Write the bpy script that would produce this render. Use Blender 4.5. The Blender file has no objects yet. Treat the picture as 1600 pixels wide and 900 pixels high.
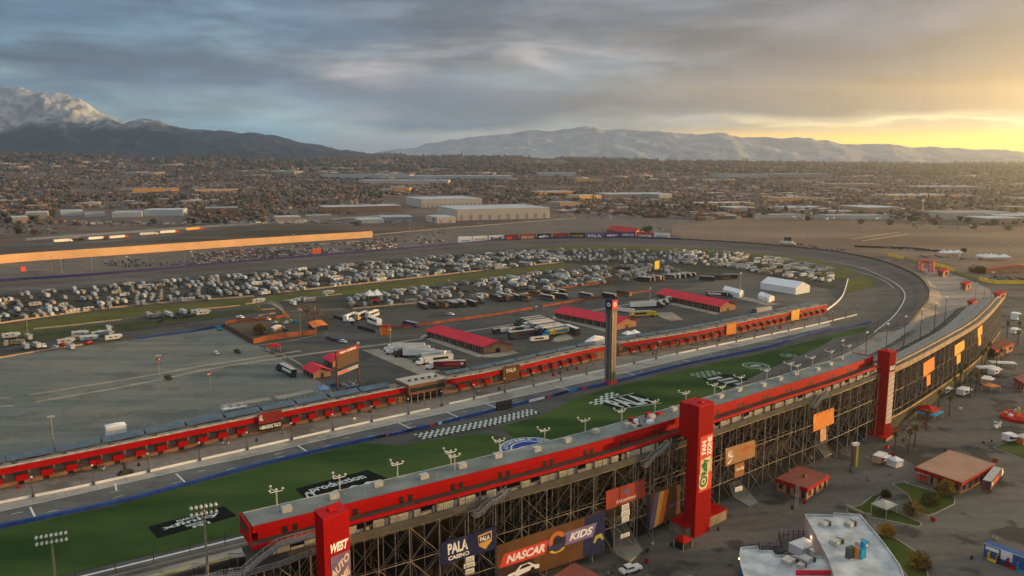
import bpy, bmesh, math, random
import numpy as np
from mathutils import Vector, Matrix, noise as mnoise
random.seed(11); RNG = np.random.default_rng(5)
scene = bpy.context.scene
COL = scene.collection
rad = math.radians

# ------------------------------------------------------------------ camera
FPX = 1244.4; CAMH = 105.0; PITCH = math.atan((450 - 253) / FPX)
sP, cP = math.sin(PITCH), math.cos(PITCH)
cam_d = bpy.data.cameras.new('camera'); cam = bpy.data.objects.new('camera', cam_d); COL.objects.link(cam)
cam.location = (0, 0, CAMH); cam.rotation_euler = (math.pi / 2 - PITCH, 0, 0)
cam_d.sensor_width = 36; cam_d.lens = 36 * FPX / 1600; cam_d.clip_start = 1; cam_d.clip_end = 80000
scene.camera = cam

# ------------------------------------------------------------------ light
SUN_AZ, SUN_EL = rad(75), rad(5.2)
sun_d = bpy.data.lights.new('sun', 'SUN'); sun = bpy.data.objects.new('sun', sun_d); COL.objects.link(sun)
sdir = Vector((math.sin(SUN_AZ) * math.cos(SUN_EL), math.cos(SUN_AZ) * math.cos(SUN_EL), math.sin(SUN_EL)))
sun.rotation_euler = sdir.to_track_quat('Z', 'Y').to_euler()
sun_d.energy = 5.0; sun_d.angle = rad(0.6); sun_d.color = (1.0, 0.60, 0.22)

def lin(c):
    return tuple(((v / 255) / 12.92 if v / 255 <= 0.04045 else ((v / 255 + 0.055) / 1.055) ** 2.4) for v in c)

world = bpy.data.worlds.new('World'); scene.world = world; world.use_nodes = True
def build_world():
    nt = world.node_tree; N = nt.nodes; Lk = nt.links; N.clear()
    def nd(t, **k):
        n = N.new(t)
        for a, b in k.items(): setattr(n, a, b)
        return n
    def math_(op, a, b=None, c=None, clamp=False):
        n = nd('ShaderNodeMath', operation=op, use_clamp=clamp)
        for i, v in enumerate((a, b, c)):
            if v is None: continue
            if isinstance(v, (int, float)): n.inputs[i].default_value = v
            else: Lk.new(v, n.inputs[i])
        return n.outputs[0]
    tc = nd('ShaderNodeTexCoord'); sep = nd('ShaderNodeSeparateXYZ'); Lk.new(tc.outputs['Generated'], sep.inputs[0])
    X, Y, Z = sep.outputs
    def noise(sx, sy, sz, scale, detail, rough=0.5, off=0.0, dist=0.0):
        cb = nd('ShaderNodeCombineXYZ')
        Lk.new(math_('MULTIPLY_ADD', X, sx, off), cb.inputs[0]); Lk.new(math_('MULTIPLY', Y, sy), cb.inputs[1]); Lk.new(math_('MULTIPLY', Z, sz), cb.inputs[2])
        n = nd('ShaderNodeTexNoise'); n.inputs['Scale'].default_value = scale; n.inputs['Detail'].default_value = detail
        n.inputs['Roughness'].default_value = rough; n.inputs['Distortion'].default_value = dist
        Lk.new(cb.outputs[0], n.inputs['Vector']); return n.outputs['Fac']
    n1 = noise(1, 1, 5, 3.0, 6, 0.52, 3.1, 0.4)
    n2 = noise(1, 1, 4.5, 6.5, 8, 0.56, 7.7, 0.5)
    n3 = noise(1, 1, 3, 18.0, 7, 0.6, 1.7, 0.3)
    # height in the sky, bent by the clouds
    warp = math_('ADD', math_('MULTIPLY', math_('SUBTRACT', n1, 0.5), 0.13), math_('MULTIPLY', math_('SUBTRACT', n2, 0.5), 0.05))
    amt = math_('MULTIPLY', Z, 14.0, clamp=True)
    zz = math_('ADD', Z, math_('MULTIPLY', warp, amt))
    fac = math_('MULTIPLY', zz, 5.0, clamp=True)
    def ramp(stops):
        r = nd('ShaderNodeValToRGB'); e = r.color_ramp.elements
        for i, (p, c) in enumerate(stops):
            el = e[i] if i < 2 else e.new(p)
            el.position = p; el.color = lin(c) + (1,)
        Lk.new(fac, r.inputs[0]); return r.outputs[0]
    Lr = ramp([(0, (84, 150, 186)), (.10, (108, 156, 180)), (.21, (146, 176, 180)), (.32, (128, 156, 166)), (.42, (92, 116, 134)), (.52, (88, 112, 128)),
               (.62, (126, 152, 162)), (.72, (86, 112, 130)), (.86, (114, 138, 152)), (1, (92, 116, 134))])
    Mr = ramp([(0, (205, 175, 145)), (.10, (140, 150, 158)), (.20, (150, 162, 166)), (.27, (84, 110, 128)), (.42, (84, 116, 136)), (.54, (124, 136, 144)),
               (.62, (164, 156, 154)), (.70, (90, 98, 110)), (.86, (108, 114, 124)), (1, (86, 96, 108))])
    Rr = ramp([(0, (255, 214, 110)), (.08, (255, 216, 122)), (.16, (206, 190, 160)), (.205, (190, 186, 164)), (.225, (255, 240, 190)), (.245, (200, 190, 168)), (.30, (72, 90, 106)),
               (.45, (78, 94, 108)), (.56, (112, 114, 120)), (.70, (84, 90, 100)), (.85, (112, 112, 118)), (1, (86, 92, 102))])
    def mix(f, a, b, bt='MIX'):
        m = nd('ShaderNodeMix', data_type='RGBA', blend_type=bt)
        if isinstance(f, (int, float)): m.inputs[0].default_value = f
        else: Lk.new(f, m.inputs[0])
        for s, v in ((m.inputs[6], a), (m.inputs[7], b)):
            if isinstance(v, tuple): s.default_value = v
            else: Lk.new(v, s)
        return m.outputs[2]
    def mr(v, a, b, c=0.0, d=1.0):
        m = nd('ShaderNodeMapRange', interpolation_type='SMOOTHSTEP'); Lk.new(v, m.inputs[0])
        for i, q in enumerate((a, b, c, d)): m.inputs[i + 1].default_value = q
        return m.outputs[0]
    xw = math_('ADD', X, math_('MULTIPLY', math_('SUBTRACT', n1, 0.5), 0.5))
    base = mix(mr(xw, -0.36, -0.04), Lr, Mr)
    base = mix(mr(xw, 0.05, 0.42), base, Rr)
    # light and dark cloud bodies
    br = math_('ADD', math_('MULTIPLY', mr(n2, 0.36, 0.62), 0.50), math_('MULTIPLY', mr(n3, 0.35, 0.65), 0.20))
    br = math_('ADD', br, 0.66)
    cbr = nd('ShaderNodeCombineColor')
    for i in range(3): Lk.new(br, cbr.inputs[i])
    lowmix = mr(Z, 0.015, 0.06)
    col = mix(lowmix, base, mix(1.0, base, cbr.outputs[0], 'MULTIPLY'))
    # pale sunlit cloud a little left of the middle
    def blob(cx, cz, rx, rz, c, k):
        dx = math_('DIVIDE', math_('SUBTRACT', X, cx), rx); dz = math_('DIVIDE', math_('SUBTRACT', Z, cz), rz)
        d = math_('SQRT', math_('ADD', math_('MULTIPLY', dx, dx), math_('MULTIPLY', dz, dz)))
        d = math_('ADD', d, math_('MULTIPLY', math_('SUBTRACT', n3, 0.5), 1.5))
        f = math_('MULTIPLY', mr(d, 1.2, 0.15), k)
        return f, lin(c) + (1,)
    for args in ((-0.165, 0.101, 0.085, 0.020, (208, 192, 184), 1.0), (-0.02, 0.098, 0.10, 0.014, (156, 172, 180), 0.6), (-0.17, 0.056, 0.04, 0.008, (150, 156, 168), 0.6),
                 (-0.40, 0.112, 0.16, 0.016, (86, 104, 120), 0.75), (0.10, 0.155, 0.16, 0.03, (112, 110, 116), 0.55),
                 (0.30, 0.070, 0.30, 0.014, (118, 130, 138), 0.6), (0.42, 0.150, 0.2, 0.02, (168, 158, 152), 0.5), (-0.53, 0.093, 0.05, 0.012, (168, 190, 186), 0.7)):
        f, c = blob(*args); col = mix(f, col, c)
    # heavier cloud banks with defined undersides
    n4 = noise(1.3, 1.3, 8, 2.4, 9, 0.54, 11.3, 0.35)
    bank = math_('MULTIPLY', mr(n4, 0.43, 0.53), mr(Z, 0.048, 0.075))
    col = mix(math_('MULTIPLY', bank, 1.0), col, mix(1.0, col, (0.56, 0.66, 0.76, 1), 'MULTIPLY'))
    pale = math_('MULTIPLY', mr(n4, 0.42, 0.34), mr(Z, 0.03, 0.09)); col = mix(math_('MULTIPLY', pale, 0.3), col, mix(1.0, col, (1.45, 1.42, 1.40, 1), 'MULTIPLY'))
    col = mix(mr(Z, 0.045, 0.07), col, mix(1.0, col, (0.74, 0.80, 0.86, 1), 'MULTIPLY'))
    col = mix(math_('MULTIPLY', mr(X, 0.08, 0.5), mr(Z, 0.055, 0.08)), col, mix(1.0, col, (0.52, 0.66, 0.86, 1), 'MULTIPLY'))
    # glow round the hidden sun, out to the right
    gx = mr(X, 0.02, 0.55); gz = mr(Z, 0.046, 0.0)
    g = math_('MULTIPLY', gx, gz)
    col = mix(math_('MULTIPLY', g, 0.9), col, (1.0, 0.66, 0.16, 1))
    # bright aureole low over the horizon towards the sun, outside the frame on the right
    a1 = math_('MULTIPLY', mr(X, -0.16, 0.36), mr(Z, 0.044, 0.016)); col = mix(a1, col, (1.9, 1.05, 0.22, 1))
    au = math_('MULTIPLY', mr(X, 0.55, 0.8), mr(Z, 0.075, 0.0)); au = math_('MULTIPLY', au, mr(Y, -0.35, 0.1)); col = mix(au, col, (24.0, 13.5, 3.2, 1))
    # behind the camera and up: plain overcast
    back = mr(Z, 0.2, 0.42)
    col = mix(back, col, lin((160, 162, 160)) + (1,))
    bg = nd('ShaderNodeBackground'); Lk.new(col, bg.inputs[0]); bg.inputs[1].default_value = 1.1
    sky = nd('ShaderNodeTexSky', sky_type='NISHITA'); sky.sun_disc = False
    sky.sun_elevation = SUN_EL; sky.sun_rotation = SUN_AZ; sky.air_density = 1.2; sky.dust_density = 3.0
    bg2 = nd('ShaderNodeBackground'); Lk.new(sky.outputs[0], bg2.inputs[0]); bg2.inputs[1].default_value = 0.10
    mxs = nd('ShaderNodeMixShader'); mxs.inputs[0].default_value = 0.88
    Lk.new(bg2.outputs[0], mxs.inputs[1]); Lk.new(bg.outputs[0], mxs.inputs[2])
    out = nd('ShaderNodeOutputWorld'); Lk.new(mxs.outputs[0], out.inputs[0])
build_world()
scene.view_settings.view_transform = 'Standard'; scene.view_settings.look = 'None'
scene.view_settings.exposure = 0.85; scene.view_settings.gamma = 1.0; scene.view_settings.use_curve_mapping = False
try:
    scene.cycles.volume_bounces = 0; scene.cycles.max_bounces = 6; scene.cycles.diffuse_bounces = 2
except Exception: pass

# ------------------------------------------------------------------ where a spot of the place lies
def G(x, y, z=0.0):
    u = (x - 800) / FPX; v = (450 - y) / FPX; t = (CAMH - z) / (sP - v * cP)
    return (u * t, t * (cP + v * sP))
def G3(x, y, z=0.0): a, b = G(x, y, z); return (a, b, z)
def pix(X, Y, Z):
    dz = Z - CAMH; d = Y * cP - dz * sP; up = Y * sP + dz * cP
    return (800 + FPX * X / d, 450 - FPX * up / d)
def zat(Y, y):
    v = (450 - y) / FPX; return CAMH - Y * (sP - v * cP) / (cP + v * sP)

# ------------------------------------------------------------------ materials
MATS = {}
def mat(name, c, rough=0.8, var=0.12, scale=0.6, metal=0.0, c2=None, detail=4, bump=0.0, emit=None, objvar=0.0, streak=None, lo=0.35, hi=0.65, coords='Object'):
    if name in MATS: return MATS[name]
    m = bpy.data.materials.new(name); m.use_nodes = True; MATS[name] = m
    nt = m.node_tree; N = nt.nodes; Lk = nt.links; b = N['Principled BSDF']
    b.inputs['Roughness'].default_value = rough; b.inputs['Metallic'].default_value = metal
    b.inputs['Specular IOR Level'].default_value = 0.10 if rough > 0.55 else 0.3
    tc = N.new('ShaderNodeTexCoord'); src = tc.outputs[coords]
    if streak:
        mp = N.new('ShaderNodeMapping'); mp.inputs['Scale'].default_value = streak[:3]
        mp.vector_type = 'POINT'; mp.inputs['Rotation'].default_value = (0, 0, streak[3] if len(streak) > 3 else 0)
        Lk.new(src, mp.inputs[0]); src = mp.outputs[0]
    n = N.new('ShaderNodeTexNoise'); n.inputs['Scale'].default_value = scale; n.inputs['Detail'].default_value = detail; Lk.new(src, n.inputs['Vector'])
    r = N.new('ShaderNodeMapRange'); r.inputs[1].default_value = lo; r.inputs[2].default_value = hi; Lk.new(n.outputs['Fac'], r.inputs[0])
    mx = N.new('ShaderNodeMix'); mx.data_type = 'RGBA'; Lk.new(r.outputs[0], mx.inputs[0])
    if c2 is None:
        a1 = tuple(max(0, v * (1 - var)) for v in c); a2 = tuple(min(1, v * (1 + var)) for v in c)
    else: a1, a2 = c, c2
    mx.inputs[6].default_value = a1[:3] + (1,); mx.inputs[7].default_value = a2[:3] + (1,)
    o = mx.outputs[2]
    if objvar:
        oi = N.new('ShaderNodeObjectInfo'); mr = N.new('ShaderNodeMapRange'); mr.inputs[3].default_value = 1 - objvar; mr.inputs[4].default_value = 1 + objvar * .5
        Lk.new(oi.outputs['Random'], mr.inputs[0]); hs = N.new('ShaderNodeHueSaturation'); Lk.new(mr.outputs[0], hs.inputs['Value']); Lk.new(o, hs.inputs['Color']); o = hs.outputs[0]
    Lk.new(o, b.inputs['Base Color'])
    if bump:
        bp = N.new('ShaderNodeBump'); bp.inputs['Strength'].default_value = bump; bp.inputs['Distance'].default_value = 0.1
        Lk.new(n.outputs['Fac'], bp.inputs['Height']); Lk.new(bp.outputs[0], b.inputs['Normal'])
    if emit:
        b.inputs['Emission Color'].default_value = emit[:3] + (1,); b.inputs['Emission Strength'].default_value = emit[3]
    return m
def paved(name, c, c2, big=0.012, fine=0.35, seam=None, rough=0.85, stain=0.45):
    """tarmac or concrete: broad tone, fine tone, dark stains, optional joints"""
    m = bpy.data.materials.new(name); m.use_nodes = True; MATS[name] = m
    nt = m.node_tree; N = nt.nodes; Lk = nt.links; b = N['Principled BSDF']; b.inputs['Roughness'].default_value = rough
    b.inputs['Specular IOR Level'].default_value = 0.08
    tc = N.new('ShaderNodeTexCoord')
    def nz(s, d, mp=None):
        n = N.new('ShaderNodeTexNoise'); n.inputs['Scale'].default_value = s; n.inputs['Detail'].default_value = d; n.inputs['Roughness'].default_value = 0.6
        if mp is not None: Lk.new(mp, n.inputs['Vector'])
        else: Lk.new(tc.outputs['Object'], n.inputs['Vector'])
        return n.outputs['Fac']
    mp = N.new('ShaderNodeMapping'); mp.inputs['Rotation'].default_value = (0, 0, rad(-38)); mp.inputs['Scale'].default_value = (0.12, 1.0, 1); Lk.new(tc.outputs['Object'], mp.inputs[0])
    def rng(v, a, b_, c_=0.0, d_=1.0):
        r = N.new('ShaderNodeMapRange'); Lk.new(v, r.inputs[0])
        for i, q in enumerate((a, b_, c_, d_)): r.inputs[i + 1].default_value = q
        return r.outputs[0]
    def mixc(f, a, b_, bt='MIX'):
        x = N.new('ShaderNodeMix'); x.data_type = 'RGBA'; x.blend_type = bt; Lk.new(f, x.inputs[0])
        for s, v in ((x.inputs[6], a), (x.inputs[7], b_)):
            if isinstance(v, tuple): s.default_value = v[:3] + (1,)
            else: Lk.new(v, s)
        return x.outputs[2]
    o = mixc(rng(nz(big, 6), .38, .62), c, c2)
    o = mixc(rng(nz(0.09, 5, mp.outputs[0]), .42, .66, 0, .8), o, tuple(v * .62 for v in c))
    o = mixc(rng(nz(fine, 6), .3, .7, 0, .3), o, tuple(v * 1.45 for v in c2))
    o = mixc(rng(nz(0.045, 8), .555, .60, 0, stain), o, tuple(v * .42 for v in c))
    if seam:
        br = N.new('ShaderNodeTexBrick'); br.inputs['Scale'].default_value = 1; br.offset = 0
        br.inputs['Brick Width'].default_value = seam[0]; br.inputs['Row Height'].default_value = seam[1]; br.inputs['Mortar Size'].default_value = seam[2]
        m2 = N.new('ShaderNodeMapping'); m2.inputs['Rotation'].default_value = (0, 0, rad(-38)); Lk.new(tc.outputs['Object'], m2.inputs[0]); Lk.new(m2.outputs[0], br.inputs['Vector'])
        o = mixc(rng(br.outputs['Fac'], 0, 1, 0, .45), o, tuple(v * .45 for v in c))
    Lk.new(o, b.inputs['Base Color']); return m

M_RED = mat('red_cladding', (.38, .005, .006), .6, .10, 1.2, detail=3)
M_REDD = mat('red_paint', (.44, .008, .008), .6, .18, .5)
M_REDROOF = mat('red_standing_seam_roof', (.60, .030, .055), .6, .10, .25)
M_STEEL = mat('galvanised_steel', (.30, .26, .21), .5, .25, .4, .3)
M_DKST = mat('dark_steel', (.07, .07, .075), .5, .2, 1)
M_CONC = mat('concrete', (.26, .25, .22), .85, .18, .15)
M_WHITE = mat('white_paint', (.78, .78, .76), .5, .06, .8)
M_CREAM = mat('tan_stucco', (.42, .31, .22), .85, .12, .5)
M_GLASS = mat('dark_glass', (.03, .035, .04), .12, .1, 1)
M_BLACK = mat('black_paint', (.02, .02, .022), .5, .2, 1)
M_GREYRF = mat('grey_roof_membrane', (.13, .16, .155), .8, .18, .12, c2=(.22, .25, .24), detail=8)
M_WROOF = mat('white_roof_membrane', (.34, .38, .40), .8, .1, .22, c2=(.58, .62, .64), detail=9)
M_TIRE = mat('tyre_rubber', (.02, .02, .02), .9, .1, 2)
M_TENT = mat('white_tent_fabric', (.74, .76, .80), .7, .05, .5)
M_WLET = mat('white_lettering', (.80, .80, .80), .6, .04, 1)
M_SEAT = mat('aluminium_bench_rows', (.24, .24, .23), .7, .1, .3, c2=(.34, .33, .30), detail=8)
M_AC = mat('galvanised_unit', (.42, .42, .40), .6, .15, 1)
M_BLUE = mat('blue_paint', (.03, .08, .32), .6, .2, .6)
M_YEL = mat('yellow_paint', (.70, .48, .03), .5, .1, 1)
M_ORG = mat('orange_paint', (.75, .20, .03), .6, .1, 1)
M_TEAL = mat('teal_paint', (.02, .30, .55), .6, .1, 1)
M_LEAF = mat('olive_foliage', (.07, .075, .02), .9, .3, .8, c2=(.15, .12, .025))
M_LEAFD = mat('dark_foliage', (.035, .05, .025), .9, .3, .8, c2=(.07, .075, .03))
M_LEAFB = mat('bare_brown_twigs', (.12, .085, .055), .9, .3, .8, c2=(.2, .12, .07))
M_TRUNK = mat('bark', (.09, .065, .05), .9, .2, 1)
M_LAMP = mat('lamp_glass', (.6, .6, .56), .3, .05, 1)

# ------------------------------------------------------------------ object helpers
FRAME = {}
def props(o, label=None, cat=None, group=None, kind=None):
    if label: o['label'] = label
    if cat: o['category'] = cat
    if group: o['group'] = group
    if kind: o['kind'] = kind
    return o
def thing(name, label, cat, loc=(0, 0, 0), rz=0.0, group=None):
    o = bpy.data.objects.new(name, None); COL.objects.link(o); o.location = loc; o.rotation_euler = (0, 0, rz)
    o.empty_display_size = 1; props(o, label, cat, group); FRAME[o.name] = (Vector(loc), rz); return o
class MB:
    def __init__(s): s.v = []; s.f = []; s.m = []; s.mats = []
    def mi(s, m):
        if m is None: m = s.mats[0] if s.mats else M_CONC
        if m not in s.mats: s.mats.append(m)
        return s.mats.index(m)
    def face(s, pts, m=None):
        i = len(s.v); s.v += [tuple(p) for p in pts]; s.f.append(tuple(range(i, i + len(pts)))); s.m.append(s.mi(m)); return s
    def add(s, vs, fs, m=None):
        i = len(s.v); s.v += [tuple(p) for p in vs]; k = s.mi(m)
        for f in fs: s.f.append(tuple(i + j for j in f)); s.m.append(k)
        return s
    def box(s, c, d, rz=0.0, m=None, taper=1.0):
        ca, sa = math.cos(rz), math.sin(rz); vs = []
        for z in (0, 1):
            k = taper if z else 1.0
            for x, y in ((-1, -1), (1, -1), (1, 1), (-1, 1)):
                X, Y = x * d[0] / 2 * k, y * d[1] / 2 * k
                vs.append((c[0] + X * ca - Y * sa, c[1] + X * sa + Y * ca, c[2] + z * d[2]))
        return s.add(vs, [(3, 2, 1, 0), (4, 5, 6, 7), (0, 1, 5, 4), (1, 2, 6, 5), (2, 3, 7, 6), (3, 0, 4, 7)], m)   # c = centre of the bottom
    def prism(s, poly, z0, z1, m=None, mtop=None):
        a = sum(poly[i][0] * poly[(i + 1) % len(poly)][1] - poly[(i + 1) % len(poly)][0] * poly[i][1] for i in range(len(poly)))
        if a < 0: poly = poly[::-1]
        n = len(poly); vs = [(p[0], p[1], z0) for p in poly] + [(p[0], p[1], z1) for p in poly]
        s.add(vs, [(i, (i + 1) % n, n + (i + 1) % n, n + i) for i in range(n)] + [tuple(range(n - 1, -1, -1))], m)
        s.add([(p[0], p[1], z1) for p in poly], [tuple(range(n))], mtop or m); return s
    def tube(s, a, b, r, n=6, m=None, r2=None):
        a, b = Vector(a), Vector(b); d = (b - a)
        if d.length < 1e-6: return s
        d.normalize(); u = d.orthogonal().normalized(); w = d.cross(u); r2 = r if r2 is None else r2
        vs = [a + (u * math.cos(t) + w * math.sin(t)) * r for t in [2 * math.pi * i / n for i in range(n)]]
        vs += [b + (u * math.cos(t) + w * math.sin(t)) * r2 for t in [2 * math.pi * i / n for i in range(n)]]
        return s.add(vs, [(i, (i + 1) % n, n + (i + 1) % n, n + i) for i in range(n)] + [tuple(range(n - 1, -1, -1)), tuple(range(n, 2 * n))], m)
    def slab(s, bl, br, tr, tl, t, m=None):
        """quad seen from its front, given real thickness t behind it"""
        P = [Vector(p) for p in (bl, br, tr, tl)]; n = (P[1] - P[0]).cross(P[3] - P[0]).normalized(); Q = [p - n * t for p in P]
        return s.add(P + Q, [(0, 1, 2, 3), (7, 6, 5, 4), (0, 4, 5, 1), (1, 5, 6, 2), (2, 6, 7, 3), (3, 7, 4, 0)], m)
    def ball(s, c, r, m=None, sq=1.0, n=8, k=5):
        vs = []; fs = []
        for j in range(k + 1):
            t = math.pi * j / k
            for i in range(n):
                a = 2 * math.pi * i / n; vs.append((c[0] + r * math.sin(t) * math.cos(a), c[1] + r * math.sin(t) * math.sin(a), c[2] + r * sq * math.cos(t)))
        for j in range(k):
            for i in range(n): fs.append((j * n + i, (j + 1) * n + i, (j + 1) * n + (i + 1) % n, j * n + (i + 1) % n))
        return s.add(vs, fs, m)
    def build(s, name, m=None, parent=None, label=None, cat=None, group=None, kind=None, world=False, origin=None):
        if not s.v: s.v = [(0, 0, 0)] * 3; s.f = [(0, 1, 2)]; s.m = [0]
        if m is not None and not s.mats: s.mats = [m]
        mats = [m] if (m is not None and len(s.mats) <= 1) else s.mats
        vs = s.v
        if world and parent is not None:
            loc, rz = FRAME.get(parent.name, (Vector((0, 0, 0)), 0)); ca, sa = math.cos(-rz), math.sin(-rz)
            vs = [((x - loc.x) * ca - (y - loc.y) * sa, (x - loc.x) * sa + (y - loc.y) * ca, z - loc.z) for x, y, z in vs]
        if parent is None and origin is None and not kind == 'proto':
            A = np.array(vs); mn, mxx = A.min(0), A.max(0); origin = ((mn[0] + mxx[0]) / 2, (mn[1] + mxx[1]) / 2, mn[2])
        if origin is not None and parent is None: vs = [(x - origin[0], y - origin[1], z - origin[2]) for x, y, z in vs]
        me = bpy.data.meshes.new(name); me.from_pydata([tuple(v) for v in vs], [], s.f)
        for q in mats: me.materials.append(q)
        if len(mats) > 1: me.polygons.foreach_set('material_index', s.m)
        me.update(); o = bpy.data.objects.new(name, me); COL.objects.link(o)
        if origin is not None and parent is None: o.location = origin
        if parent is not None:
            o.parent = parent
            FRAME[o.name] = FRAME.get(parent.name, (Vector((0, 0, 0)), 0))
        props(o, label, cat, group, kind if kind != 'proto' else None); return o
def tree_of(o): return (o, [tree_of(c) for c in o.children])
def copy_tree(t, parent=None):
    c = t[0].copy(); COL.objects.link(c)
    if parent is not None: c.parent = parent
    for k in t[1]: copy_tree(k, c)
    return c
def place_many(proto, spots):
    """spots: (loc, rz, label, group[, scale]); the first moves the proto itself"""
    t = tree_of(proto); objs = [proto] + [copy_tree(t) for _ in spots[1:]]
    for o, sp in zip(objs, spots):
        o.location = sp[0]; o.rotation_euler = (0, 0, sp[1]); o['label'] = sp[2]
        if sp[3]: o['group'] = sp[3]
        if len(sp) > 4: o.scale = sp[4]
    return objs
TXT = {}
def text_geo(body, bold=0.0, shear=0.0):
    k = (body, bold, shear)
    if k in TXT: return TXT[k]
    cu = bpy.data.curves.new('lettering', 'FONT'); cu.body = body; cu.offset = bold; cu.shear = shear; cu.resolution_u = 3; cu.align_x = 'LEFT'; cu.space_line = .85
    ob = bpy.data.objects.new('lettering', cu); COL.objects.link(ob); dg = bpy.context.evaluated_depsgraph_get(); dg.update()
    me = bpy.data.meshes.new_from_object(ob.evaluated_get(dg)); vs = [(v.co.x, v.co.y) for v in me.vertices]; fs = [tuple(p.vertices) for p in me.polygons]
    bpy.data.objects.remove(ob); bpy.data.curves.remove(cu); bpy.data.meshes.remove(me)
    xs = [v[0] for v in vs]; ys = [v[1] for v in vs]; x0, x1, y0, y1 = min(xs), max(xs), min(ys), max(ys)
    TXT[k] = ([((x - x0) / (x1 - x0), (y - y0) / (y1 - y0)) for x, y in vs], fs); return TXT[k]
class Panel:
    """a flat four-cornered board; uv from its lower left as read"""
    def __init__(s, bl, br, tr, tl):
        s.P = [Vector(p) for p in (bl, br, tr, tl)]; s.n = (s.P[1] - s.P[0]).cross(s.P[3] - s.P[0]).normalized()
    def at(s, u, v, off=0.05):
        a = s.P[0].lerp(s.P[1], u); b = s.P[3].lerp(s.P[2], u); return a.lerp(b, v) + s.n * off
    def text(s, mb, body, u0, v0, u1, v1, m, bold=.02, shear=0, off=.06, rot=0):
        vs, fs = text_geo(body, bold, shear); P = []
        for x, y in vs:
            if rot == 90: x, y = 1 - y, x
            P.append(s.at(u0 + (u1 - u0) * x, v0 + (v1 - v0) * y, off))
        return mb.add(P, fs, m)
    def poly(s, mb, uv, m, off=.04): return mb.face([s.at(u, v, off) for u, v in uv], m)
    def rect(s, mb, u0, v0, u1, v1, m, off=.04): return s.poly(mb, [(u0, v0), (u1, v0), (u1, v1), (u0, v1)], m, off)
    def disc(s, mb, cu, cv, ru, rv, m, off=.04, r0=0, n=40, a0=0, a1=360):
        for i in range(n):
            t0 = rad(a0 + (a1 - a0) * i / n); t1 = rad(a0 + (a1 - a0) * (i + 1) / n)
            q = [(cu + ru * math.cos(t0), cv + rv * math.sin(t0)), (cu + ru * math.cos(t1), cv + rv * math.sin(t1))]
            if r0: q += [(cu + ru * r0 * math.cos(t1), cv + rv * r0 * math.sin(t1)), (cu + ru * r0 * math.cos(t0), cv + rv * r0 * math.sin(t0))]
            else: q.append((cu, cv))
            s.poly(mb, q, m, off)
        return mb
def px_panel(bl, br, tr, tl, z=0.0): return Panel(*[G3(p[0], p[1], z) for p in (bl, br, tr, tl)])
def sheet(name, px, z, m, **k):
    poly = [G(*p) for p in px]
    a = sum(poly[i][0] * poly[(i + 1) % len(poly)][1] - poly[(i + 1) % len(poly)][0] * poly[i][1] for i in range(len(poly)))
    if a < 0: poly = poly[::-1]
    mb = MB(); mb.face([(x, y, z) for x, y in poly], m); k.setdefault('kind', 'structure'); return mb.build(name, m, origin=(0, 0, 0), **k)
def catmull(P, n=6):
    P = [Vector(p) for p in P]; out = []
    for i in range(len(P) - 1):
        p0 = P[i - 1] if i else P[0] * 2 - P[1]; p1, p2 = P[i], P[i + 1]; p3 = P[i + 2] if i + 2 < len(P) else P[-1] * 2 - P[-2]
        for j in range(n):
            t = j / n; out.append(0.5 * ((2 * p1) + (p2 - p0) * t + (2 * p0 - 5 * p1 + 4 * p2 - p3) * t * t + (3 * p1 - p0 - 3 * p2 + p3) * t ** 3))
    out.append(P[-1]); return out
def resample(P, step=None, count=None):
    P = [Vector(p) for p in P]; L = [0]
    for a, b in zip(P, P[1:]): L.append(L[-1] + (b - a).length)
    n = count if count else max(2, int(round(L[-1] / step)) + 1); out = []; j = 0
    for i in range(n):
        s = L[-1] * i / (n - 1)
        while j < len(P) - 2 and L[j + 1] < s: j += 1
        t = (s - L[j]) / max(1e-9, L[j + 1] - L[j]); out.append(P[j].lerp(P[j + 1], min(1, t)))
    return out
def ribbon(mb, A, B, m=None):
    """surface between two rails of equal count (3D points)"""
    i = len(mb.v); mb.v += [tuple(a) for a in A] + [tuple(b) for b in B]; n = len(A); k = mb.mi(m)
    for j in range(n - 1): mb.f.append((i + j, i + n + j, i + n + j + 1, i + j + 1)); mb.m.append(k)
    return mb
def wall_rail(mb, P, h, t, m=None, z0=0.0, mtop=None):
    """wall along 3D/2D points with height h and thickness t"""
    P = [Vector((p[0], p[1], p[2] if len(p) > 2 else z0)) for p in P]; Ls = []; Rs = []
    for i, p in enumerate(P):
        d = (P[min(i + 1, len(P) - 1)] - P[max(i - 1, 0)]); d.z = 0; d.normalize(); n = Vector((-d.y, d.x, 0)); Ls.append(p + n * t / 2); Rs.append(p - n * t / 2)
    up = Vector((0, 0, h)); ribbon(mb, Ls, [q + up for q in Ls], m); ribbon(mb, [q + up for q in Rs], Rs, m); ribbon(mb, [q + up for q in Ls], [q + up for q in Rs], mtop or m)
    for e in (0, -1): mb.face([Ls[e], Rs[e], Rs[e] + up, Ls[e] + up], m)
    return mb
def np_mesh(name, V, F, MI, mats, **k):
    me = bpy.data.meshes.new(name); me.vertices.add(len(V)); me.vertices.foreach_set('co', np.asarray(V, dtype=np.float32).ravel())
    F = np.asarray(F, dtype=np.int32); w = F.shape[1]; me.loops.add(F.size); me.loops.foreach_set('vertex_index', F.ravel()); me.polygons.add(len(F))
    me.polygons.foreach_set('loop_start', np.arange(0, F.size, w, dtype=np.int32)); me.polygons.foreach_set('loop_total', np.full(len(F), w, dtype=np.int32))
    for q in mats: me.materials.append(q)
    me.polygons.foreach_set('material_index', np.asarray(MI, dtype=np.int32)); me.update(calc_edges=True); me.validate()
    o = bpy.data.objects.new(name, me); COL.objects.link(o); props(o, **k); return o
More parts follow.
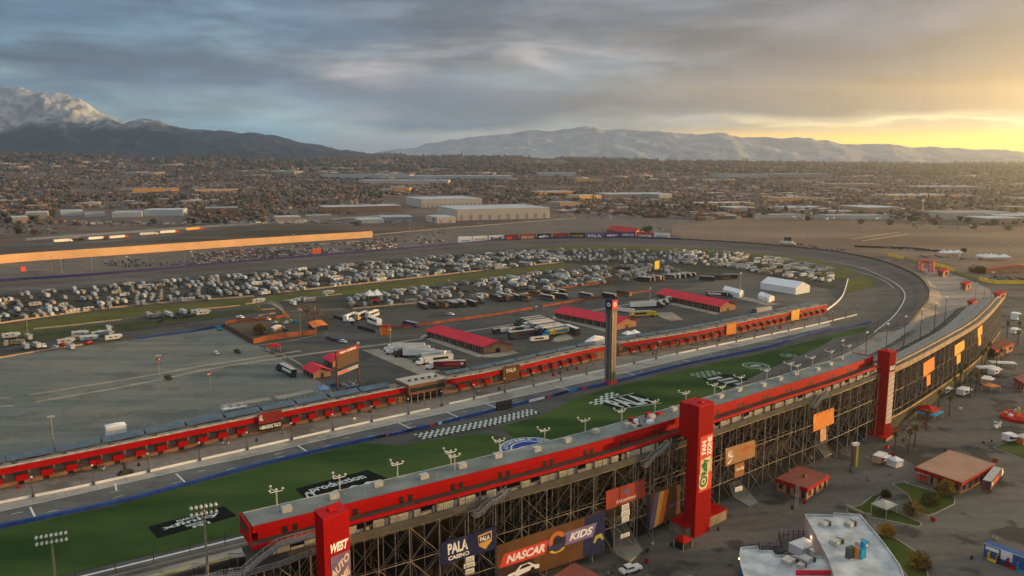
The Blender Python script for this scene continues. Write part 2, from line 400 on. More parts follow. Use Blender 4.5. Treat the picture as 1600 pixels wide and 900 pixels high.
# ------------------------------------------------------------------ terrain
def sstep(a, b, x): t = min(1, max(0, (x - a) / (b - a))); return t * t * (3 - 2 * t)
def rise(x, y):
    r = math.hypot(x, y); k = x / max(r, 1)
    far = float(np.interp(k, [-.7, -.54, 0, .25, .45, .6], [195, 190, 150, 105, 80, 78]))
    return far * sstep(1800, 7700, r)
def axis(lims, near, far, g=1.18):
    a = [0.0]; s = near
    while a[-1] < lims[1]: a.append(a[-1] + s); s = min(far, s * g)
    b = [0.0]; s = near
    while b[-1] > lims[0]: b.append(b[-1] - s); s = min(far, s * g)
    return sorted(set([max(lims[0], q) for q in b] + [min(lims[1], q) for q in a]))
gx = axis((-8000, 5600), 100, 320); gy = axis((-700, 8200), 100, 300)
V = [(x, y, rise(x, y)) for y in gy for x in gx]; nx = len(gx)
F = [(j * nx + i, j * nx + i + 1, (j + 1) * nx + i + 1, (j + 1) * nx + i) for j in range(len(gy) - 1) for i in range(nx - 1)]
M_GROUND = mat('dry_valley_ground', (.085, .062, .048), .95, 0, .004, c2=(.19, .14, .105), detail=12)
nt = M_GROUND.node_tree; b_ = nt.nodes['Principled BSDF']; src = b_.inputs['Base Color'].links[0].from_socket; br = nt.nodes.new('ShaderNodeTexBrick'); br.offset = .5; tcg = nt.nodes.new('ShaderNodeTexCoord'); mpg = nt.nodes.new('ShaderNodeMapping'); mpg.inputs['Rotation'].default_value = (0, 0, -.35)
nt.links.new(tcg.outputs['Object'], mpg.inputs[0]); nt.links.new(mpg.outputs[0], br.inputs['Vector']); br.inputs['Scale'].default_value = 1; br.inputs['Brick Width'].default_value = 210; br.inputs['Row Height'].default_value = 74; br.inputs['Mortar Size'].default_value = 4.5
mg = nt.nodes.new('ShaderNodeMix'); mg.data_type = 'RGBA'; nt.links.new(br.outputs['Fac'], mg.inputs[0]); nt.links.new(src, mg.inputs[6]); mg.inputs[7].default_value = (.16, .15, .145, 1); nt.links.new(mg.outputs[2], b_.inputs['Base Color'])
np_mesh('ground', V, F, [0] * len(F), [M_GROUND], kind='structure')

def mountain_mat(name, snow_lo, snow_hi, rock, amount):
    m = bpy.data.materials.new(name); m.use_nodes = True; nt = m.node_tree; N = nt.nodes; Lk = nt.links; b = N['Principled BSDF']; b.inputs['Roughness'].default_value = .9
    g = N.new('ShaderNodeNewGeometry'); sp = N.new('ShaderNodeSeparateXYZ'); Lk.new(g.outputs['Position'], sp.inputs[0])
    n = N.new('ShaderNodeTexNoise'); n.inputs['Scale'].default_value = .0095; n.inputs['Detail'].default_value = 12; n.inputs['Roughness'].default_value = .68; Lk.new(g.outputs['Position'], n.inputs['Vector'])
    a = N.new('ShaderNodeMath'); a.operation = 'MULTIPLY_ADD'; Lk.new(n.outputs['Fac'], a.inputs[0]); a.inputs[1].default_value = amount; Lk.new(sp.outputs[2], a.inputs[2])
    r = N.new('ShaderNodeMapRange'); r.inputs[1].default_value = snow_lo + amount * .5; r.inputs[2].default_value = snow_hi + amount * .5; Lk.new(a.outputs[0], r.inputs[0])
    r2 = N.new('ShaderNodeMapRange'); r2.inputs[1].default_value = .42; r2.inputs[2].default_value = .58; r2.inputs[3].default_value = .35; Lk.new(n.outputs['Fac'], r2.inputs[0])
    k = N.new('ShaderNodeMath'); k.operation = 'MULTIPLY'; Lk.new(r.outputs[0], k.inputs[0]); Lk.new(r2.outputs[0], k.inputs[1])
    mx = N.new('ShaderNodeMix'); mx.data_type = 'RGBA'; Lk.new(k.outputs[0], mx.inputs[0]); mx.inputs[6].default_value = rock + (1,); mx.inputs[7].default_value = (.60, .65, .70, 1)  # snow colour dulled to carry the cloud shade over the peak
    Lk.new(mx.outputs[2], b.inputs['Base Color']); return m
def mountains(name, prof, rc, r0, m, ridge, seed, x0, x1, label, fs=360):
    xs = np.arange(x0, x1 + 1, 2.5); nv = 56; V = []; F = []
    for j in range(nv + 1):
        v = j / nv
        for px in xs:
            yc = float(np.interp(px, [p[0] for p in prof], [p[1] for p in prof]))
            az = math.atan((px - 800) / FPX); r = r0 + (rc - r0) * v; X = math.tan(az) * r; Y = r
            zc = CAMH + (253 - yc) * rc / FPX; zb = rise(math.tan(az) * r0, r0) - 15
            q = Vector((X / fs, Y / fs, seed)); rn = mnoise.ridged_multi_fractal(q, 1.0, 2.2, 7, 1.0, 2.0) / 2.0
            zc += (30 if fs < 400 else 26) * mnoise.fractal(Vector((X / 260, 3.3, seed)), 1.0, 2.0, 4); fn = mnoise.fractal(q * 1.7, 1.0, 2.0, 5)
            h = (zc - zb); z = zb + h * (v ** 1.25) + ridge * h * (rn - .55) * math.sin(math.pi * min(1, v * .93)) + .05 * h * fn * v
            V.append((X, Y, z))
    n = len(xs); F = [(j * n + i, j * n + i + 1, (j + 1) * n + i + 1, (j + 1) * n + i) for j in range(nv) for i in range(n - 1)]
    back = len(V); V += [(V[nv * n + i][0], V[nv * n + i][1] + 500, 0) for i in range(n)]
    F += [(nv * n + i, nv * n + i + 1, back + i + 1, back + i) for i in range(n - 1)]
    o = np_mesh(name, V, F, [0] * len(F), [m], kind='structure'); o['label'] = label; return o
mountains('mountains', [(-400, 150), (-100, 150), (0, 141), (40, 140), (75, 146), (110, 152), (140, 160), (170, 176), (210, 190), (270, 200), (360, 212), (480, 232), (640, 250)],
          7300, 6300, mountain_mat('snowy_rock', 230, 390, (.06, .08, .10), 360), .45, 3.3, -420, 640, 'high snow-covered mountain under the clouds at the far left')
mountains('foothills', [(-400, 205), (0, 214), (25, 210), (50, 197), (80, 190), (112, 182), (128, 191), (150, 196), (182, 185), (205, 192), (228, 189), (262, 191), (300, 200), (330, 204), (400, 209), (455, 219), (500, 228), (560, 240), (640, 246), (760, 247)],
          6000, 5000, mountain_mat('dark_scrub', 330, 460, (.012, .034, .055), 200), .34, 9.1, -420, 760, 'dark blue foothills below the snowy mountain')  # scrub colour darkened and blued for cloud shade and haze
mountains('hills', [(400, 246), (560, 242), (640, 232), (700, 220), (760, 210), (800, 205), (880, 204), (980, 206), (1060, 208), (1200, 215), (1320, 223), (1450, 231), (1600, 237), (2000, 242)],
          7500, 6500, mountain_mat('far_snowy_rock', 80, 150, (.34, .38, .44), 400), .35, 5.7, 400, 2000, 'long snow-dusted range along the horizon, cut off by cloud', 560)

# haze over the whole valley
hz = MB(); X0, X1, Y0, Y1, Z0, Z1 = -8300, 5700, -900, 8400, -30, 860
hz.add([(X0, Y0, Z0), (X1, Y0, Z0), (X1, Y1, Z0), (X0, Y1, Z0), (X0, Y0, Z1), (X1, Y0, Z1), (X1, Y1, Z1), (X0, Y1, Z1)],
       [(3, 2, 1, 0), (4, 5, 6, 7), (0, 1, 5, 4), (1, 2, 6, 5), (2, 3, 7, 6), (3, 0, 4, 7)])
hm = bpy.data.materials.new('haze'); hm.use_nodes = True; nt = hm.node_tree; nt.nodes.clear()
pv = nt.nodes.new('ShaderNodeVolumePrincipled'); pv.inputs['Color'].default_value = (.74, .84, 1.0, 1); pv.inputs['Density'].default_value = 1.15e-4; pv.inputs['Anisotropy'].default_value = .80
mo = nt.nodes.new('ShaderNodeOutputMaterial'); nt.links.new(pv.outputs[0], mo.inputs['Volume'])
hz.build('haze', hm, kind='stuff', origin=(0, 0, 0)); hm.cycles.homogeneous_volume = True if hasattr(hm, 'cycles') and hasattr(hm.cycles, 'homogeneous_volume') else None

# ------------------------------------------------------------------ grandstand line (rear edge in plan) and points on it
REAR = resample(catmull([Vector((x, y, 0)) for x, y in [(-112, 115), (-80, 134.5), (-52, 152.3), (-35.4, 163), (0, 186.3), (25, 203.5), (51, 224), (83, 250), (112, 273), (138, 296),
                (156, 312), (197, 355), (238, 400.5), (290, 468.5), (312, 500)]], 10), step=1.0)
S0 = min(range(len(REAR)), key=lambda i: (REAR[i] - Vector((-52, 152.3, 0))).length)
SE = min(range(len(REAR)), key=lambda i: (REAR[i] - Vector((290, 468.5, 0))).length) - S0
SR = min(range(len(REAR)), key=lambda i: (REAR[i] - Vector((137.5, 295.5, 0))).length) - S0   # where the suites stop
def SP(s, d=0.0, z=0.0):
    i = s + S0; i0 = int(max(0, min(len(REAR) - 2, math.floor(i)))); t = i - i0; p = REAR[i0].lerp(REAR[i0 + 1], t)
    a, b = REAR[max(0, i0 - 6)], REAR[min(len(REAR) - 1, i0 + 7)]; D = (b - a).normalized(); n = Vector((-D.y, D.x, 0))
    q = p + n * d; return Vector((q.x, q.y, z))
def sdir_at(s): a, b = SP(s - 2), SP(s + 2); return (b - a).normalized()
def FP(px, py, d=-2.8):
    """the spot of the rear face that the eye at the camera sees at a pixel"""
    best = None
    for k in range(-60, int(SE) + 20):
        p, q = SP(k, d), SP(k + 1, d); f = lambda w: pix(w.x, w.y, 10)[0]
        # plan test only; the small lean of verticals is put right by a second pass
        for z in (zguess,) if False else (15,):
            a = pix(p.x, p.y, z)[0]; b = pix(q.x, q.y, z)[0]
            if a <= px <= b: best = k + (px - a) / max(1e-6, b - a)
        if best is not None: break
    if best is None: best = SE
    for _ in range(3):
        w = SP(best, d); z = zat(w.y, py); a = pix(w.x, w.y, z)[0]; w2 = SP(best + 1, d); b = pix(w2.x, w2.y, z)[0]; best += (px - a) / (b - a)
    w = SP(best, d); return Vector((w.x, w.y, zat(w.y, py)))

# ------------------------------------------------------------------ ground sheets
M_PLAZA = paved('worn_plaza_asphalt', (.10, .096, .088), (.148, .142, .128), big=.02, stain=.8)  # warm tint puts the golden right-hand light into the asphalt
M_LOT = paved('bleached_lot_asphalt', (.115, .148, .138), (.185, .19, .168), big=.008, stain=.3)  # green tint puts the cool left-hand light into the asphalt
M_PADD = paved('paddock_asphalt', (.072, .073, .070), (.10, .10, .094), stain=.4)
M_PITR = paved('pit_road_asphalt', (.10, .106, .106), (.135, .14, .135), stain=.3)
M_STALL = paved('pit_stall_concrete', (.29, .28, .25), (.38, .36, .32), seam=(9, 6, .12), stain=.5)
M_APRON = paved('pit_apron_concrete', (.17, .155, .135), (.24, .22, .19), seam=(14, 9, .15), stain=.5)
M_TRACK = paved('race_track_asphalt', (.10, .094, .088), (.14, .13, .12), stain=.2)
M_TERR = paved('terrace_paving', (.27, .235, .20), (.36, .315, .26), stain=.3)
M_CONC2 = paved('kerb_concrete', (.27, .25, .21), (.35, .32, .27), stain=.3)
M_GRASS = mat('infield_grass', (.020, .052, .010), .95, 0, .045, c2=(.062, .100, .024), detail=10, streak=(.3, 1, 1, rad(-38)), lo=.38, hi=.62)
M_GRASSY = mat('dry_grass', (.075, .085, .018), .95, 0, .06, c2=(.12, .115, .035), detail=9)
M_DIRT = mat('trampled_dirt', (.075, .06, .045), .95, 0, .03, c2=(.12, .105, .07), detail=10)
M_CAMP = mat('camp_ground', (.04, .045, .028), .95, 0, .02, c2=(.085, .08, .066), detail=10)
M_FIELD = mat('fallow_field', (.15, .105, .078), .95, 0, .008, c2=(.25, .185, .14), detail=11, streak=(.3, 1, 1, rad(10)))
M_PAINT = mat('white_road_paint', (.62, .62, .60), .7, .1, 1)
M_GBLK = mat('black_turf_paint', (.008, .010, .010), .95, .3, .5)
M_GWHT = mat('white_turf_paint', (.50, .56, .52), .95, .15, 1.5)
M_GDIM = mat('worn_turf_paint', (.24, .30, .26), .95, .3, .8)
M_GBLU = mat('blue_turf_paint', (.03, .06, .28), .95, .15, 1.5)

# right-hand fields and outer car park behind the back straight
sheet('field', [(1050, 352), (1130, 343), (1250, 338), (1420, 350), (1640, 356), (1900, 380), (1900, 440), (1640, 432), (1480, 412), (1330, 388), (1100, 377), (1050, 366)], .03, M_FIELD)
sheet('outer_car_park', [(-200, 455), (-200, 428), (0, 412), (300, 392), (560, 374), (640, 364), (860, 342), (1010, 336), (1090, 344), (1060, 352), (1010, 372), (800, 376), (600, 394), (300, 420), (0, 442)], .04, paved('car_park_asphalt', (.13, .115, .10), (.19, .165, .14)))
sheet('dirt_lot', [(-200, 424), (-200, 396), (0, 385), (160, 380), (330, 360), (420, 352), (560, 352), (640, 350), (720, 352), (600, 364), (580, 372), (300, 390), (0, 410)], .06, mat('brown_waste_ground', (.05, .048, .028), .95, 0, .014, c2=(.13, .10, .075), detail=11, streak=(.25, 1, 1, rad(-35)), lo=.4, hi=.6))
sheet('lane', [(40, 372), (330, 352), (600, 336), (600, 338), (330, 355), (40, 376)], .10, M_CONC2)
sheet('road', [(0, 386), (160, 380), (430, 354), (435, 357), (160, 384), (0, 391)], .12, M_PADD)
# plaza behind the grandstand
pz = [Vector((-160, 40, 0)), Vector((900, 40, 0)), Vector((900, 760, 0)), Vector(G3(1660, 440)), Vector(G3(1520, 428)), Vector(G3(1420, 408)), Vector(G3(1395, 402)), Vector(G3(1400, 410)), Vector(G3(1445, 430)), Vector(G3(1440, 470))]
pz += [SP(s, 30) for s in range(int(SE), -80, -10)]
mb = MB(); mb.face([(p.x, p.y, .05) for p in pz]); mb.build('plaza', M_PLAZA, origin=(0, 0, 0), kind='structure')

OUT = [(-160, 455), (0, 440), (175, 428), (400, 408), (600, 392), (715, 382), (800, 375), (947, 371), (1022, 373), (1115, 377), (1200, 383), (1300, 393), (1375, 408), (1420, 425), (1440, 438), (1450, 453), (1450, 470), (1437, 487), (1415, 511)]
INN = [(-160, 476), (0, 457), (175, 442), (400, 422), (550, 410), (700, 396), (800, 388), (900, 384), (1000, 385), (1100, 389), (1200, 398), (1275, 406), (1340, 417), (1387, 436), (1408, 450), (1414, 465), (1400, 490), (1375, 512), (1352, 525)]
ZB = 3.0
RO = [Vector(G3(x, y, ZB)) for x, y in OUT]; RI = [Vector(G3(x, y, .12)) for x, y in INN]
sgo = max(range(0, int(SE)), key=lambda s: -(SP(s, 57, ZB) - RO[-1]).length)
RO += [SP(s, 57, .3 + (ZB - .3) * sstep(60, 300, s)) for s in range(sgo - 26, -95, -14)]
sgi = max(range(0, int(SE)), key=lambda s: -(SP(s, 66) - Vector((RI[-1].x, RI[-1].y, 0))).length)
fr = []
for s in range(sgi - 16, -95, -14):
    fr.append(SP(s, 63 + 14 * sstep(120, 330, s), .12))
RI += fr
RO = resample(catmull(RO, 8), count=240); RI = resample(catmull(RI, 8), count=240)
mb = MB(); mb.face([(p.x, p.y, .08) for p in RO]); base = mb.build('paddock', M_PADD, origin=(0, 0, 0), kind='structure')
mb = MB(); ribbon(mb, RO, RI); mb.build('race_track', M_TRACK, origin=(0, 0, 0), kind='structure')
def off_path(P, d, z=None):
    out = []
    for i, p in enumerate(P):
        t = P[min(i + 1, len(P) - 1)] - P[max(i - 1, 0)]; t.z = 0; t.normalize(); n = Vector((-t.y, t.x, 0)); q = p + n * d; out.append(Vector((q.x, q.y, p.z if z is None else z)))
    return out
mb = MB(); ribbon(mb, off_path(RO, 10, .03), off_path(RO, .4)); mb.build('embankment', M_TERR, origin=(0, 0, 0), kind='structure')
mb = MB(); g0 = [o.lerp(i_, .30) + Vector((0, 0, .05)) for o, i_ in zip(RO, RI)]; g1 = [o.lerp(i_, .62) + Vector((0, 0, .05)) for o, i_ in zip(RO, RI)]; ribbon(mb, g0, g1); mb.build('racing_groove', paved('rubbered_asphalt', (.080, .074, .070), (.115, .106, .098), stain=.15), origin=(0, 0, 0), kind='structure')
# painted lines round the turn and along the straight
k0 = min(range(240), key=lambda i: (RI[i].xy - Vector(G(1290, 406))).length)
mb = MB(); ln = [p + Vector((0, 0, .05)) for p in RI[k0:]]; ribbon(mb, off_path(ln, .45), off_path(ln, -.45))
ln2 = [Vector(G3(x, y, .14)) for x, y in [(1290, 412), (1340, 424), (1378, 437), (1398, 452), (1404, 466), (1396, 480), (1378, 491), (1350, 499), (1310, 505)]]; ln2 = catmull(ln2, 6)
ribbon(mb, off_path(ln2, .3), off_path(ln2, -.3)); mb.build('lane_line', M_PAINT, origin=(0, 0, 0), kind='structure')
# outer wall with its catch fence
def outer_wall(i0, i1, name, m, label):
    t = thing(name, label, 'wall', tuple(RO[i0]))
    mb = MB(); wall_rail(mb, RO[i0:i1], 2.2 if m is M_PURP else 1.6 if m is M_WALLB else 1.0, .4, m); mb.build('wall', m, t, world=True)
    mb = MB()
    for q in resample(RO[i0:i1], step=9 if i1 - i0 < 90 else 14)[:]: mb.tube(q + Vector((0, 0, 1.6)), q + Vector((0, 0, 5.6)), .12, 4)
    R_ = RO[i0:i1]
    for zz in (3.2, 5.4):
        for a, b in zip(R_, R_[1:]): mb.tube(a + Vector((0, 0, zz)), b + Vector((0, 0, zz)), .035, 3)
    mb.build('fence_posts', M_DKST, t, world=True)
M_PURP = mat('navy_wall_paint', (.045, .045, .16), .6, .15, .3); M_WALLB = mat('scuffed_grey_wall', (.10, .08, .08), .7, .3, .2)
kA = min(range(240), key=lambda i: (RO[i].xy - Vector(G(1060, 374, ZB))).length); kB = min(range(240), key=lambda i: (RO[i].xy - Vector(G(1415, 511, ZB))).length)
outer_wall(0, kA + 1, 'track_wall', M_PURP, 'long navy blue track wall and catch fence along the back straight')
outer_wall(kA, kB + 1, 'track_wall', M_WALLB, 'dark scuffed track wall round the outside of the far turn')
outer_wall(kB, 240, 'track_wall', M_CONC, 'concrete track wall and fence posts in front of the grandstand seats')
# terrace outside the turn
tp = [Vector(G3(1450, 430)), Vector(G3(1432, 417)), Vector(G3(1470, 424)), Vector(G3(1510, 436)), Vector(G3(1545, 452)), Vector(G3(1560, 470))]
tp += [SP(s, 40) for s in range(int(SE), sgo - 120, -12)] + [SP(s, 56.5) for s in range(sgo - 120, sgo - 26, 12)] + [off_path(RO, .8)[i] for i in range(kB, kB - 40, -3)]
mb = MB(); mb.face([(p.x, p.y, .30) for p in tp]); mb.build('terrace', M_TERR, origin=(0, 0, 0), kind='structure')

# the ground inside the oval
sheet('lot', [(-160, 600), (-60, 572), (0, 560), (120, 540), (210, 530), (345, 512), (398, 541), (460, 572), (505, 600), (520, 613), (440, 634), (300, 662), (150, 694), (0, 728), (-160, 775)], .13, M_LOT)
camp1 = [(-160, 486), (0, 462), (175, 446), (400, 427), (600, 409), (760, 394), (880, 388), (1010, 388), (1100, 391), (1200, 402), (1270, 412), (1330, 432), (1300, 452), (1180, 440), (1080, 428), (960, 420), (900, 412), (880, 411), (800, 420), (600, 441), (400, 465), (200, 480), (0, 508), (-160, 533)]
sheet('camp_field', camp1, .11, M_CAMP)
sheet('camp_field', [(-160, 560), (0, 527), (200, 500), (400, 480), (600, 462), (800, 437), (900, 420), (1000, 418), (1060, 430), (1020, 445), (900, 452), (800, 467), (640, 480), (560, 490), (440, 492), (390, 492), (200, 523), (0, 552), (-160, 580)], .11, M_CAMP)
sheet('grass', [(800, 386), (900, 382), (1000, 383), (1100, 387), (1200, 397), (1275, 406), (1337, 424), (1322, 434), (1290, 436), (1270, 420), (1180, 402), (1080, 393), (980, 389), (860, 389)], .16, M_GRASSY)
sheet('grass', [(1326, 436), (1350, 429), (1366, 436), (1370, 443), (1358, 451), (1320, 458)], .16, M_GRASSY)
sheet('grass', [(-160, 537), (0, 509), (200, 482), (400, 466), (600, 443), (800, 421), (882, 412), (900, 415), (800, 430), (600, 455), (400, 478), (200, 497), (0, 527), (-160, 560)], .17, M_GRASSY)
sheet('grass', [(-160, 556), (0, 531), (120, 512), (240, 500), (330, 490), (400, 483), (400, 489), (250, 508), (100, 529), (0, 543), (-160, 570)], .15, mat('shaded_grass', (.035, .05, .015), .95, 0, .05, c2=(.07, .08, .03), detail=9))  # darker, greener grass colour
sheet('grass', [(560, 488), (700, 474), (820, 462), (822, 464), (700, 480), (600, 492), (540, 497), (500, 498)], .17, M_GRASSY)
sheet('access_road', [(-160, 570), (0, 543), (120, 528), (200, 519), (330, 500), (400, 489), (560, 480), (560, 486), (440, 496), (330, 508), (200, 527), (0, 553), (-160, 583)], .19, M_PADD)
sheet('dirt_strip', [(-160, 584), (0, 554), (200, 528), (330, 509), (345, 512), (210, 530), (0, 560), (-160, 592)], .18, M_DIRT)
sheet('dirt_yard', [(348, 510), (370, 504), (450, 495), (520, 492), (524, 514), (490, 525), (400, 538)], .20, M_DIRT)
sheet('paved_yard', [(560, 490), (820, 463), (1010, 450), (1050, 462), (830, 487), (640, 514), (600, 512)], .20, M_PADD)
M_LTAS = paved('pale_asphalt', (.105, .10, .09), (.14, .13, .115), stain=.2)
sheet('paved_yard', [(1060, 455), (1160, 425), (1290, 452), (1310, 470), (1290, 490), (1240, 480), (1150, 470)], .19, M_LTAS)
sheet('turn_apron', [(1310, 465), (1326, 458), (1360, 451), (1385, 445), (1405, 455), (1408, 468), (1396, 487), (1365, 505), (1300, 512), (1290, 492)], .20, M_LTAS)

# concrete paths across the paddock
def px_ribbon(name, P, w, z, m, **k):
    C_ = catmull([Vector(G3(x, y, z)) for x, y in P], 6); mb = MB(); ribbon(mb, off_path(C_, w / 2), off_path(C_, -w / 2)); k.setdefault('kind', 'structure'); return mb.build(name, m, origin=(0, 0, 0), **k)
px_ribbon('concrete_strip', [(46, 617), (120, 605), (230, 587), (320, 571), (400, 559), (470, 548)], 2.8, .22, M_CONC2)
px_ribbon('concrete_strip', [(55, 628), (120, 617), (230, 597), (320, 578), (400, 565), (520, 548), (620, 535), (720, 519), (850, 499), (1010, 470)], 3.0, .22, M_CONC2)
px_ribbon('concrete_strip', [(-40, 628), (0, 622), (18, 621)], 2.0, .22, M_CONC2)
px_ribbon('concrete_strip', [(-40, 638), (0, 635), (22, 634)], 2.6, .22, M_CONC2)
px_ribbon('concrete_strip', [(398, 541), (450, 558), (500, 590)], 1.0, .22, M_CONC2)
px_ribbon('concrete_strip', [(400, 540), (450, 533), (494, 524)], 1.0, .22, M_CONC2)
sheet('concrete_pad', [(564, 547), (592, 546), (688, 580), (657, 587)], .22, M_CONC2)
sheet('concrete_pad', [(656, 527), (664, 523), (757, 556), (748, 559)], .22, M_CONC2)
sheet('concrete_pad', [(757, 559), (748, 556), (800, 548), (812, 552), (780, 559)], .23, M_CONC2)
sheet('concrete_pad', [(858, 497), (866, 494), (965, 518), (955, 521)], .22, M_CONC2)
sheet('concrete_pad', [(860, 533), (882, 517), (896, 530), (872, 535)], .22, M_CONC2)
sheet('concrete_pad', [(1030, 495), (1026, 489), (1050, 488), (1068, 500), (1048, 502)], .22, M_CONC2)
sheet('concrete_pad', [(1020, 470), (1027, 467), (1125, 490), (1118, 492)], .22, M_CONC2)
sheet('concrete_pad', [(1150, 466), (1148, 461), (1220, 476), (1200, 478)], .22, M_CONC2)

# pit road, stalls and grass
PW = [(-160, 824), (0, 787), (125, 762), (307, 721), (400, 700), (592, 657), (672, 640), (702, 632), (800, 611), (935, 581), (1075, 550), (1200, 524), (1275, 508), (1340, 492)]
PS = [(-160, 838), (0, 799), (82, 781), (275, 737), (400, 711), (592, 667), (672, 650), (702, 643), (800, 622), (935, 592), (1075, 559), (1200, 531), (1275, 514), (1340, 497)]
BW = [(-160, 866), (0, 825), (200, 782), (400, 729), (560, 691), (645, 673), (800, 635), (900, 610), (950, 600), (1075, 569), (1200, 543), (1257, 524), (1320, 512), (1360, 504)]
PB = [(-160, 800), (0, 764), (175, 727), (400, 678), (632, 629), (692, 617), (800, 595), (940, 561), (1075, 538), (1200, 511), (1290, 491)]
c3 = lambda P, z, n=8: catmull([Vector(G3(x, y, z)) for x, y in P], n)
mb = MB(); ribbon(mb, resample(c3(PB, .12), count=90), resample(c3(PW, .12), count=90)); mb.build('pit_apron', M_APRON, origin=(0, 0, 0), kind='structure')
mb = MB(); ribbon(mb, resample(c3(PW, .15), count=90), resample(c3(PS, .15), count=90)); mb.build('pit_stalls', M_STALL, origin=(0, 0, 0), kind='structure')
mb = MB(); ribbon(mb, resample(c3(PS, .14), count=90), resample(c3(BW, .14), count=90)); mb.build('pit_road', M_PITR, origin=(0, 0, 0), kind='structure')
bw = resample(c3(BW, .15), step=3.0); ps = resample(c3(PS, .15), count=len(bw))
mb = MB()
for fr_, on in ((.68, 3), (.35, 2)):
    L = [a.lerp(b, fr_) + Vector((0, 0, .05)) for a, b in zip(ps, bw)]
    for i in range(0, len(L) - 2, 6 if on == 3 else 9):
        seg = L[i:i + 2]; ribbon(mb, off_path(seg, .14), off_path(seg, -.14))
e = [p + Vector((0, 0, .04)) for p in ps]; ribbon(mb, off_path(e, .18), off_path(e, -.18))
for x0, y0, x1, y1 in [(47, 792, 55, 808), (275, 740, 291, 755), (465, 696, 484, 708), (622, 660, 645, 671), (697, 643, 723, 655), (758, 630, 775, 637), (868, 603, 893, 610), (975, 581, 995, 587), (1066, 562, 1085, 567), (1362, 505, 1371, 500), (180, 755, 182, 766)]:
    a, b = Vector(G3(x0, y0, .19)), Vector(G3(x1, y1, .19)); ribbon(mb, off_path([a, b], .3), off_path([a, b], -.3))
mb.build('lane_line', M_PAINT, origin=(0, 0, 0), kind='structure')
gtop = [(-160, 872), (0, 829), (200, 786), (400, 733), (560, 694), (580, 694), (625, 697), (700, 684), (745, 679), (766, 678), (790, 686), (800, 690), (812, 690), (779, 668), (800, 662), (850, 648), (900, 622), (955, 606), (1075, 577), (1200, 550), (1300, 524), (1360, 509)]
sheet('grass', gtop + [(1325, 535), (1275, 557), (1200, 584), (1060, 640), (900, 705), (640, 775), (390, 832), (200, 876), (60, 909), (-160, 965)], .18, M_GRASS)
mb = MB(); bk = resample(c3([(645, 678), (700, 667), (760, 655), (826, 638)], .24), count=47)
for i in range(46):
    n = Vector((.62, -.79, 0)); t = (bk[i + 1] - bk[i])
    for j in range(5):
        if (i + j) % 2 == 0:
            a = bk[i] + n * (j * 1.45 + .4); mb.face([a, a + n * 1.45, a + n * 1.45 + t, a + t])
    
mb.build('checkered_paint', M_GWHT, origin=(0, 0, 0), kind='structure')
mb = MB(); ribbon(mb, [p + Vector((0, 0, -.03)) for p in bk], [p + Vector((.62, -.79, 0)) * 8 + Vector((0, 0, -.03)) for p in bk]); mb.build('dark_paint', M_GBLK, origin=(0, 0, 0), kind='structure')

def turf(name, P, fn, z=.24, back=M_GBLK):
    pn = px_panel(*P, z=z)
    if back: mb = MB(); mb.face([tuple(p) for p in pn.P], back); mb.build(name + '_ground', back, origin=(0, 0, 0), kind='structure')
    mb = MB(); fn(pn, mb); mb.build(name, origin=(0, 0, 0), kind='structure')
def f1(p, mb):
    p.text(mb, 'NASCAR', .34, .72, .66, .90, M_GWHT, .03); p.text(mb, 'xfinity', .12, .36, .86, .70, M_GWHT, .03); p.text(mb, 'SERIES', .38, .20, .64, .34, M_GWHT, .03); p.text(mb, 'FS1', .44, -.02, .66, .16, M_GWHT, .04)
turf('turf_lettering', ((246, 841), (370, 806), (350, 791), (231, 823)), f1)
def f2(p, mb):
    p.text(mb, 'production', .12, .66, .84, .90, M_GWHT, .03); p.text(mb, '300', .30, .05, .86, .58, M_GWHT, .03)
    for k in range(8): a = k * math.pi / 4; p.rect(mb, .08 + .04 * math.cos(a) - .012, .62 + .12 * math.sin(a) - .04, .08 + .04 * math.cos(a) + .012, .62 + .12 * math.sin(a) + .04, M_GWHT)
turf('turf_lettering', ((500, 800), (640, 762), (574, 734), (461, 764)), f2)
def f3(p, mb):
    p.text(mb, 'PALA', .14, .12, .92, .88, M_GWHT, .03); p.rect(mb, 0.02, .02, .98, .05, M_GWHT); p.rect(mb, .02, .94, .98, .97, M_GWHT)
turf('turf_lettering', ((968, 640), (1037, 630), (990, 613), (928, 628)), f3)
mb = MB(); pn = px_panel((935, 634), (968, 616), (952, 612), (919, 630), z=.25)
for i in range(8):
    for j in range(4):
        if (i + j) % 2: pn.rect(mb, i / 8, j / 4, (i + 1) / 8, (j + 1) / 4, M_GWHT)
mb.build('turf_checks', M_GWHT, origin=(0, 0, 0), kind='structure')
def f4(p, mb):
    for j, (a, b) in enumerate(((.1, .6), (.2, .8), (.15, .7), (.3, .9))):
        for i in range(7):
            u = a + (b - a) * i / 7; p.rect(mb, u, .80 - j * .22, u + .055, .93 - j * .22, M_GWHT)
turf('turf_lettering', ((1150, 606), (1186, 598), (1136, 584), (1096, 592)), f4)
pn = px_panel((1098, 591), (1132, 583), (1108, 578), (1073, 585), z=.25); mb = MB()
for i in range(9):
    for j in range(5):
        if (i + j) % 2: pn.rect(mb, i / 9, j / 5, (i + 1) / 9, (j + 1) / 5, M_GDIM)
mb.build('turf_checks', M_GDIM, origin=(0, 0, 0), kind='structure')
def wpanel(c, hx, hy, ang, z):
    a = Vector((math.cos(ang), math.sin(ang), 0)) * hx; b = Vector((-math.sin(ang), math.cos(ang), 0)) * hy; c = Vector((c[0], c[1], z)); return Panel(c - a - b, c + a - b, c + a + b, c - a + b)
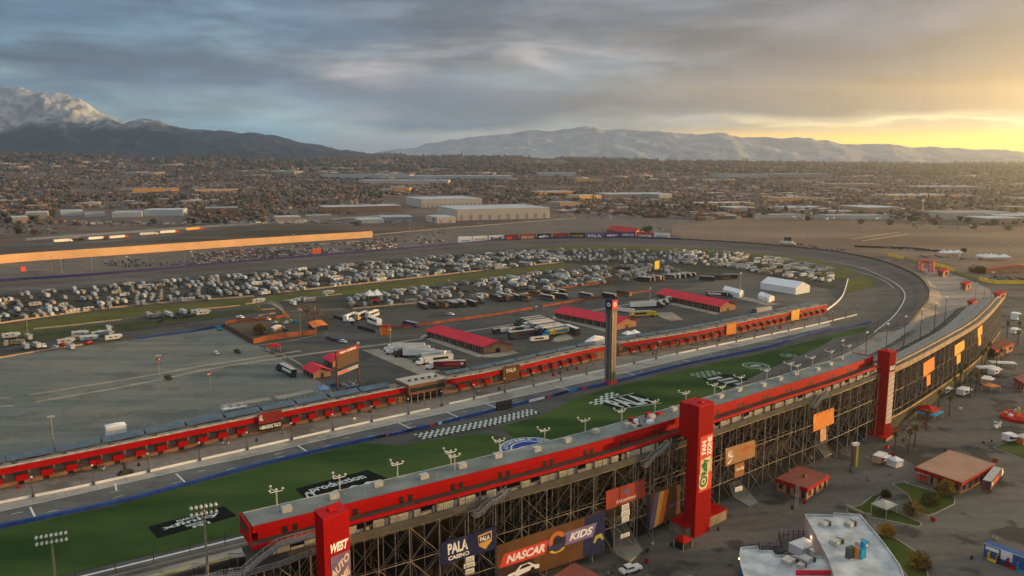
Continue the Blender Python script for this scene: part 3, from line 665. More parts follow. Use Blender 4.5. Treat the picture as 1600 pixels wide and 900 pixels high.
def ring_text(p, mb, s, r, h, a0, a1, m):
    for i, ch in enumerate(s):
        if ch == ' ': continue
        t = rad(a0 + (a1 - a0) * i / (len(s) - 1)); vs, fs = text_geo(ch, .04)
        cu, cv = .5 + r * math.cos(t), .5 + r * math.sin(t); w = h * .8
        mb.add([p.at(cu + (x - .5) * w * math.sin(t) + (y - .5) * h * math.cos(t), cv - (x - .5) * w * math.cos(t) + (y - .5) * h * math.sin(t), .10) for x, y in vs], fs, m)
def round_logo(c, r, ang, big=True):
    p = wpanel(c, r, r, ang, .24); mb = MB(); p.disc(mb, .5, .5, .5, .5, M_GWHT, .0); p.disc(mb, .5, .5, .465, .465, M_GBLU, .04); p.disc(mb, .5, .5, .33, .33, M_GWHT, .07); p.disc(mb, .5, .5, .295, .295, M_GBLU, .09)
    if big:
        ring_text(p, mb, 'AUTOMOBILE CLUB', .40, .085, 165, 15, M_GWHT); p.disc(mb, .5, .47, .27, .14, M_GWHT, .11); p.text(mb, 'AAA', .29, .38, .71, .56, mat('red_turf_paint', (.35, .02, .03), .95), .05, 0, .14)
    else: p.disc(mb, .5, .5, .2, .12, M_GWHT, .12)
    mb.build('turf_emblem', origin=(0, 0, 0), kind='structure')
round_logo(G(829, 701), 11.6, rad(22))
for c_, r_ in ((G(1181, 572), 7.0), (G(1232, 556), 4.5)):
    p = wpanel(c_, r_, r_, rad(30), .24); mb = MB(); p.disc(mb, .5, .5, .5, .5, M_GDIM, .0, .86); p.disc(mb, .5, .5, .26, .16, M_GDIM, .0); p.disc(mb, .5, .5, .40, .34, M_GDIM, .02, .9); mb.build('turf_emblem', M_GDIM, origin=(0, 0, 0), kind='structure')
# lawns in the plaza
M_LAWN = mat('plaza_lawn', (.03, .06, .012), .95, 0, .08, c2=(.065, .085, .02), detail=8)
M_KERBM = M_CONC2
def lawn(P, kerb=True):
    sheet('lawn', P, .14, M_LAWN)
    if kerb:
        mb = MB(); W = [Vector(G3(x, y, 0)) for x, y in P + [P[0]]]; wall_rail(mb, W, .2, .35, M_KERBM, mtop=M_KERBM); mb.build('kerb', M_KERBM, origin=(0, 0, 0), kind='structure')
lawn([(1394, 756), (1410, 754), (1492, 778), (1491, 788), (1463, 802), (1450, 806), (1415, 798), (1428, 790), (1420, 775)])
lawn([(1345, 790), (1362, 776), (1380, 770), (1365, 787), (1400, 800), (1440, 818), (1436, 824), (1380, 812), (1325, 802), (1324, 794)])
lawn([(1366, 833), (1400, 842), (1430, 862), (1448, 890), (1452, 912), (1420, 905), (1395, 870)])
lawn([(1552, 700), (1583, 685), (1640, 690), (1680, 730), (1600, 718)])
# ------------------------------------------------------------------ grandstand
gs = thing('grandstand', 'long curving racetrack grandstand on steel scaffolding with a red suite level along its roof', 'grandstand', tuple(SP(0, 0, 0)))
S_L = -42
def rows(s0, s1, d0, d1, name, m, label=None):
    mb = MB(); ss = np.arange(s0, s1 + .1, 6.0); dd = np.arange(d0, d1, 1.15); prof = []
    zz = lambda d: 25.2 - (d - 2) * (24.2 / 51)
    for d in dd: prof += [(d, zz(d)), (d, zz(d + 1.15)), ] if d + 1.15 < d1 else [(d, zz(d))]
    P = [[SP(s, d, z) for d, z in prof] for s in ss]; n = len(prof); vs = [p for r in P for p in r]
    mb.add(vs, [(i * n + j, i * n + j + 1, (i + 1) * n + j + 1, (i + 1) * n + j) for i in range(len(ss) - 1) for j in range(n - 1)], m)
    return mb.build(name, m, gs, world=True, label=label)
rows(0, SE, 2, 53, 'seat_rows', M_SEAT)
M_SEATY = mat('yellow_and_grey_seats', (.42, .40, .22), .7, 0, .22, c2=(.30, .32, .31), detail=3, lo=.45, hi=.55)
rows(S_L, 0, 27, 47, 'seat_rows', M_SEATY, 'pale yellow and grey seat rows left of the suite level')
rows(S_L, 0, 47.5, 53, 'seat_rows', M_CONC)
# aisles and vomitory walls seen as dark lines on the seats
mb = MB(); zz = lambda d: 25.2 - (d - 2) * (24.2 / 51)
for s in np.arange(30, SE, 15.0):
    for d0 in (2.5,):
        a, b = SP(s, 3, zz(3) + .06), SP(s, 52, zz(52) + .06); t = sdir_at(s) * .55; mb.face([a - t, b - t, b + t, a + t])
mb.build('aisle', M_CONC2, gs, world=True)
for s0, s1, d in ((SR - 60, SE - 8, 15), (SR - 70, SE - 60, 33)):
    mb = MB()
    for s in np.arange(s0, s1, 5.0):
        for dd, h in ((d, .45),):
            a, b = SP(s, dd, zz(dd)), SP(s + 5, dd, zz(dd)); mb.slab(a, b, b + Vector((0, 0, h)), a + Vector((0, 0, h)), .12)
    for s in np.arange(s0, s1, 10.0):
        mb.slab(SP(s, d, zz(d)), SP(s, d + 5, zz(d + 5)), SP(s, d + 5, zz(d + 5) + .6), SP(s, d, zz(d) + .6), .2)
        mb.slab(SP(s, d, zz(d)), SP(s + 3.2, d + 4.8, zz(d + 4.8)), SP(s + 3.2, d + 4.8, zz(d + 4.8) + .5), SP(s, d, zz(d) + .5), .12)
    mb.build('cross_aisle_rail', M_DKST, gs, world=True)
def sprism(name, s0, s1, prof, m, step=6.0, label=None, parent=None):
    """solid of cross section prof [(d,z)...] run along the stand"""
    ss = list(np.arange(s0, s1, step)) + [s1]; mb = MB(); n = len(prof); vs = [SP(s, d, z) for s in ss for d, z in prof]
    mb.add(vs, [(i * n + j, (i + 1) * n + j, (i + 1) * n + (j + 1) % n, i * n + (j + 1) % n) for i in range(len(ss) - 1) for j in range(n)] + [tuple(range(n)), tuple(range((len(ss) - 1) * n + n - 1, (len(ss) - 1) * n - 1, -1))], m)
    return mb.build(name, m, parent or gs, world=True, label=label)
sprism('concourse_slab', -2, SR, [(-3.2, 24.5), (6, 24.5), (6, 25.4), (-3.0, 25.4), (-3.0, 26.2), (-3.2, 26.2)], mat('dark_concrete', (.085, .082, .075), .85, .2, .3))  # darker than the other concrete
sprism('parapet', SR + 2, SE, [(-3.0, 24.0), (3, 24.4), (3, 24.8), (-2.6, 24.8), (-2.6, 26.0), (-3.0, 26.0)], mat('tan_parapet', (.36, .27, .19), .8, .15, .4))  # tan is the parapet's own colour
sprism('parapet_rail', SR + 2, SE, [(-.2, 24.9), (0, 24.9), (0, 26.2), (-.2, 26.2)], M_STEEL)
sprism('balcony_slab', -2, SR, [(-2.9, 28.3), (8, 28.3), (8, 28.7), (-2.7, 28.7), (-2.7, 29.15), (-2.9, 29.15)], M_RED)
sprism('balcony_floor', -1.8, SR - .2, [(-2.68, 28.705), (.48, 28.705), (.48, 28.74), (-2.68, 28.74)], mat('brown_deck', (.10, .06, .05), .8, .2, .5))
sprism('suite_wall', 0, SR, [(.5, 28.72), (.8, 28.72), (.8, 31.2), (.5, 31.2)], M_RED)
sprism('suite_front', 0, SR, [(6.3, 28.72), (6.7, 28.72), (7.0, 31.2), (6.6, 31.2)], M_GLASS)
sprism('roof_fascia', -1.2, SR, [(-.5, 30.7), (-.2, 30.7), (-.2, 32.15), (-.5, 32.15)], M_RED)
sprism('roof', -1.0, SR - .2, [(-.19, 31.2), (7.5, 31.2), (7.5, 31.9), (-.19, 31.9)], M_GREYRF)
sprism('roof_kerb', -1.0, SR, [(7.52, 31.0), (7.75, 31.0), (7.75, 32.05), (7.52, 32.05)], M_AC)
mb = MB(); n0 = SP(-1.2, 0); 
for (s, w) in ((-1.5, .3), (SR + .1, .3)):
    mb = MB(); mb.slab(SP(s, -.4, 28.7), SP(s, 7.7, 28.7), SP(s, 7.7, 32.15), SP(s, -.4, 32.15), .3); mb.build('end_wall', M_RED, gs, world=True)
mb = MB(); mb.slab(SP(-1.85, 6.9, 29.6), SP(-1.85, 2.0, 29.6), SP(-1.85, 2.0, 31.2), SP(-1.85, 6.9, 31.2), .05); mb.build('end_window', M_GLASS, gs, world=True)
# glass wind screens and posts of the open concourse
mb = MB(); mp = MB(); mr_ = MB()
k = 0
for s in np.arange(22, SR - 2, 5.8):
    a, b = SP(s, -2.6, 26.2), SP(s + 5.6, -2.6, 26.2); mp = MB(); mp.slab(SP(s - .2, -2.7, 25.4), SP(s + .2, -2.7, 25.4), SP(s + .2, -2.7, 28.3), SP(s - .2, -2.7, 28.3), .4); mp.build('concourse_post', M_DKST, gs, world=True)
    for j in range(5):
        q = SP(s + j * 1.15, -3.05, 26.2); mr_.tube(q, q + Vector((0, 0, 1.0)), .05, 4)
    mr_.tube(SP(s, -3.05, 27.2), SP(s + 5.8, -3.05, 27.2), .06, 4)
    k += 1
mr_.build('guard_rail', M_STEEL, gs, world=True)
for i, (s0, s1) in enumerate([(0, 24), (24, 60), (60, 96), (96, 118), (130, 166), (166, 202), (202, SR - 6)]):
    mb = MB()
    for s in np.arange(s0, s1 - 2, 2.9): mb.slab(SP(s, -2.35, 25.4), SP(s + 2.75, -2.35, 25.4), SP(s + 2.75, -2.35, 27.7 if (int(s) % 5) else 26.6), SP(s, -2.35, 27.7 if (int(s) % 5) else 26.6), .06)
    mb.build('back_screen', mat('pale_concourse_screen', (.26, .27, .26), .8, .3, .35, c2=(.46, .44, .36), detail=6), gs, world=True)
# doors and small things along the balcony, boxes on the roof
for s in list(np.arange(5, SR - 5, 13.3)):
    for w in (0, 2.2):
        mb = MB(); mb.slab(SP(s + w, .46, 28.72), SP(s + w + 1.1, .46, 28.72), SP(s + w + 1.1, .46, 30.7), SP(s + w, .46, 30.7), .06); mb.build('door', M_BLACK, gs, world=True)
for i, s in enumerate(np.arange(7, SR - 4, 10.8)):
    d = 3.6 + (i % 3) * .9; a = math.atan2(sdir_at(s).y, sdir_at(s).x); c = SP(s, d, 31.9)
    mb = MB(); mb.box(c, (2.1, 1.5, 1.15), a, M_AC); mb.build('roof_unit', M_AC, gs, world=True)
    q = SP(s + 1.07, d, 32.05); mb = MB(); mb.box(q, (.08, 1.1, .8), a, M_BLACK); mb.build('vent', M_BLACK, gs, world=True)
mb = MB()
for s in np.arange(2, SR, 3.7):
    q = SP(s, 1 + 6.5 * random.random(), 31.9); mb.tube(q, q + Vector((0, 0, .5)), .09, 5)
mb.build('vent_pipes', M_AC, gs, world=True)
rr = random.Random(4)
for k in range(16):
    s = 112 + rr.uniform(-9, 9); d = rr.uniform(1.5, 6.5); mb = MB(); mb.box(SP(s, d, 31.9), (rr.uniform(.6, 2.2), rr.uniform(.5, 1.4), rr.uniform(.4, 1.3)), .7); mb.build('roof_unit', [M_DKST, M_AC, M_TENT, M_REDD][k % 4], gs, world=True)
def flood(s, d, z, n=3):
    mb = MB(); q = SP(s, d, z); mb.tube(q, q + Vector((0, 0, 3.3)), .16, 8, M_AC); t = sdir_at(s); nn = Vector((-t.y, t.x, 0))
    mb.tube(q + Vector((0, 0, 3.3)) - t * 1.4, q + Vector((0, 0, 3.3)) + t * 1.4, .09, 5, M_WHITE); mb.tube(q + Vector((0, 0, 3.3)), q + Vector((0, 0, 3.3)) + nn * 2.4 - t * .6, .09, 5, M_WHITE)
    o = mb.build('floodlight_mast', M_WHITE, gs, world=True)
    for p in (q - t * 1.4, q, q + t * 1.4, q + nn * 2.4 - t * .6):
        mb = MB(); mb.ball(p + Vector((0, 0, 3.75)), .31, M_LAMP, .8); mb.build('lamp', M_LAMP, o, world=True)
for s in np.arange(6, SR, 14.2): flood(s, 7.2, 31.9)
for s in (48, 148, 190): flood(s, 4.2, 31.9)
# steel bents under the seats and the braced rear face
ss = np.arange(-36, SE + 1, 7.6)
for i, s in enumerate(ss):
    mb = MB(); top = 24.5
    cols = [(-2.8, 24.5), (5, 23.2), (12, 20), (20, 16.6), (29, 12.6), (38, 8.6)] if s >= -3 else [(27, 13), (36, 9), (44, 5.5)]
    for d, h in cols: mb.tube(SP(s, d, 0), SP(s, d, h), .14, 5)
    for (d0, h0), (d1, h1) in zip(cols, cols[1:]):
        for z in (7.5, 15):
            if min(h0, h1) > z: mb.tube(SP(s, d0, z), SP(s, d1, z), .10, 4)
        mb.tube(SP(s, d0, .2), SP(s, d1, min(h1, 7.5)), .09, 4)
        if h1 > 15: mb.tube(SP(s, d0, 15), SP(s, d1, 7.5), .09, 4); mb.tube(SP(s, d1, 15), SP(s, d0, min(h0, 23.5)), .09, 4)
        mb.tube(SP(s, d0, h0), SP(s, d1, h1), .2, 4)
    mb.build('steel_bent', M_STEEL, gs, world=True)
for i, s in enumerate(ss[:-1]):
    if s < -3: continue
    W = 7.6
    for d, zs in ((-2.8, (0.3, 8, 16, 24.2)), (12, (0.3, 8, 16))):
        mb = MB()
        for z in zs[1:]: mb.tube(SP(s, d, z), SP(s + W, d, z), .09, 4)
        for z0, z1 in zip(zs, zs[1:]):
            if d < 0 and z0 == 16 and i % 4 != 1: mb.tube(SP(s, d, z0), SP(s + W, d, z1), .05, 4)
            elif d < 0 and (i % 4 in (1,) or z0 == 8): 
                mb.tube(SP(s, d, z0), SP(s + W, d, z1), .06, 4); mb.tube(SP(s + W, d, z0), SP(s, d, z1), .06, 4)
            elif d > 0: mb.tube(SP(s, d, z0), SP(s + W, d, z1), .07, 4)
        if d > 0: mb.build('inner_bracing', M_STEEL, gs, world=True)
        else: outer = mb
    mb = outer
    if s > SR - 10:
        for j in (2.5, 5.0): mb.tube(SP(s + j, -2.8, 4.5), SP(s + j, -2.8, 24.2), .07, 4)
        for d in (8,):
            mb.tube(SP(s + 3, d, .1), SP(s + 3, d, 23), .12, 4); mb.tube(SP(s + 3, d, 2), SP(s + 6, d, 12), .09, 4); mb.tube(SP(s, d, 12), SP(s + 3, d, 22), .09, 4)
    mb.build('cross_bracing', M_STEEL, gs, world=True)
# lower gallery rail along the far half, and parts below the seats coloured dark for shade
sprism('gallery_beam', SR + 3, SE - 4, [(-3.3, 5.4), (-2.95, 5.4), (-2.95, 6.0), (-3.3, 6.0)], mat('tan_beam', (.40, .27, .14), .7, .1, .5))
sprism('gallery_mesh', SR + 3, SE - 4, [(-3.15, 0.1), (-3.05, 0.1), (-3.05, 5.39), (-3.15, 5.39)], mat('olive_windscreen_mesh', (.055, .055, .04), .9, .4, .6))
sprism('understand_floor', 0, SE, [(0, .06), (44, .06), (44, .3), (0, .3)], mat('understand_shade_paving', (.05, .05, .045), .9, .2, .1))
sprism('understand_wall', 0, SE, [(24, .3), (24.4, .3), (24.4, 11), (24, 11)], mat('understand_shade_blockwork', (.03, .025, .022), .9, .3, .2))
sprism('kiosk_row', 14, SR, [(13, .3), (22, .3), (22, 4.2), (13, 4.2)], mat('understand_shade_kiosks', (.035, .03, .028), .8, .4, .15))
# stair towers hanging off the rear face
def stair(s, d, dirn, name='stair'):
    t = MB(); r = MB(); z = 24.6; sgn = 1
    for fl in range(4):
        z1 = z - 3.0; a, b = s, s + 6.5 * dirn
        if fl % 2: a, b = b, a
        for off in (0, 1.6):
            r.tube(SP(a, d - off - fl % 2 * 0.0, z + 1.0), SP(b, d - off, z1 + 1.0), .05, 4); r.tube(SP(a, d - off, z + .3), SP(b, d - off, z1 + .3), .04, 4)
            t.tube(SP(a, d - off, z - .1), SP(b, d - off, z1 - .1), .14, 4)
        for k in range(12):
            f = (k + .5) / 12; q = SP(a + (b - a) * f, d - .8, z + (z1 - z) * f); an = math.atan2(sdir_at(s).y, sdir_at(s).x); t.box(q, (.5, 1.6, .06), an)
            if k % 3 == 0: p = SP(a + (b - a) * f, d - 1.6, z + (z1 - z) * f); r.tube(p, p + Vector((0, 0, 1)), .035, 4)
        q = SP(b + .8 * (1 if b > a else -1), d - .8, z1 - .1); t.box(q, (1.7, 1.8, .1), math.atan2(sdir_at(s).y, sdir_at(s).x)); z = z1
    o = t.build(name, M_AC, gs, world=True); r.build('handrail', M_AC, o, world=True)
# stair flight at the left end, coming down outside the end wall
def flight(P, w=1.7, name='stair'):
    t = MB(); r = MB()
    for a, b in zip(P, P[1:]):
        a, b = Vector(a), Vector(b); d = (b - a); dh = Vector((d.x, d.y, 0)).normalized(); n = Vector((-dh.y, dh.x, 0)); an = math.atan2(dh.y, dh.x)
        for o in (-w / 2, w / 2):
            t.tube(a + n * o, b + n * o, .16, 4); r.tube(a + n * o + Vector((0, 0, 1.05)), b + n * o + Vector((0, 0, 1.05)), .06, 4); r.tube(a + n * o + Vector((0, 0, .55)), b + n * o + Vector((0, 0, .55)), .035, 4)
        m_ = max(2, int(d.length / .45))
        for k in range(m_):
            q = a + d * ((k + .5) / m_); t.box(q, (.48, w, .07), an)
            if k % 3 == 0:
                for o in (-w / 2, w / 2): r.tube(q + n * o, q + n * o + Vector((0, 0, 1.05)), .04, 4)
    o = t.build(name, mat('grey_stair_steel', (.17, .17, .165), .6, .15, .8), gs, world=True); r.build('handrail', M_AC, o, world=True)
flight([SP(11, -3.9, 28.6), SP(3, -3.9, 28.6), SP(-1, -3.9, 26.6), SP(-4.5, -3.9, 24.4), SP(-7, -3.0, 24.4)])
flight([SP(-7, -3.0, 24.4), SP(-8, 2.5, 22), SP(-9, 8, 19), SP(-10, 13, 16.5), SP(-12, 20, 13.5)], 2.2)
flight([SP(-10, -2.4, 24.3), SP(-12, 3.5, 20.9), SP(-13, 11, 17), SP(-14, 18, 13.6)], 1.8)
flight([SP(18, -3.9, 26.0), SP(3, -3.9, 24.4), SP(-4, -3.9, 24.3)], 1.6, 'walkway')
for s_ in (58, 112, 196):
    flight([SP(s_, -4.1, 27.2), SP(s_ - 3.5, -4.1, 25.3), SP(s_ - 5, -4.1, 25.3), SP(s_ - 8.5, -4.1, 23.2), SP(s_ - 10, -4.1, 23.2)], 1.5)
    mb = MB()
    for k in range(6):
        q = SP(s_ - 2.5 * k, -5.1, 0); mb.tube((q.x, q.y, 0.1 if k == 5 and s_ < 190 else 20), (q.x, q.y, 23.5 + (5 - k) * .9), .10, 4)
    mb.build('stair_posts', M_STEEL, gs, world=True)
# entrance ramps
for P in (((962, 868), (984, 880), (1004, 862), (968, 800), (950, 806)), ((1145, 778), (1170, 793), (1184, 786), (1155, 752), (1138, 757)), ((1268, 690), (1288, 716), (1300, 710), (1285, 690))):
    poly = [G(*p) for p in P]; mb = MB(); mb.prism(poly, .06, .42, M_CONC); mb.build('entrance_ramp', M_CONC, gs, world=True)
# scaffold signs painted white on dark, small stacks
# ------------------------------------------------------------------ elevator towers
def tower(name, label, front, left, right, h, fn, headL=None, plinth=None, hz=0):
    """front corner, end of left face, end of right face (plan)"""
    f, l, r = Vector(front), Vector(left), Vector(right); b = l + r - f
    t = thing('elevator_tower', label, 'tower', (f.x, f.y, 0)); mb = MB(); mb.prism([f, r, b, l], .1, h - .25, M_RED); mb.build('shaft', M_RED, t, world=True)
    mb = MB(); k = (f + b) / 2; mb.prism([k + (q - k) * 1.015 for q in (f, r, b, l)], h - .25, h, M_REDD); u = (r - f).normalized(); an = math.atan2(u.y, u.x); mb.box((k.x, k.y, h), (1.6, 1.0, .6), an, M_REDD); mb.build('roof', M_REDD, t, world=True)
    # ribs of the cladding
    mb = MB()
    for a, c in ((f, r), (l, f)):
        L = (c - a).length; u = (c - a).normalized(); n = Vector((u.y, -u.x)); m_ = int(L / .42)
        for i in range(1, m_):
            q = a + u * (i * L / m_) + n * .02; mb.box((q.x, q.y, .12), (.10, .06, h - .5), math.atan2(u.y, u.x), M_RED)
    mb.build('cladding_ribs', M_RED, t, world=True)
    if headL:
        q = l + (l - f).normalized() * headL; b2 = b + (l - f).normalized() * headL; mb = MB(); mb.prism([l, q, b2, b], hz, h - .3, M_RED); mb.build('head', M_RED, t, world=True)
    if plinth:
        poly = [G(*p) for p in plinth[0]]; mb = MB(); mb.prism(poly, .1, plinth[1] - .3, mat('stained_tan_block', (.26, .21, .15), .9, .3, .3, detail=8)); mb.build('plinth', None, t, world=True)
        c = Vector(np.mean(poly, axis=0)); mb = MB(); mb.prism([c + (Vector(q) - c) * 1.03 for q in poly], plinth[1] - .3, plinth[1], M_RED); mb.build('plinth_roof', M_RED, t, world=True)
    P = Panel(Vector((f.x, f.y, 0)), Vector((r.x, r.y, 0)), Vector((r.x, r.y, h)), Vector((f.x, f.y, h))); fn(P, t, h); return t
M_PURPB = mat('faded_purple_banner', (.16, .12, .22), .7, .15, .4); M_LRED = mat('bright_red_banner', (.62, .07, .05), .6, .1, .4); M_PALE = mat('pale_tan_lettering', (.62, .50, .42), .7, .1, .6)
def w_sign(p, t, h):
    mb = MB(); p.text(mb, 'WEST', .22, 28.3 / h, .93, 30.3 / h, M_WLET, .05, .3, .12); mb.build('lettering', M_WLET, t, world=True)
    mb = MB(); mb.slab(p.at(.22, 8 / h, .12), p.at(.99, 8 / h, .12), p.at(.99, 27.6 / h, .12), p.at(.22, 27.6 / h, .12), .1); o = mb.build('banner_panel', M_PURPB, t, world=True)
    mb = MB()
    for k, s in enumerate(('AUTO', 'HOME', 'LIFE')):
        q0 = p.at(.26, (22.6 - 3.1 * k) / h, .16); ax = (p.at(.96, (22.6 - 3.1 * k + 3.3) / h, .16) - q0); q1 = q0 + ax; up = Vector((-ax.normalized().x * .35, -ax.normalized().y * .35, 1)).normalized() * 1.7
        Panel(q0, q1, q1 + up, q0 + up).text(mb, s, 0, 0, 1, 1, M_PALE, .04, 0, .02)
    mb.build('lettering', M_PALE, o, world=True)
def xy(px, py, z): return G(px, py, z)
tower('elevator_tower', 'red elevator tower reading WEST at the near left end of the grandstand', xy(505, 812, 36), xy(491, 797, 36), xy(545, 797, 36), 36, w_sign)
def o_sign(p, t, h):
    mb = MB(); z0, z1 = 13.2, 29.6; u0, u1 = .12, .96
    mb.slab(p.at(u0, z0 / h, .12), p.at(u1, z0 / h, .12), p.at(u1, z1 / h, .12), p.at(u0, z1 / h, .12), .1); o = mb.build('banner_panel', M_LRED, t, world=True)
    mb = MB(); g = mat('dark_green_lettering', (.03, .16, .05), .6); y = mat('cream_lettering', (.66, .60, .36), .6, .05)
    p.text(mb, 'FAN', .22, 24.2 / h, .52, 28.2 / h, M_WLET, .05, 0, .16, 90); p.text(mb, 'ZONE', .58, 23.4 / h, .88, 29.0 / h, M_WLET, .05, 0, .16, 90)
    mb.build('lettering', M_WLET, o, world=True)
    mb = MB(); p.poly(mb, [(.14, 18.2 / h), (.14, 15 / h), (.30, 13.9 / h), (.62, 13.9 / h), (.72, 15.2 / h), (.72, 18.4 / h), (.86, 18.8 / h), (.86, 23.1 / h), (.2, 22.8 / h), (.2, 18.6 / h)], y, .14); mb.build('emblem', y, o, world=True)
    mb = MB(); p.disc(mb, .42, 16.2 / h, .25, 1.65 / h, g, .17, .62, 26); p.text(mb, 'Reilly', .26, 18.0 / h, .74, 22.7 / h, g, .06, 0, .17, 90); p.rect(mb, .2, 17.75 / h, .30, 18.1 / h, g, .17); p.disc(mb, .42, 16.2 / h, .07, .45 / h, g, .17, 0, 8)
    mb.build('lettering', g, o, world=True)
    mb = MB(); p.text(mb, 'AUTO PARTS', .88, 18.2 / h, .945, 22.4 / h, M_WLET, .03, 0, .17, 90); mb.build('lettering', M_WLET, o, world=True)
fO, lO, rO = Vector(xy(1093, 636, 38.5)), Vector(xy(1062, 626, 38.5)), Vector(xy(1117, 628, 38.5)); l2 = fO + (lO - fO) * .56
tower('elevator_tower', 'red elevator tower reading FAN ZONE and O Reilly at the middle of the grandstand', fO, l2, rO, 38.5, o_sign, headL=(lO - fO).length * .44, hz=28.5,
      plinth=([(1047, 829), (1072, 842), (1135, 812), (1105, 799)], 3.4))
def e_sign(p, t, h):
    mb = MB(); mb.slab(p.at(.08, 6 / h, .12), p.at(.96, 6 / h, .12), p.at(.96, 26.4 / h, .12), p.at(.08, 26.4 / h, .12), .1); o = mb.build('banner_panel', mat('pale_pink_banner', (.60, .42, .34), .6, .15, .25, c2=(.66, .52, .44)), t, world=True)
    mb = MB(); p.text(mb, 'EAST', .12, 27 / h, .9, 28.8 / h, M_WLET, .06, 0, .14)
    for k in range(9): p.poly(mb, [(.12, (8 + 1.9 * k) / h), (.9, (9.2 + 1.9 * k) / h), (.9, (9.6 + 1.9 * k) / h), (.12, (8.4 + 1.9 * k) / h)], M_WLET, .17)
    mb.build('lettering', M_WLET, t, world=True)
fE, lE, rE = Vector(xy(1391, 550, 34.3)), Vector(xy(1372, 547, 34.3)), Vector(xy(1401, 548, 34.3))
tower('elevator_tower', 'red elevator tower with a pale side banner at the far end of the suites', fE, lE, rE, 34.3, e_sign, plinth=([(1351, 682), (1384, 692), (1403, 677), (1385, 672)], 1.6))

# ------------------------------------------------------------------ banners on the rear face
def banner(px, m, label, fn=None, d=-3.15, cat='banner'):
    """px: lower left, lower right, upper right, upper left"""
    P = Panel(*[FP(x, y, d) for x, y in px]); t = thing('banner', label, cat, tuple((P.P[0] + P.P[1]) / 2)); mb = MB(); mb.slab(P.P[0], P.P[1], P.P[2], P.P[3], .15); mb.build('cloth', m, t, world=True)
    if fn: fn(P, t)
    return t
def letters(P, t, specs, m, name='lettering'):
    mb = MB()
    for s, u0, v0, u1, v1, *r in specs: P.text(mb, s, u0, v0, u1, v1, m, .04, r[0] if r else 0)
    mb.build(name, m, t, world=True)
M_NAVY = mat('navy_banner', (.022, .028, .085), .7, .15, .4); M_BRN = mat('brown_banner', (.13, .065, .03), .8, .2, .2); M_ORB = mat('orange_banner', (.72, .26, .06), .7, .08, .4); M_YLB = mat('amber_banner', (.80, .42, .08), .7, .08, .4); M_BRICK = mat('brick_red_banner', (.30, .05, .04), .7, .1, .3)  # amber doubles as painted sunlight on town walls
def b_pala(P, t):
    letters(P, t, [('PALA', .12, .38, .48, .86), ('CASINO', .12, .12, .50, .30)], M_WLET)
    mb = MB(); P.poly(mb, [(.66, .82), (.92, .88), (.92, .42), (.80, .12), (.68, .34)], mat('gold_shield', (.62, .36, .10), .6), .03); P.poly(mb, [(.68, .74), (.90, .80), (.90, .50), (.68, .46)], M_NAVY, .05); mb.build('emblem', None, t, world=True)
    letters(P, t, [('PALA', .70, .52, .88, .72)], M_WLET)
banner([(690, 884), (775, 857), (775, 822), (688, 849)], M_NAVY, 'navy PALA CASINO banner with a gold shield on the scaffolding', b_pala)
def b_kids(P, t):
    mb = MB(); P.poly(mb, [(.78, 0), (1, 0), (1, .99), (.80, .99)], M_NAVY, .03); mb.build('mural_edge', None, t, world=True); mb = MB(); P.poly(mb, [(0, 0), (.38, 0), (.30, .45), (0, .45)], mat('dark_mural_patch', (.05, .03, .03), .8), .03); mb.build('mural_patch', None, t, world=True)
    mb = MB(); P.poly(mb, [(.02, .42), (.42, .42), (.46, .74), (.06, .74)], M_LRED, .05); mb.build('red_strip', M_LRED, t, world=True)
    mb = MB(); P.poly(mb, [(.60, .46), (.88, .46), (.92, .78), (.60, .78)], mat('violet_strip', (.20, .16, .36), .7), .05); mb.build('violet_strip', None, t, world=True)
    letters(P, t, [('NASCAR', .08, .48, .42, .68, .3), ('KIDS', .65, .53, .88, .72, .3)], M_WLET)
    hm_ = MB(); P.disc(hm_, .535, .62, .085, .26, mat('navy_helmet', (.04, .04, .12), .5), .08); P.disc(hm_, .535, .64, .078, .24, mat('orange_helmet', (.55, .16, .04), .5), .10, .55, 24, 20, 200); P.poly(hm_, [(.50, .56), (.60, .56), (.605, .70), (.50, .72)], M_BLACK, .12); P.disc(hm_, .535, .44, .07, .09, M_YEL, .12, .6, 16, 180, 360); hm_.build('helmet_picture', None, t, world=True)
    c_ = MB(); yg = mat('olive_controller', (.42, .40, .10), .6); P.poly(c_, [(.88, .30), (.905, .46), (.965, .48), (.99, .32), (.97, .30), (.95, .38), (.92, .37), (.90, .28)], yg, .08); c_.build('controller_picture', yg, t, world=True)
    c_ = MB(); P.poly(c_, [(.06, .10), (.10, .20), (.16, .22), (.20, .33), (.28, .34), (.33, .24), (.37, .22), (.37, .12), (.30, .14), (.08, .04)], M_WLET, .08); P.poly(c_, [(.19, .23), (.215, .31), (.27, .32), (.30, .25)], M_BLACK, .10); P.disc(c_, .14, .09, .02, .05, M_BLACK, .11, 0, 12); P.disc(c_, .31, .15, .02, .05, M_BLACK, .11, 0, 12); c_.build('racing_car_picture', None, t, world=True)
banner([(776, 916), (945, 861), (945, 798), (776, 853)], M_BRN, 'brown NASCAR KIDS mural with a helmet and a white racing car', b_kids)
def b_aaa(P, t):
    letters(P, t, [('AAA.com/travel', .25, .14, .75, .34)], M_PALE); mb = MB(); P.disc(mb, .52, .64, .08, .17, M_PURPB, .05, .45, 24); P.disc(mb, .52, .64, .035, .07, M_PURPB, .06); mb.build('emblem', M_PURPB, t, world=True)
banner([(947, 797), (1008, 776), (1008, 748), (947, 768)], M_BRICK, 'brick red AAA.com/travel banner above the gate', b_aaa)
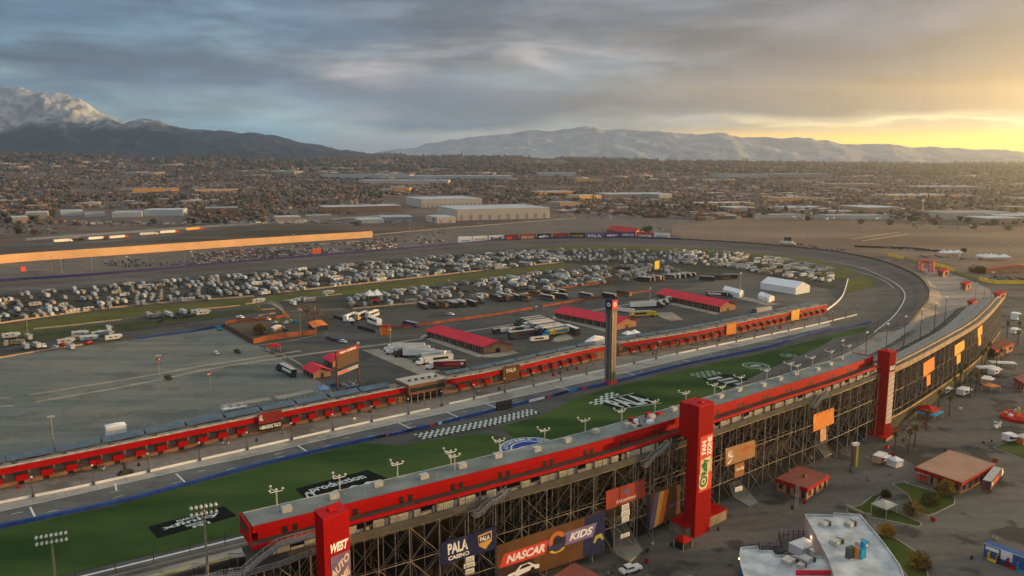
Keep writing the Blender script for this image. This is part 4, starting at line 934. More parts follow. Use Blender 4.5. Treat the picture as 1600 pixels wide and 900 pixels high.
def b_stripes(P, t):
    for nm, m, u in (('purple', M_PURPB, .10), ('yellow', M_YLB, .24), ('orange', mat('deep_orange', (.75, .16, .03), .7), .38)):
        mb = MB(); P.poly(mb, [(u - .05, .02), (u + .09, .04), (u + .27, .98), (u + .13, .98)], m, .05); mb.build(nm + '_stripe', m, t, world=True)
    mb = MB(); P.poly(mb, [(.0, .0), (.06, .0), (.1, .99), (0, .99)], M_NAVY, .03); P.rect(mb, .66, .36, .97, .44, M_PURPB, .05); mb.build('dark_edge', None, t, world=True)
banner([(1011, 832), (1063, 801), (1063, 757), (1011, 774)], M_BRN, 'brown mural with purple, yellow and orange slanting stripes beside the middle tower', b_stripes)
def b_all(P, t):
    letters(P, t, [('ALL', .06, .42, .24, .82)], M_WLET); mb = MB(); P.poly(mb, [(.12, .10), (.22, .34), (.19, .34), (.05, .12)], M_WLET, .05); mb.build('emblem', M_WLET, t, world=True)
    mb = MB(); g = mat('rusty_motif', (.45, .12, .05), .7); P.poly(mb, [(.34, .52), (.55, .62), (.64, .80), (.94, .66), (.96, .56), (.78, .62), (.66, .50), (.60, .44), (.56, .54)], g, .05); P.rect(mb, .5, .24, .78, .28, g, .05); mb.build('motif', g, t, world=True)
banner([(1134, 729), (1180, 713), (1180, 687), (1134, 701)], mat('tan_orange_banner', (.36, .20, .10), .7, .1, .3), 'tan banner reading ALL on the scaffolding right of the middle tower', b_all)
banner([(1148, 746), (1163, 741), (1163, 721), (1148, 726)], mat('rust_banner', (.32, .13, .05), .7, .1, .3), 'small rust Coca-Cola banner hanging below the ALL banner', lambda P, t: letters(P, t, [('Coca-Cola', .08, .45, .92, .72, .3)], M_WLET))
for P_, m, lab in ((((1271, 695 - 20), (1303, 661), (1303, 637), (1271, 648)), M_ORB, 'big square orange banner nearest the middle tower'), (((1443, 590), (1460, 577), (1460, 557), (1443, 568)), M_ORB, 'square orange banner first beyond the far red tower'),
                   (((1492, 557), (1507, 545), (1507, 531), (1492, 540)), M_YLB, 'square amber banner second beyond the far red tower'), (((1528, 529), (1535, 521), (1535, 507), (1528, 514)), M_YLB, 'narrow amber banner third beyond the far red tower')):
    banner(P_, m, lab)
for P_, m, lab in ((((1282, 691), (1291, 687), (1291, 667), (1282, 671)), mat('pale_orange_banner', (.62, .36, .2), .7), 'narrow pale banner hanging below the big orange banner'), (((1448, 604), (1454, 600), (1454, 584), (1448, 588)), M_ORB, 'narrow orange banner hanging below the square orange banner'),
                   (((1495, 570), (1501, 565), (1501, 552), (1495, 556)), M_YLB, 'narrow amber banner hanging below the square amber banner'), (((1529, 541), (1533, 538), (1533, 525), (1529, 528)), M_YLB, 'thin amber strip hanging below the last banner')):
    banner(P_, m, lab)
def b_plate(P, t):
    mb = MB()
    for k in range(3): P.rect(mb, .12, .12 + .28 * k, .88, .20 + .28 * k, M_NAVY, .05)
    mb.build('stripes', M_NAVY, t, world=True)
for P_, lab in ((((727, 880), (741, 876), (741, 868), (727, 872)), 'upper white plate below the PALA CASINO banner'), (((725, 889), (742, 884), (742, 877), (725, 882)), 'middle white plate below the PALA CASINO banner'), (((727, 899), (741, 895), (741, 887), (727, 891)), 'lowest white plate below the PALA CASINO banner'),
                (((972, 799), (983, 795), (983, 786), (972, 790)), 'top white plate below the AAA banner'), (((971, 808), (984, 804), (984, 796), (971, 800)), 'second white plate below the AAA banner'), (((972, 817), (983, 813), (983, 805), (972, 809)), 'third white plate below the AAA banner'),
                (((970, 842), (984, 837), (984, 831), (970, 836)), 'wide white gate plate low under the AAA banner'), (((1149, 769), (1160, 766), (1160, 759), (1149, 762)), 'white gate plate below the Coca-Cola banner')):
    banner(P_, M_WHITE, lab, b_plate, -3.3, 'sign')

# ------------------------------------------------------------------ pit suites building
PBW = resample(c3(PB, 0), step=7.3)
pb = thing('pit_building', 'very long low red pit building with awnings along the pit road', 'building', tuple(PBW[20]))
def PP(i, d, z):   # bay index (float), depth away from pit road
    i0 = int(max(0, min(len(PBW) - 2, math.floor(i)))); p = PBW[i0].lerp(PBW[i0 + 1], i - i0); t = (PBW[min(len(PBW) - 1, i0 + 2)] - PBW[max(0, i0 - 1)]).normalized(); n = Vector((-t.y, t.x, 0)); q = p + n * d; return Vector((q.x, q.y, z))
nb = len(PBW) - 1
def bay_at(px, z=0): return min(np.arange(0, nb, .1), key=lambda i: abs(pix(*PP(i, 0, 4))[0] - px))
gaps = [(bay_at(634), bay_at(692)), (bay_at(947) - .2, bay_at(965) + .2), ]
signs = [(bay_at(400), bay_at(437)), (bay_at(782), bay_at(808)), (bay_at(1131), bay_at(1146)), (bay_at(1232), bay_at(1244))]
def pprism(name, i0, i1, prof, m, label=None, parent=None):
    ii = list(np.arange(i0, i1, 1.0)) + [i1]; mb = MB(); n = len(prof); mb.add([PP(i, d, z) for i in ii for d, z in prof], [(a * n + j, a * n + (j + 1) % n, (a + 1) * n + (j + 1) % n, (a + 1) * n + j) for a in range(len(ii) - 1) for j in range(n)] + [tuple(range(n - 1, -1, -1)), tuple(range((len(ii) - 1) * n, len(ii) * n))], m)
    return mb.build(name, m, parent or pb, world=True, label=label)
cut = [0] + [x for g in gaps for x in g] + [nb]
M_PITW = mat('orange_tan_blockwork', (.27, .155, .105), .85, .2, .3)
for a, b in zip(cut[::2], cut[1::2]):
    pprism('wall', a, b, [(0, 0.12), (8, .12), (8, 5.3), (0, 5.3)], M_PITW)
    pprism('fascia', a, b, [(-1.4, 5.0), (-1.1, 5.0), (-1.1, 7.1), (-1.4, 7.1)], M_RED)
    pprism('deck', a, b, [(-1.09, 5.31), (9, 5.31), (9, 6.6), (-1.09, 6.6)], mat('beige_deck', (.28, .25, .2), .85, .2, .4))
    pprism('rear_rail', a, b, [(-1.05, 6.61), (-.2, 6.61), (-.2, 7.45), (-1.05, 7.25)], mat('pale_coping', (.42, .37, .30), .8, .3, .5))
sc = np.arange(0, nb - .2, 2.0)
for k, i in enumerate(sc):
    if any(g[0] - 1 < i < g[1] for g in gaps): continue
    d0 = 4.4 if i < gaps[0][0] else 6.6
    pprism('rear_screen', i + .05, min(nb, i + 1.93), [(d0, 7.3 - .12 * (k % 2)), (8.4, 8.3 - .12 * (k % 2)), (8.4, 6.62), (8.2, 6.62), (8.2, 8.1 - .12 * (k % 2)), (d0, 7.15 - .12 * (k % 2))], mat('blue_grey_awning', (.05, .09, .14), .5, .25, .3, c2=(.08, .13, .18)))
mb = MB(); bx = MB()
for i in np.arange(0.3, nb, .5):
    if any(g[0] - .2 < i < g[1] + .2 for g in gaps): continue
    mb.tube(PP(i, .3, 6.6), PP(i, .3, 8.6), .06, 4); 
    if int(i * 2) % 4 == 0: q = PP(i, 1.5, 6.61); bx = MB(); bx.box(q, (1.6, 1.2, .9), .6); bx.build('deck_cabinet', M_DKST, pb, world=True)
for i in range(nb):
    if not any(g[0] - 1 < i < g[1] for g in gaps): mb.tube(PP(i, .3, 8.6), PP(i + 1, .3, 8.6), .07, 4)
mb.build('deck_rail', M_DKST, pb, world=True)
for i in range(nb):
    c = i + .5
    if any(g[0] - .5 < c < g[1] + .3 for g in gaps + signs): continue
    h = 1.75 / 7.3
    mb = MB(); A = [PP(c - h, -1.9, 1.9), PP(c + h, -1.9, 1.9), PP(c + h, -.02, 2.1), PP(c - h, -.02, 2.1), PP(c - h, -2.1, 3.8), PP(c + h, -2.1, 3.8), PP(c + h, -.02, 3.8), PP(c - h, -.02, 3.8)]
    mb.add(A, [(3, 2, 1, 0), (4, 5, 6, 7), (0, 1, 5, 4), (1, 2, 6, 5), (2, 3, 7, 6), (3, 0, 4, 7)], M_RED); mb.build('awning', M_RED, pb, world=True)
    mb = MB(); mb.slab(PP(c - h, -1.3, 3.81), PP(c + h, -1.3, 3.81), PP(c + h, -1.3, 4.98), PP(c - h, -1.3, 4.98), .05); mb.build('opening', M_BLACK, pb, world=True); mb = MB(); mb.slab(PP(c - .13, -.06, .2), PP(c + .1, -.06, .2), PP(c + .1, -.06, 1.85), PP(c - .13, -.06, 1.85), .05); mb.build('door', M_BLACK, pb, world=True)  # black panel paints the shade of the recess above the awning
# beige panels between the awnings
for i in range(nb):
    if any(g[0] - 1 < i < g[1] + .3 for g in gaps + signs): continue
    mb = MB(); mb.slab(PP(i - .22, -.09, 2.5), PP(i + .2, -.09, 2.5), PP(i + .2, -.09, 5.28), PP(i - .22, -.09, 5.28), .05); mb.build('wall_panel', mat('grey_beige_panel', (.20, .175, .15), .8, .15, .4), pb, world=True)
def pit_sign(i0, i1, z0, z1, m, label, fn=None, d=-2.1):
    P = Panel(PP(i0, d, z0), PP(i1, d, z0), PP(i1, d, z1), PP(i0, d, z1)); t = thing('sign_board', label, 'sign', tuple(PP((i0 + i1) / 2, d, z0))); mb = MB(); mb.slab(*P.P, .5); mb.build('board', m, t, world=True)
    mb = MB()
    for i in (i0 + .1, i1 - .1): mb.tube(PP(i, d + .4, .12), PP(i, d + .4, z0), .15, 6)
    mb.build('post', M_DKST, t, world=True)
    if fn: fn(P, t)
def k1(P, t):
    mb = MB(); P.rect(mb, 0, 0, 1, .42, M_BLACK, .03); mb.build('lower_panel', M_BLACK, t, world=True)
    letters(P, t, [('1-800-KING TACO', .05, .1, .96, .32), ('ALL', .05, .6, .20, .92)], M_WLET)
pit_sign(signs[0][0], signs[0][1], 1.2, 8.4, mat('maroon_board', (.22, .03, .03), .7), 'maroon board reading 1-800-KING TACO on the front of the pit building', k1)
pit_sign(signs[1][0], signs[1][1], 1.5, 8.2, M_BRN, 'brown and red board on the pit building right of the glass box', lambda P, t: letters(P, t, [('PALA', .2, .55, .8, .85)], M_PALE))
pit_sign(signs[2][0], signs[2][1], 1.5, 8.2, M_ORB, 'orange board on the far third of the pit building')
pit_sign(signs[3][0], signs[3][1], 1.5, 8.2, M_YLB, 'amber board near the far end of the pit building')
# glazed victory box in the gap
vb = thing('control_building', 'brown flat-roofed box with a dark window band in the middle of the pit building', 'building', tuple(PP(gaps[0][0], 0, 0)))
g0, g1 = gaps[0][0] + .02, gaps[0][1] - .02
pprism('upper_floor', g0, g1, [(-3, 3.8), (8, 3.8), (8, 8.2), (-3, 8.2)], mat('brown_cladding', (.20, .10, .06), .7, .1, .4), parent=vb)
pprism('roof', g0, g1, [(-3.2, 8.2), (9, 8.2), (9, 8.7), (-3.2, 8.7)], mat('pale_roof', (.42, .40, .36), .8, .1, .2), parent=vb)
pprism('window_band', g0 + .1, g1 - .1, [(-3.08, 5.0), (-2.98, 5.0), (-2.98, 6.7), (-3.08, 6.7)], M_GLASS, parent=vb)
pprism('back_wall', g0, g1, [(3, .12), (8, .12), (8, 3.8), (3, 3.8)], M_PITW, parent=vb)
for i in np.linspace(g0 + .2, g1 - .2, 6): mb = MB(); mb.tube(PP(i, -2.4, .12), PP(i, -2.4, 3.8), .22, 6); mb.build('column', M_CREAM, vb, world=True)
for i in np.linspace(g0 + .4, g1 - .4, 5): mb = MB(); mb.box(PP(i, 1.5, 8.7), (1.1, .9, .8), .6); mb.build('roof_unit', M_DKST, vb, world=True)
pw_ = resample(c3(PW, .16), step=17)
def wall_run(name, P, h, t, m, label, cat='wall', z=.15, posts=0, mtop=None):
    W = catmull([Vector(G3(x, y, z)) for x, y in P], 6); mb = MB(); wall_rail(mb, W, h, t, m, mtop=mtop or m); return mb.build(name, m, label=label, cat=cat)
i_gap = [G(672, 640), G(702, 632)]
wall_run('pit_wall', [p for p in PW if p[0] <= 672], .8, .3, M_WHITE, 'long white pit wall left of the pit entrance gap')
wall_run('pit_wall', [p for p in PW if p[0] >= 702], .8, .3, M_WHITE, 'long white pit wall right of the pit entrance gap')
wall_run('blue_wall', BW, 1.1, .5, M_BLUE, 'bright blue wall between the pit road and the infield grass')
# small advert panels on the blue wall near the start line
for x0, x1, m in ((588, 602, M_NAVY), (603, 610, M_LRED), (612, 626, M_TENT), (630, 645, M_NAVY), (671, 680, M_LRED), (684, 706, M_TENT), (826, 850, M_TENT), (854, 861, M_LRED), (867, 886, M_NAVY), (888, 900, M_TEAL), (909, 917, M_LRED)):
    a = Vector(G3(x0, np.interp(x0, [p[0] for p in BW], [p[1] for p in BW]), .15)); b = Vector(G3(x1, np.interp(x1, [p[0] for p in BW], [p[1] for p in BW]), .15)); n = Vector((.62, -.79, 0)) * .55
    mb = MB(); n = n * .7; mb.slab(a + n, b + n, b + n + Vector((0, 0, 1.15)), a + n + Vector((0, 0, 1.15)), .05); mb.build('wall_advert', m, label={M_NAVY: 'navy', M_LRED: 'red', M_TENT: 'white', M_TEAL: 'teal'}[m] + ' advert panel on the blue wall near the start line', cat='advert', group='advert panels on the blue wall')
tb = thing('timing_board', 'black board of dark screens beside the start line', 'screen', tuple(G3(787, 641, .15))); a, b = Vector(G3(776, 642, .15)), Vector(G3(800, 637, .15)); mb = MB(); mb.slab(a, b, b + Vector((0, 0, 3.6)), a + Vector((0, 0, 3.6)), .6); mb.build('board', M_BLACK, tb, world=True)
P = Panel(a, b, b + Vector((0, 0, 3.6)), a + Vector((0, 0, 3.6))); mb = MB(); [P.rect(mb, .06 + .24 * i, .12 + .45 * j, .24 + .24 * i, .46 + .45 * j, M_DKST) for i in range(4) for j in range(2)]; mb.build('screens', M_DKST, tb, world=True)
# light poles along the pit wall
mb = MB(); mb.tube((0, 0, 0), (0, 0, 5.2), .10, 6, M_DKST); pl = None
pt = thing('lamp_post', '', 'lamp post'); MBp = MB(); MBp.tube((0, 0, 1), (0, 0, 6.4), .11, 6); MBp.build('pole', M_DKST, pt); q = MB(); q.box((0, 0, 0), (.9, .9, 1.0)); q.build('base_block', M_DKST, pt); q = MB(); q.ball((0, 0, 6.6), .45, M_LAMP, .7); q.build('lamp', M_LAMP, pt)
place_many(pt, [((p.x, p.y, .2), .6, 'short lamp post standing on the pit wall', 'lamp posts along the pit wall') for p in pw_])
# ------------------------------------------------------------------ pylon and scoreboard
def G2(x, y): return Vector(G3(x, y, .2))
py = thing('scoring_pylon', 'tall slim scoring pylon standing at the blue wall, one side dark, one side golden', 'pylon', tuple(G2(951, 600)))
a, b, c = G2(941, 598).xy, G2(954, 601).xy, G2(965, 599).xy
a = b + (a - b).normalized() * 3.6; c = b + Vector((.70, .71)) * 4.0; d_ = a + c - b
mb = MB(); mb.prism([b, c, d_, a], .2, 36.5, mat('bronze_pylon_frame', (.10, .07, .05), .5, .15, .5)); mb.build('frame', None, py, world=True)
def pyl(P, Q, name, m):
    pn = Panel(Vector((*P, 0)), Vector((*Q, 0)), Vector((*Q, 36.5)), Vector((*P, 36.5))); mb = MB(); mb.slab(pn.at(.06, .03, .08), pn.at(.94, .03, .08), pn.at(.94, .965, .08), pn.at(.06, .965, .08), .06); o = mb.build('display_panel', m, py, world=True)
    mb = MB()
    for k in range(40):
        v = .05 + .9 * k / 40; pn.rect(mb, .12, v, .30, v + .010, M_AC, .12); pn.rect(mb, .72, v, .88, v + .010, M_AC, .12)
    mb.build('number_slots', M_AC, o, world=True)
pyl(a, b, 'l', M_DKST); pyl(b, c, 'r', mat('sunlit_amber_panel', (.20, .12, .06), .5, .15, .5))  # right panel coloured golden where the sun falls, left panel dark
k = (a + c) / 2; mb = MB(); mb.prism([k + (q - k) * 1.06 for q in (b, c, d_, a)], 36.5, 41.0, M_NAVY); mb.build('head', M_NAVY, py, world=True)
mb = MB(); pn = Panel(Vector((*b, 36.5)), Vector((*c, 36.5)), Vector((*c, 41)), Vector((*b, 41))); pn.rect(mb, -.02, .02, 1.02, .98, M_LRED, .2); pn.disc(mb, .5, .5, .28, .22, M_WLET, .24, .5, 18)
pn = Panel(Vector((*a, 36.5)), Vector((*b, 36.5)), Vector((*b, 41)), Vector((*a, 41))); pn.disc(mb, .5, .5, .28, .22, M_WLET, .24, .5, 18); mb.build('emblem', None, py, world=True)
mb = MB(); mb.prism([k + (q - k) * 1.25 for q in (b, c, d_, a)], .2, 1.6, M_LRED); mb.build('base', M_LRED, py, world=True)

sb = thing('scoreboard', 'two-legged scoreboard with a dark brown screen headed PALA CASINO', 'scoreboard', tuple(G2(527, 610)))
A, B = G2(527, 611), G2(560, 597); B = Vector((B.x, B.y, .2)); u = (B - A).normalized()
for q in (A, B): mb = MB(); mb.tube(q, (q.x, q.y, 18.6), .42, 8); mb.build('leg', mat('rust_steel', (.16, .07, .04), .6, .2, .6), sb, world=True)
Z = lambda p, z: Vector((p.x, p.y, z))
def sbp(z0, z1, m, name, e=0.6, t=.5):
    off = Vector((u.y, -u.x, 0)) * .5; P = Panel(Z(A - u * e, z0) + off, Z(B + u * e, z0) + off, Z(B + u * e, z1) + off, Z(A - u * e, z1) + off); mb = MB(); mb.slab(*P.P, t); mb.build(name, m, sb, world=True); return P
sbp(10.6, 16.6, mat('brown_screen', (.07, .035, .02), .4, .1, .5), 'screen', -.3); P = sbp(16.7, 18.9, mat('maroon_header', (.24, .03, .03), .6), 'header'); letters(P, sb, [('PALA CASINO', .16, .25, .86, .75)], M_WLET)
P = sbp(7.6, 9.2, mat('dim_panel', (.34, .34, .36), .6), 'lower_panel', -.4); mb = MB(); P.rect(mb, .05, .2, .5, .8, M_LRED, .05); mb.build('red_lettering_strip', M_LRED, sb, world=True)
mb = MB(); q = B + u * .6; mb.ball((q.x, q.y, 19.3), .7, M_LAMP); mb.build('top_lamp', M_LAMP, sb, world=True)

# ------------------------------------------------------------------ garages
def gable(name, label, c0, c1, c2, hw, hr, over, nb_, mroof, mwall, cat='garage', doors=True, mgab=None):
    """c0 far corner, c1 near corner of the long side, c2 other near corner"""
    c0, c1, c2 = [Vector((*p, 0)) if len(p) == 2 else Vector(p) for p in (c0, c1, c2)]; t = thing(name, label, cat, (c1.x, c1.y, .2)); c3_ = c0 + (c2 - c1)
    mb = MB(); U = lambda p, z: Vector((p.x, p.y, z)); mb.prism([c0.xy, c1.xy, c2.xy, c3_.xy], .2, hw, mwall)
    m1, m0 = (c1 + c2) / 2, (c0 + c3_) / 2; g = mgab or mwall; mb.face([U(c1, hw), U(c2, hw), U(m1, hr - .25)], g); mb.face([U(c3_, hw), U(c0, hw), U(m0, hr - .25)], g); mb.build('wall', None, t, world=True)
    L = (c1 - c0).normalized(); Wd = (c2 - c1).normalized(); mb = MB(); e = over; s_ = (hr - hw) / ((c2 - c1).length / 2)
    A0, A1, B0, B1 = c0 - L * e - Wd * e, c1 + L * e - Wd * e, c3_ - L * e + Wd * e, c2 + L * e + Wd * e; z = hw - e * s_
    R0, R1 = m0 - L * e, m1 + L * e
    vs = [U(A0, z), U(A1, z), U(R1, hr), U(R0, hr), U(B0, z), U(B1, z)]; vs += [v + Vector((0, 0, .22)) for v in vs]
    mb.add(vs, [(6, 7, 8, 9), (9, 8, 11, 10), (1, 0, 3, 2), (2, 3, 4, 5), (0, 1, 7, 6), (5, 4, 10, 11), (1, 2, 8, 7), (2, 5, 11, 8), (3, 0, 6, 9), (4, 3, 9, 10)], mroof); mb.build('roof', mroof, t, world=True)
    if doors:
        n = Vector((-Wd.x, -Wd.y, 0)) * .08
        for i in range(nb_):
            p, q = c0.lerp(c1, (i + .12) / nb_) + n, c0.lerp(c1, (i + .88) / nb_) + n; mb = MB(); mb.slab(U(p, .25), U(q, .25), U(q, hw * .78), U(p, hw * .78), .05); mb.build('door', M_GLASS if i % 3 else M_DKST, t, world=True)
        mb = MB(); p, q = c1.lerp(c2, .42) + L * .08, c1.lerp(c2, .58) + L * .08; mb.slab(U(p, .25), U(q, .25), U(q, 2.4), U(p, 2.4), .05); mb.build('door', M_BLACK, t, world=True)
    return t
M_GAR = mat('orange_tan_garage_wall', (.40, .22, .13), .85, .12, .3)
gable('garage', 'nearest long red-roofed garage, left of the scoring pylon', G(667, 526), G(756, 552), G(799, 549), 3.9, 6.6, 1.0, 22, M_REDROOF, M_GAR)
gable('garage', 'middle long red-roofed garage, cut by the scoring pylon', G(867, 497), G(964, 516), G(994, 510), 4.2, 7.2, 1.2, 24, M_REDROOF, M_GAR)
gable('garage', 'farthest long red-roofed garage, near the end of the pit building', G(1027, 467), G(1125, 488), G(1149, 484), 4.4, 7.4, 1.2, 26, M_REDROOF, M_GAR)
gable('hut', 'small red-roofed orange hut left of the scoreboard', G(474, 584), G(490, 592), G(517, 588), 3.2, 5.2, .8, 3, M_REDROOF, M_GAR, 'hut')
gable('hut', 'small red-roofed hut behind the scoreboard screen', G(507, 568), G(520, 575), G(540, 571), 3.2, 5.0, .8, 3, M_REDROOF, M_GAR, 'hut')
def marquee(label, c0, c1, c2, hw, hr): return gable('marquee', label, c0, c1, c2, hw, hr, .2, 1, M_TENT, M_TENT, 'tent', False)
marquee('big white marquee beside the far end of the camp', G(1188, 452), G(1243, 461), G(1265, 457), 5.5, 9.5)
marquee('white marquee left of the big one', G(1129, 460), G(1155, 467), G(1162, 463), 4, 6)
marquee('small white marquee below the big one', G(1184, 467), G(1201, 473), G(1210, 470), 3, 5)
marquee('low white marquee just left of the scoring pylon', G(914, 543), G(917, 546), G(945, 538), 3.5, 5.5)
def canopy(label, c, w, d, rz, h=2.6, m=M_TENT, peak=1.6, name='canopy', legs=True, n=1, wall=None, base=.1):
    t = thing(name, label, 'canopy', (c[0], c[1], base), rz); mb = MB()
    for k in range(n):
        x0 = -w / 2 + w / n * k; x1 = x0 + w / n; mb.add([(x0, -d / 2, h), (x1, -d / 2, h), (x1, d / 2, h), (x0, d / 2, h), ((x0 + x1) / 2, 0, h + peak), (x0, -d / 2, h - .35), (x1, -d / 2, h - .35), (x1, d / 2, h - .35), (x0, d / 2, h - .35)],
               [(0, 1, 4), (1, 2, 4), (2, 3, 4), (3, 0, 4), (5, 6, 1, 0), (6, 7, 2, 1), (7, 8, 3, 2), (8, 5, 0, 3)], m)
    mb.build('cover', m, t)
    for x in (-w / 2 + .1, w / 2 - .1):
        for y in (-d / 2 + .1, d / 2 - .1): mb = MB(); mb.tube((x, y, 0), (x, y, h - .1), .06, 5); mb.build('leg', M_WHITE, t)
    if wall: mb = MB(); mb.box((0, 0, .05), (w - .4, d - .4, h - .5)); mb.build('side_walls', wall, t)
    return t
canopy('red canopy on the left of the dark paddock', G(428, 549), 6.5, 6, .5, 3.4, M_REDD, 1.2)
canopy('red canopy in front of the white haulers', G(602, 523), 6, 5, .3, 5.5, M_RED, .6, wall=M_ORG)
canopy('white double-peaked canopy behind the pit building', G(986, 529), 11, 5, .6, 3.4, M_TENT, 1.8, n=2)
canopy('white canopy peaks on the car park behind the pit building', G(366, 645), 10, 4, .6, 2.6, M_TENT, 1.0, n=3)
canopy('square white tent beside the roof of the pit building at the left', G(182, 684), 7, 5, .6, 5, M_TENT, 1.0, wall=M_TENT)
canopy('blue and white tent below the scoreboard', G(506, 621), 5, 5, .5, 4.0, mat('blue_white_tent', (.15, .25, .5), .7), 2.0)
canopy('white twin-peaked tent in the middle of the camp', G(584, 468), 12, 9, .5, 4, M_TENT, 4, n=2)
canopy('red awning beside the white twin-peaked tent', G(587, 475), 7, 5, .4, 3, M_RED, .5)
canopy('small white tent on the black fence of the drivers lot', G(549, 508), 4, 4, .5, 3.2, M_TENT, 2)

# ------------------------------------------------------------------ vehicles
def wheels(t, xs, w, r=.5):
    for x in xs:
        for y in (-w / 2 + .12, w / 2 - .12): mb = MB(); mb.tube((x, y - .14, r), (x, y + .14, r), r, 10); mb.build('wheel', M_TIRE, t)
def semi(label, body, cabm, stripe=None, L=16.0, group=None):
    t = thing('semi_truck', label, 'truck', (0, 0, 0), 0, group); mb = MB(); mb.box((-L / 2 + 2, 0, 1.15), (L, 2.6, 2.95), 0, body); mb.build('trailer', body, t)
    mb = MB(); mb.box((-L / 2 + 2, 0, 4.105), (L - .2, 2.4, .06), 0, M_AC); mb.build('trailer_roof', M_AC, t)
    if stripe:
        mb = MB()
        for y in (-1.315, 1.315): mb.box((-L / 2 + 1, y, 2.0), (L * .55, .03, 1.3), 0, stripe); mb.box((-L + 4, y, 2.2), (1.6, .04, 1.2), 0, M_WLET)
        mb.build('livery', None, t)
    mb = MB(); mb.add([(2.6, -1.25, .8), (6.4, -1.1, .8), (6.4, 1.1, .8), (2.6, 1.25, .8), (2.6, -1.25, 3.6), (4.4, -1.2, 3.3), (4.4, 1.2, 3.3), (2.6, 1.25, 3.6), (4.9, -1.15, 2.1), (6.3, -1.05, 1.9), (6.3, 1.05, 1.9), (4.9, 1.15, 2.1)],
       [(3, 2, 1, 0), (0, 1, 9, 8), (0, 8, 5, 4), (2, 3, 11, 10), (3, 7, 6, 11), (4, 5, 6, 7), (5, 8, 11, 6), (8, 9, 10, 11), (1, 2, 10, 9), (3, 0, 4, 7)], cabm); cb = mb.build('cab', cabm, t)
    mb = MB(); mb.add([(4.45, -1.05, 3.2), (4.9, -1.0, 2.2), (4.9, 1.0, 2.2), (4.45, 1.05, 3.2)], [(0, 1, 2, 3)], M_GLASS); mb.build('windscreen', M_GLASS, cb)
    wheels(t, (5.6, 2.9, 1.7, -L + 4.2, -L + 3.0), 2.5); return t
PXW = lambda x0, y0, x1, y1: (Vector(G3(x0, y0, .22)), Vector(G3(x1, y1, .22)))
def put_semi(x0, y0, x1, y1, label, body, cabm, stripe=None, group='race haulers in the paddock'):
    """tail and nose at ground pixels"""
    a, b = PXW(x0, y0, x1, y1); L = (b - a).length; t = semi(label, body, cabm, stripe, group=group); s = max(.75, min(1.5, L / 20.4)); t.scale = (s, min(1.15, s), min(1.15, s))
    d = (b - a).normalized(); t.location = a + d * 14.0 * s; t.rotation_euler = (0, 0, math.atan2(d.y, d.x)); return t
M_SILV = mat('silver_trailer', (.48, .50, .52), .4, .08, .5); M_CHAR = mat('charcoal_trailer', (.035, .035, .04), .4, .2, .5)
for args in [(696, 562, 594, 553, 'topmost white hauler of the lower left hauler rows', M_WHITE, M_CHAR, None), (664, 549, 600, 549, 'white hauler in the back of the lower left hauler rows', M_WHITE, M_WHITE, None),
             (672, 553, 603, 553, 'white hauler with green slashes in the lower left rows', M_WHITE, M_WHITE, mat('green_livery', (.03, .25, .05), .5)), (679, 557, 616, 558, 'white hauler with red lettering strip in the lower left rows', M_WHITE, M_CHAR, M_LRED),
             (704, 560, 645, 566, 'pale hauler between the lettered and the green haulers', M_SILV, mat('green_cab', (.03, .12, .05), .5), None), (707, 564, 650, 571, 'white and black hauler behind the red one', M_WHITE, M_WHITE, M_CHAR),
             (728, 575, 665, 577, 'dark red hauler with a white cab, nearest of the lower left rows', mat('dark_red_trailer', (.20, .03, .04), .4, .2, .3), M_WHITE, M_LRED),
             (829, 535, 862, 531, 'white hauler with dark cab below the middle hauler rows', M_WHITE, M_CHAR, M_CHAR), (795, 531, 845, 524, 'black hauler just behind the white one', M_CHAR, M_CHAR, None)]:
    put_semi(*args)
for k in range(9):
    x, y = 804 + k * 5.5, 506.5 + k * 2.2
    put_semi(x + 42, y - 3.5, x, y + 3, ['charcoal', 'black', 'silver', 'white', 'dark', 'grey', 'black and white', 'blue cabbed', 'yellow and blue'][k] + ' hauler in the packed row left of the middle garage', [M_CHAR, M_CHAR, M_SILV, M_WHITE, M_CHAR, M_SILV, M_WHITE, M_CHAR, M_YEL][k], [M_CHAR, M_CHAR, M_WHITE, M_CHAR, M_CHAR, M_SILV, M_CHAR, M_NAVY, M_TEAL][k], [None, M_SILV, None, M_LRED, None, None, M_CHAR, None, M_TEAL][k])
for k in range(5): put_semi(770 + k * 12, 522 - k * 1.0, 800 + k * 13, 517 - k * .6, ['small black', 'grey', 'white and red', 'charcoal', 'pale'][k] + ' hauler in the short row behind the nearest garage', [M_CHAR, M_SILV, M_WHITE, M_CHAR, M_SILV][k], M_CHAR, [None, None, M_LRED, None, None][k])
for k in range(6): put_semi(985 + 9 * k - (k % 2) * 4, 482 - k * .6, 1035 + 3 * k, 480 - k * 1.9, ['first', 'second', 'third', 'fourth', 'fifth', 'sixth'][k] + ' pale hauler from the front beside the farthest garage', [M_WHITE, M_SILV][k % 2], [M_CHAR, M_WHITE][k % 2], [None, M_NAVY, None][k % 3])
put_semi(984, 496, 1028, 494, 'bright yellow hauler between the two farther garages', M_YEL, M_YEL, M_CHAR); put_semi(966, 487, 994, 490, 'white hauler behind the yellow one', M_WHITE, M_CHAR)
put_semi(1103, 463, 1145, 465, 'long white and black hauler behind the farthest garage', M_CHAR, M_CHAR, M_WHITE); put_semi(1204, 487, 1174, 491, 'pale pink hauler beside the far end of the pit building', mat('pale_pink_trailer', (.62, .52, .48), .5), M_NAVY)
for k in range(2): put_semi(460 + k * -3, 590 - k * -0 - 6 * k, 434 + k * 3, 577 - 3 * k, ['black covered trailer truck left of the red-roofed huts', 'silver-roofed truck beside the black one left of the huts'][k], M_CHAR, M_CHAR, M_WHITE if k == 0 else None)
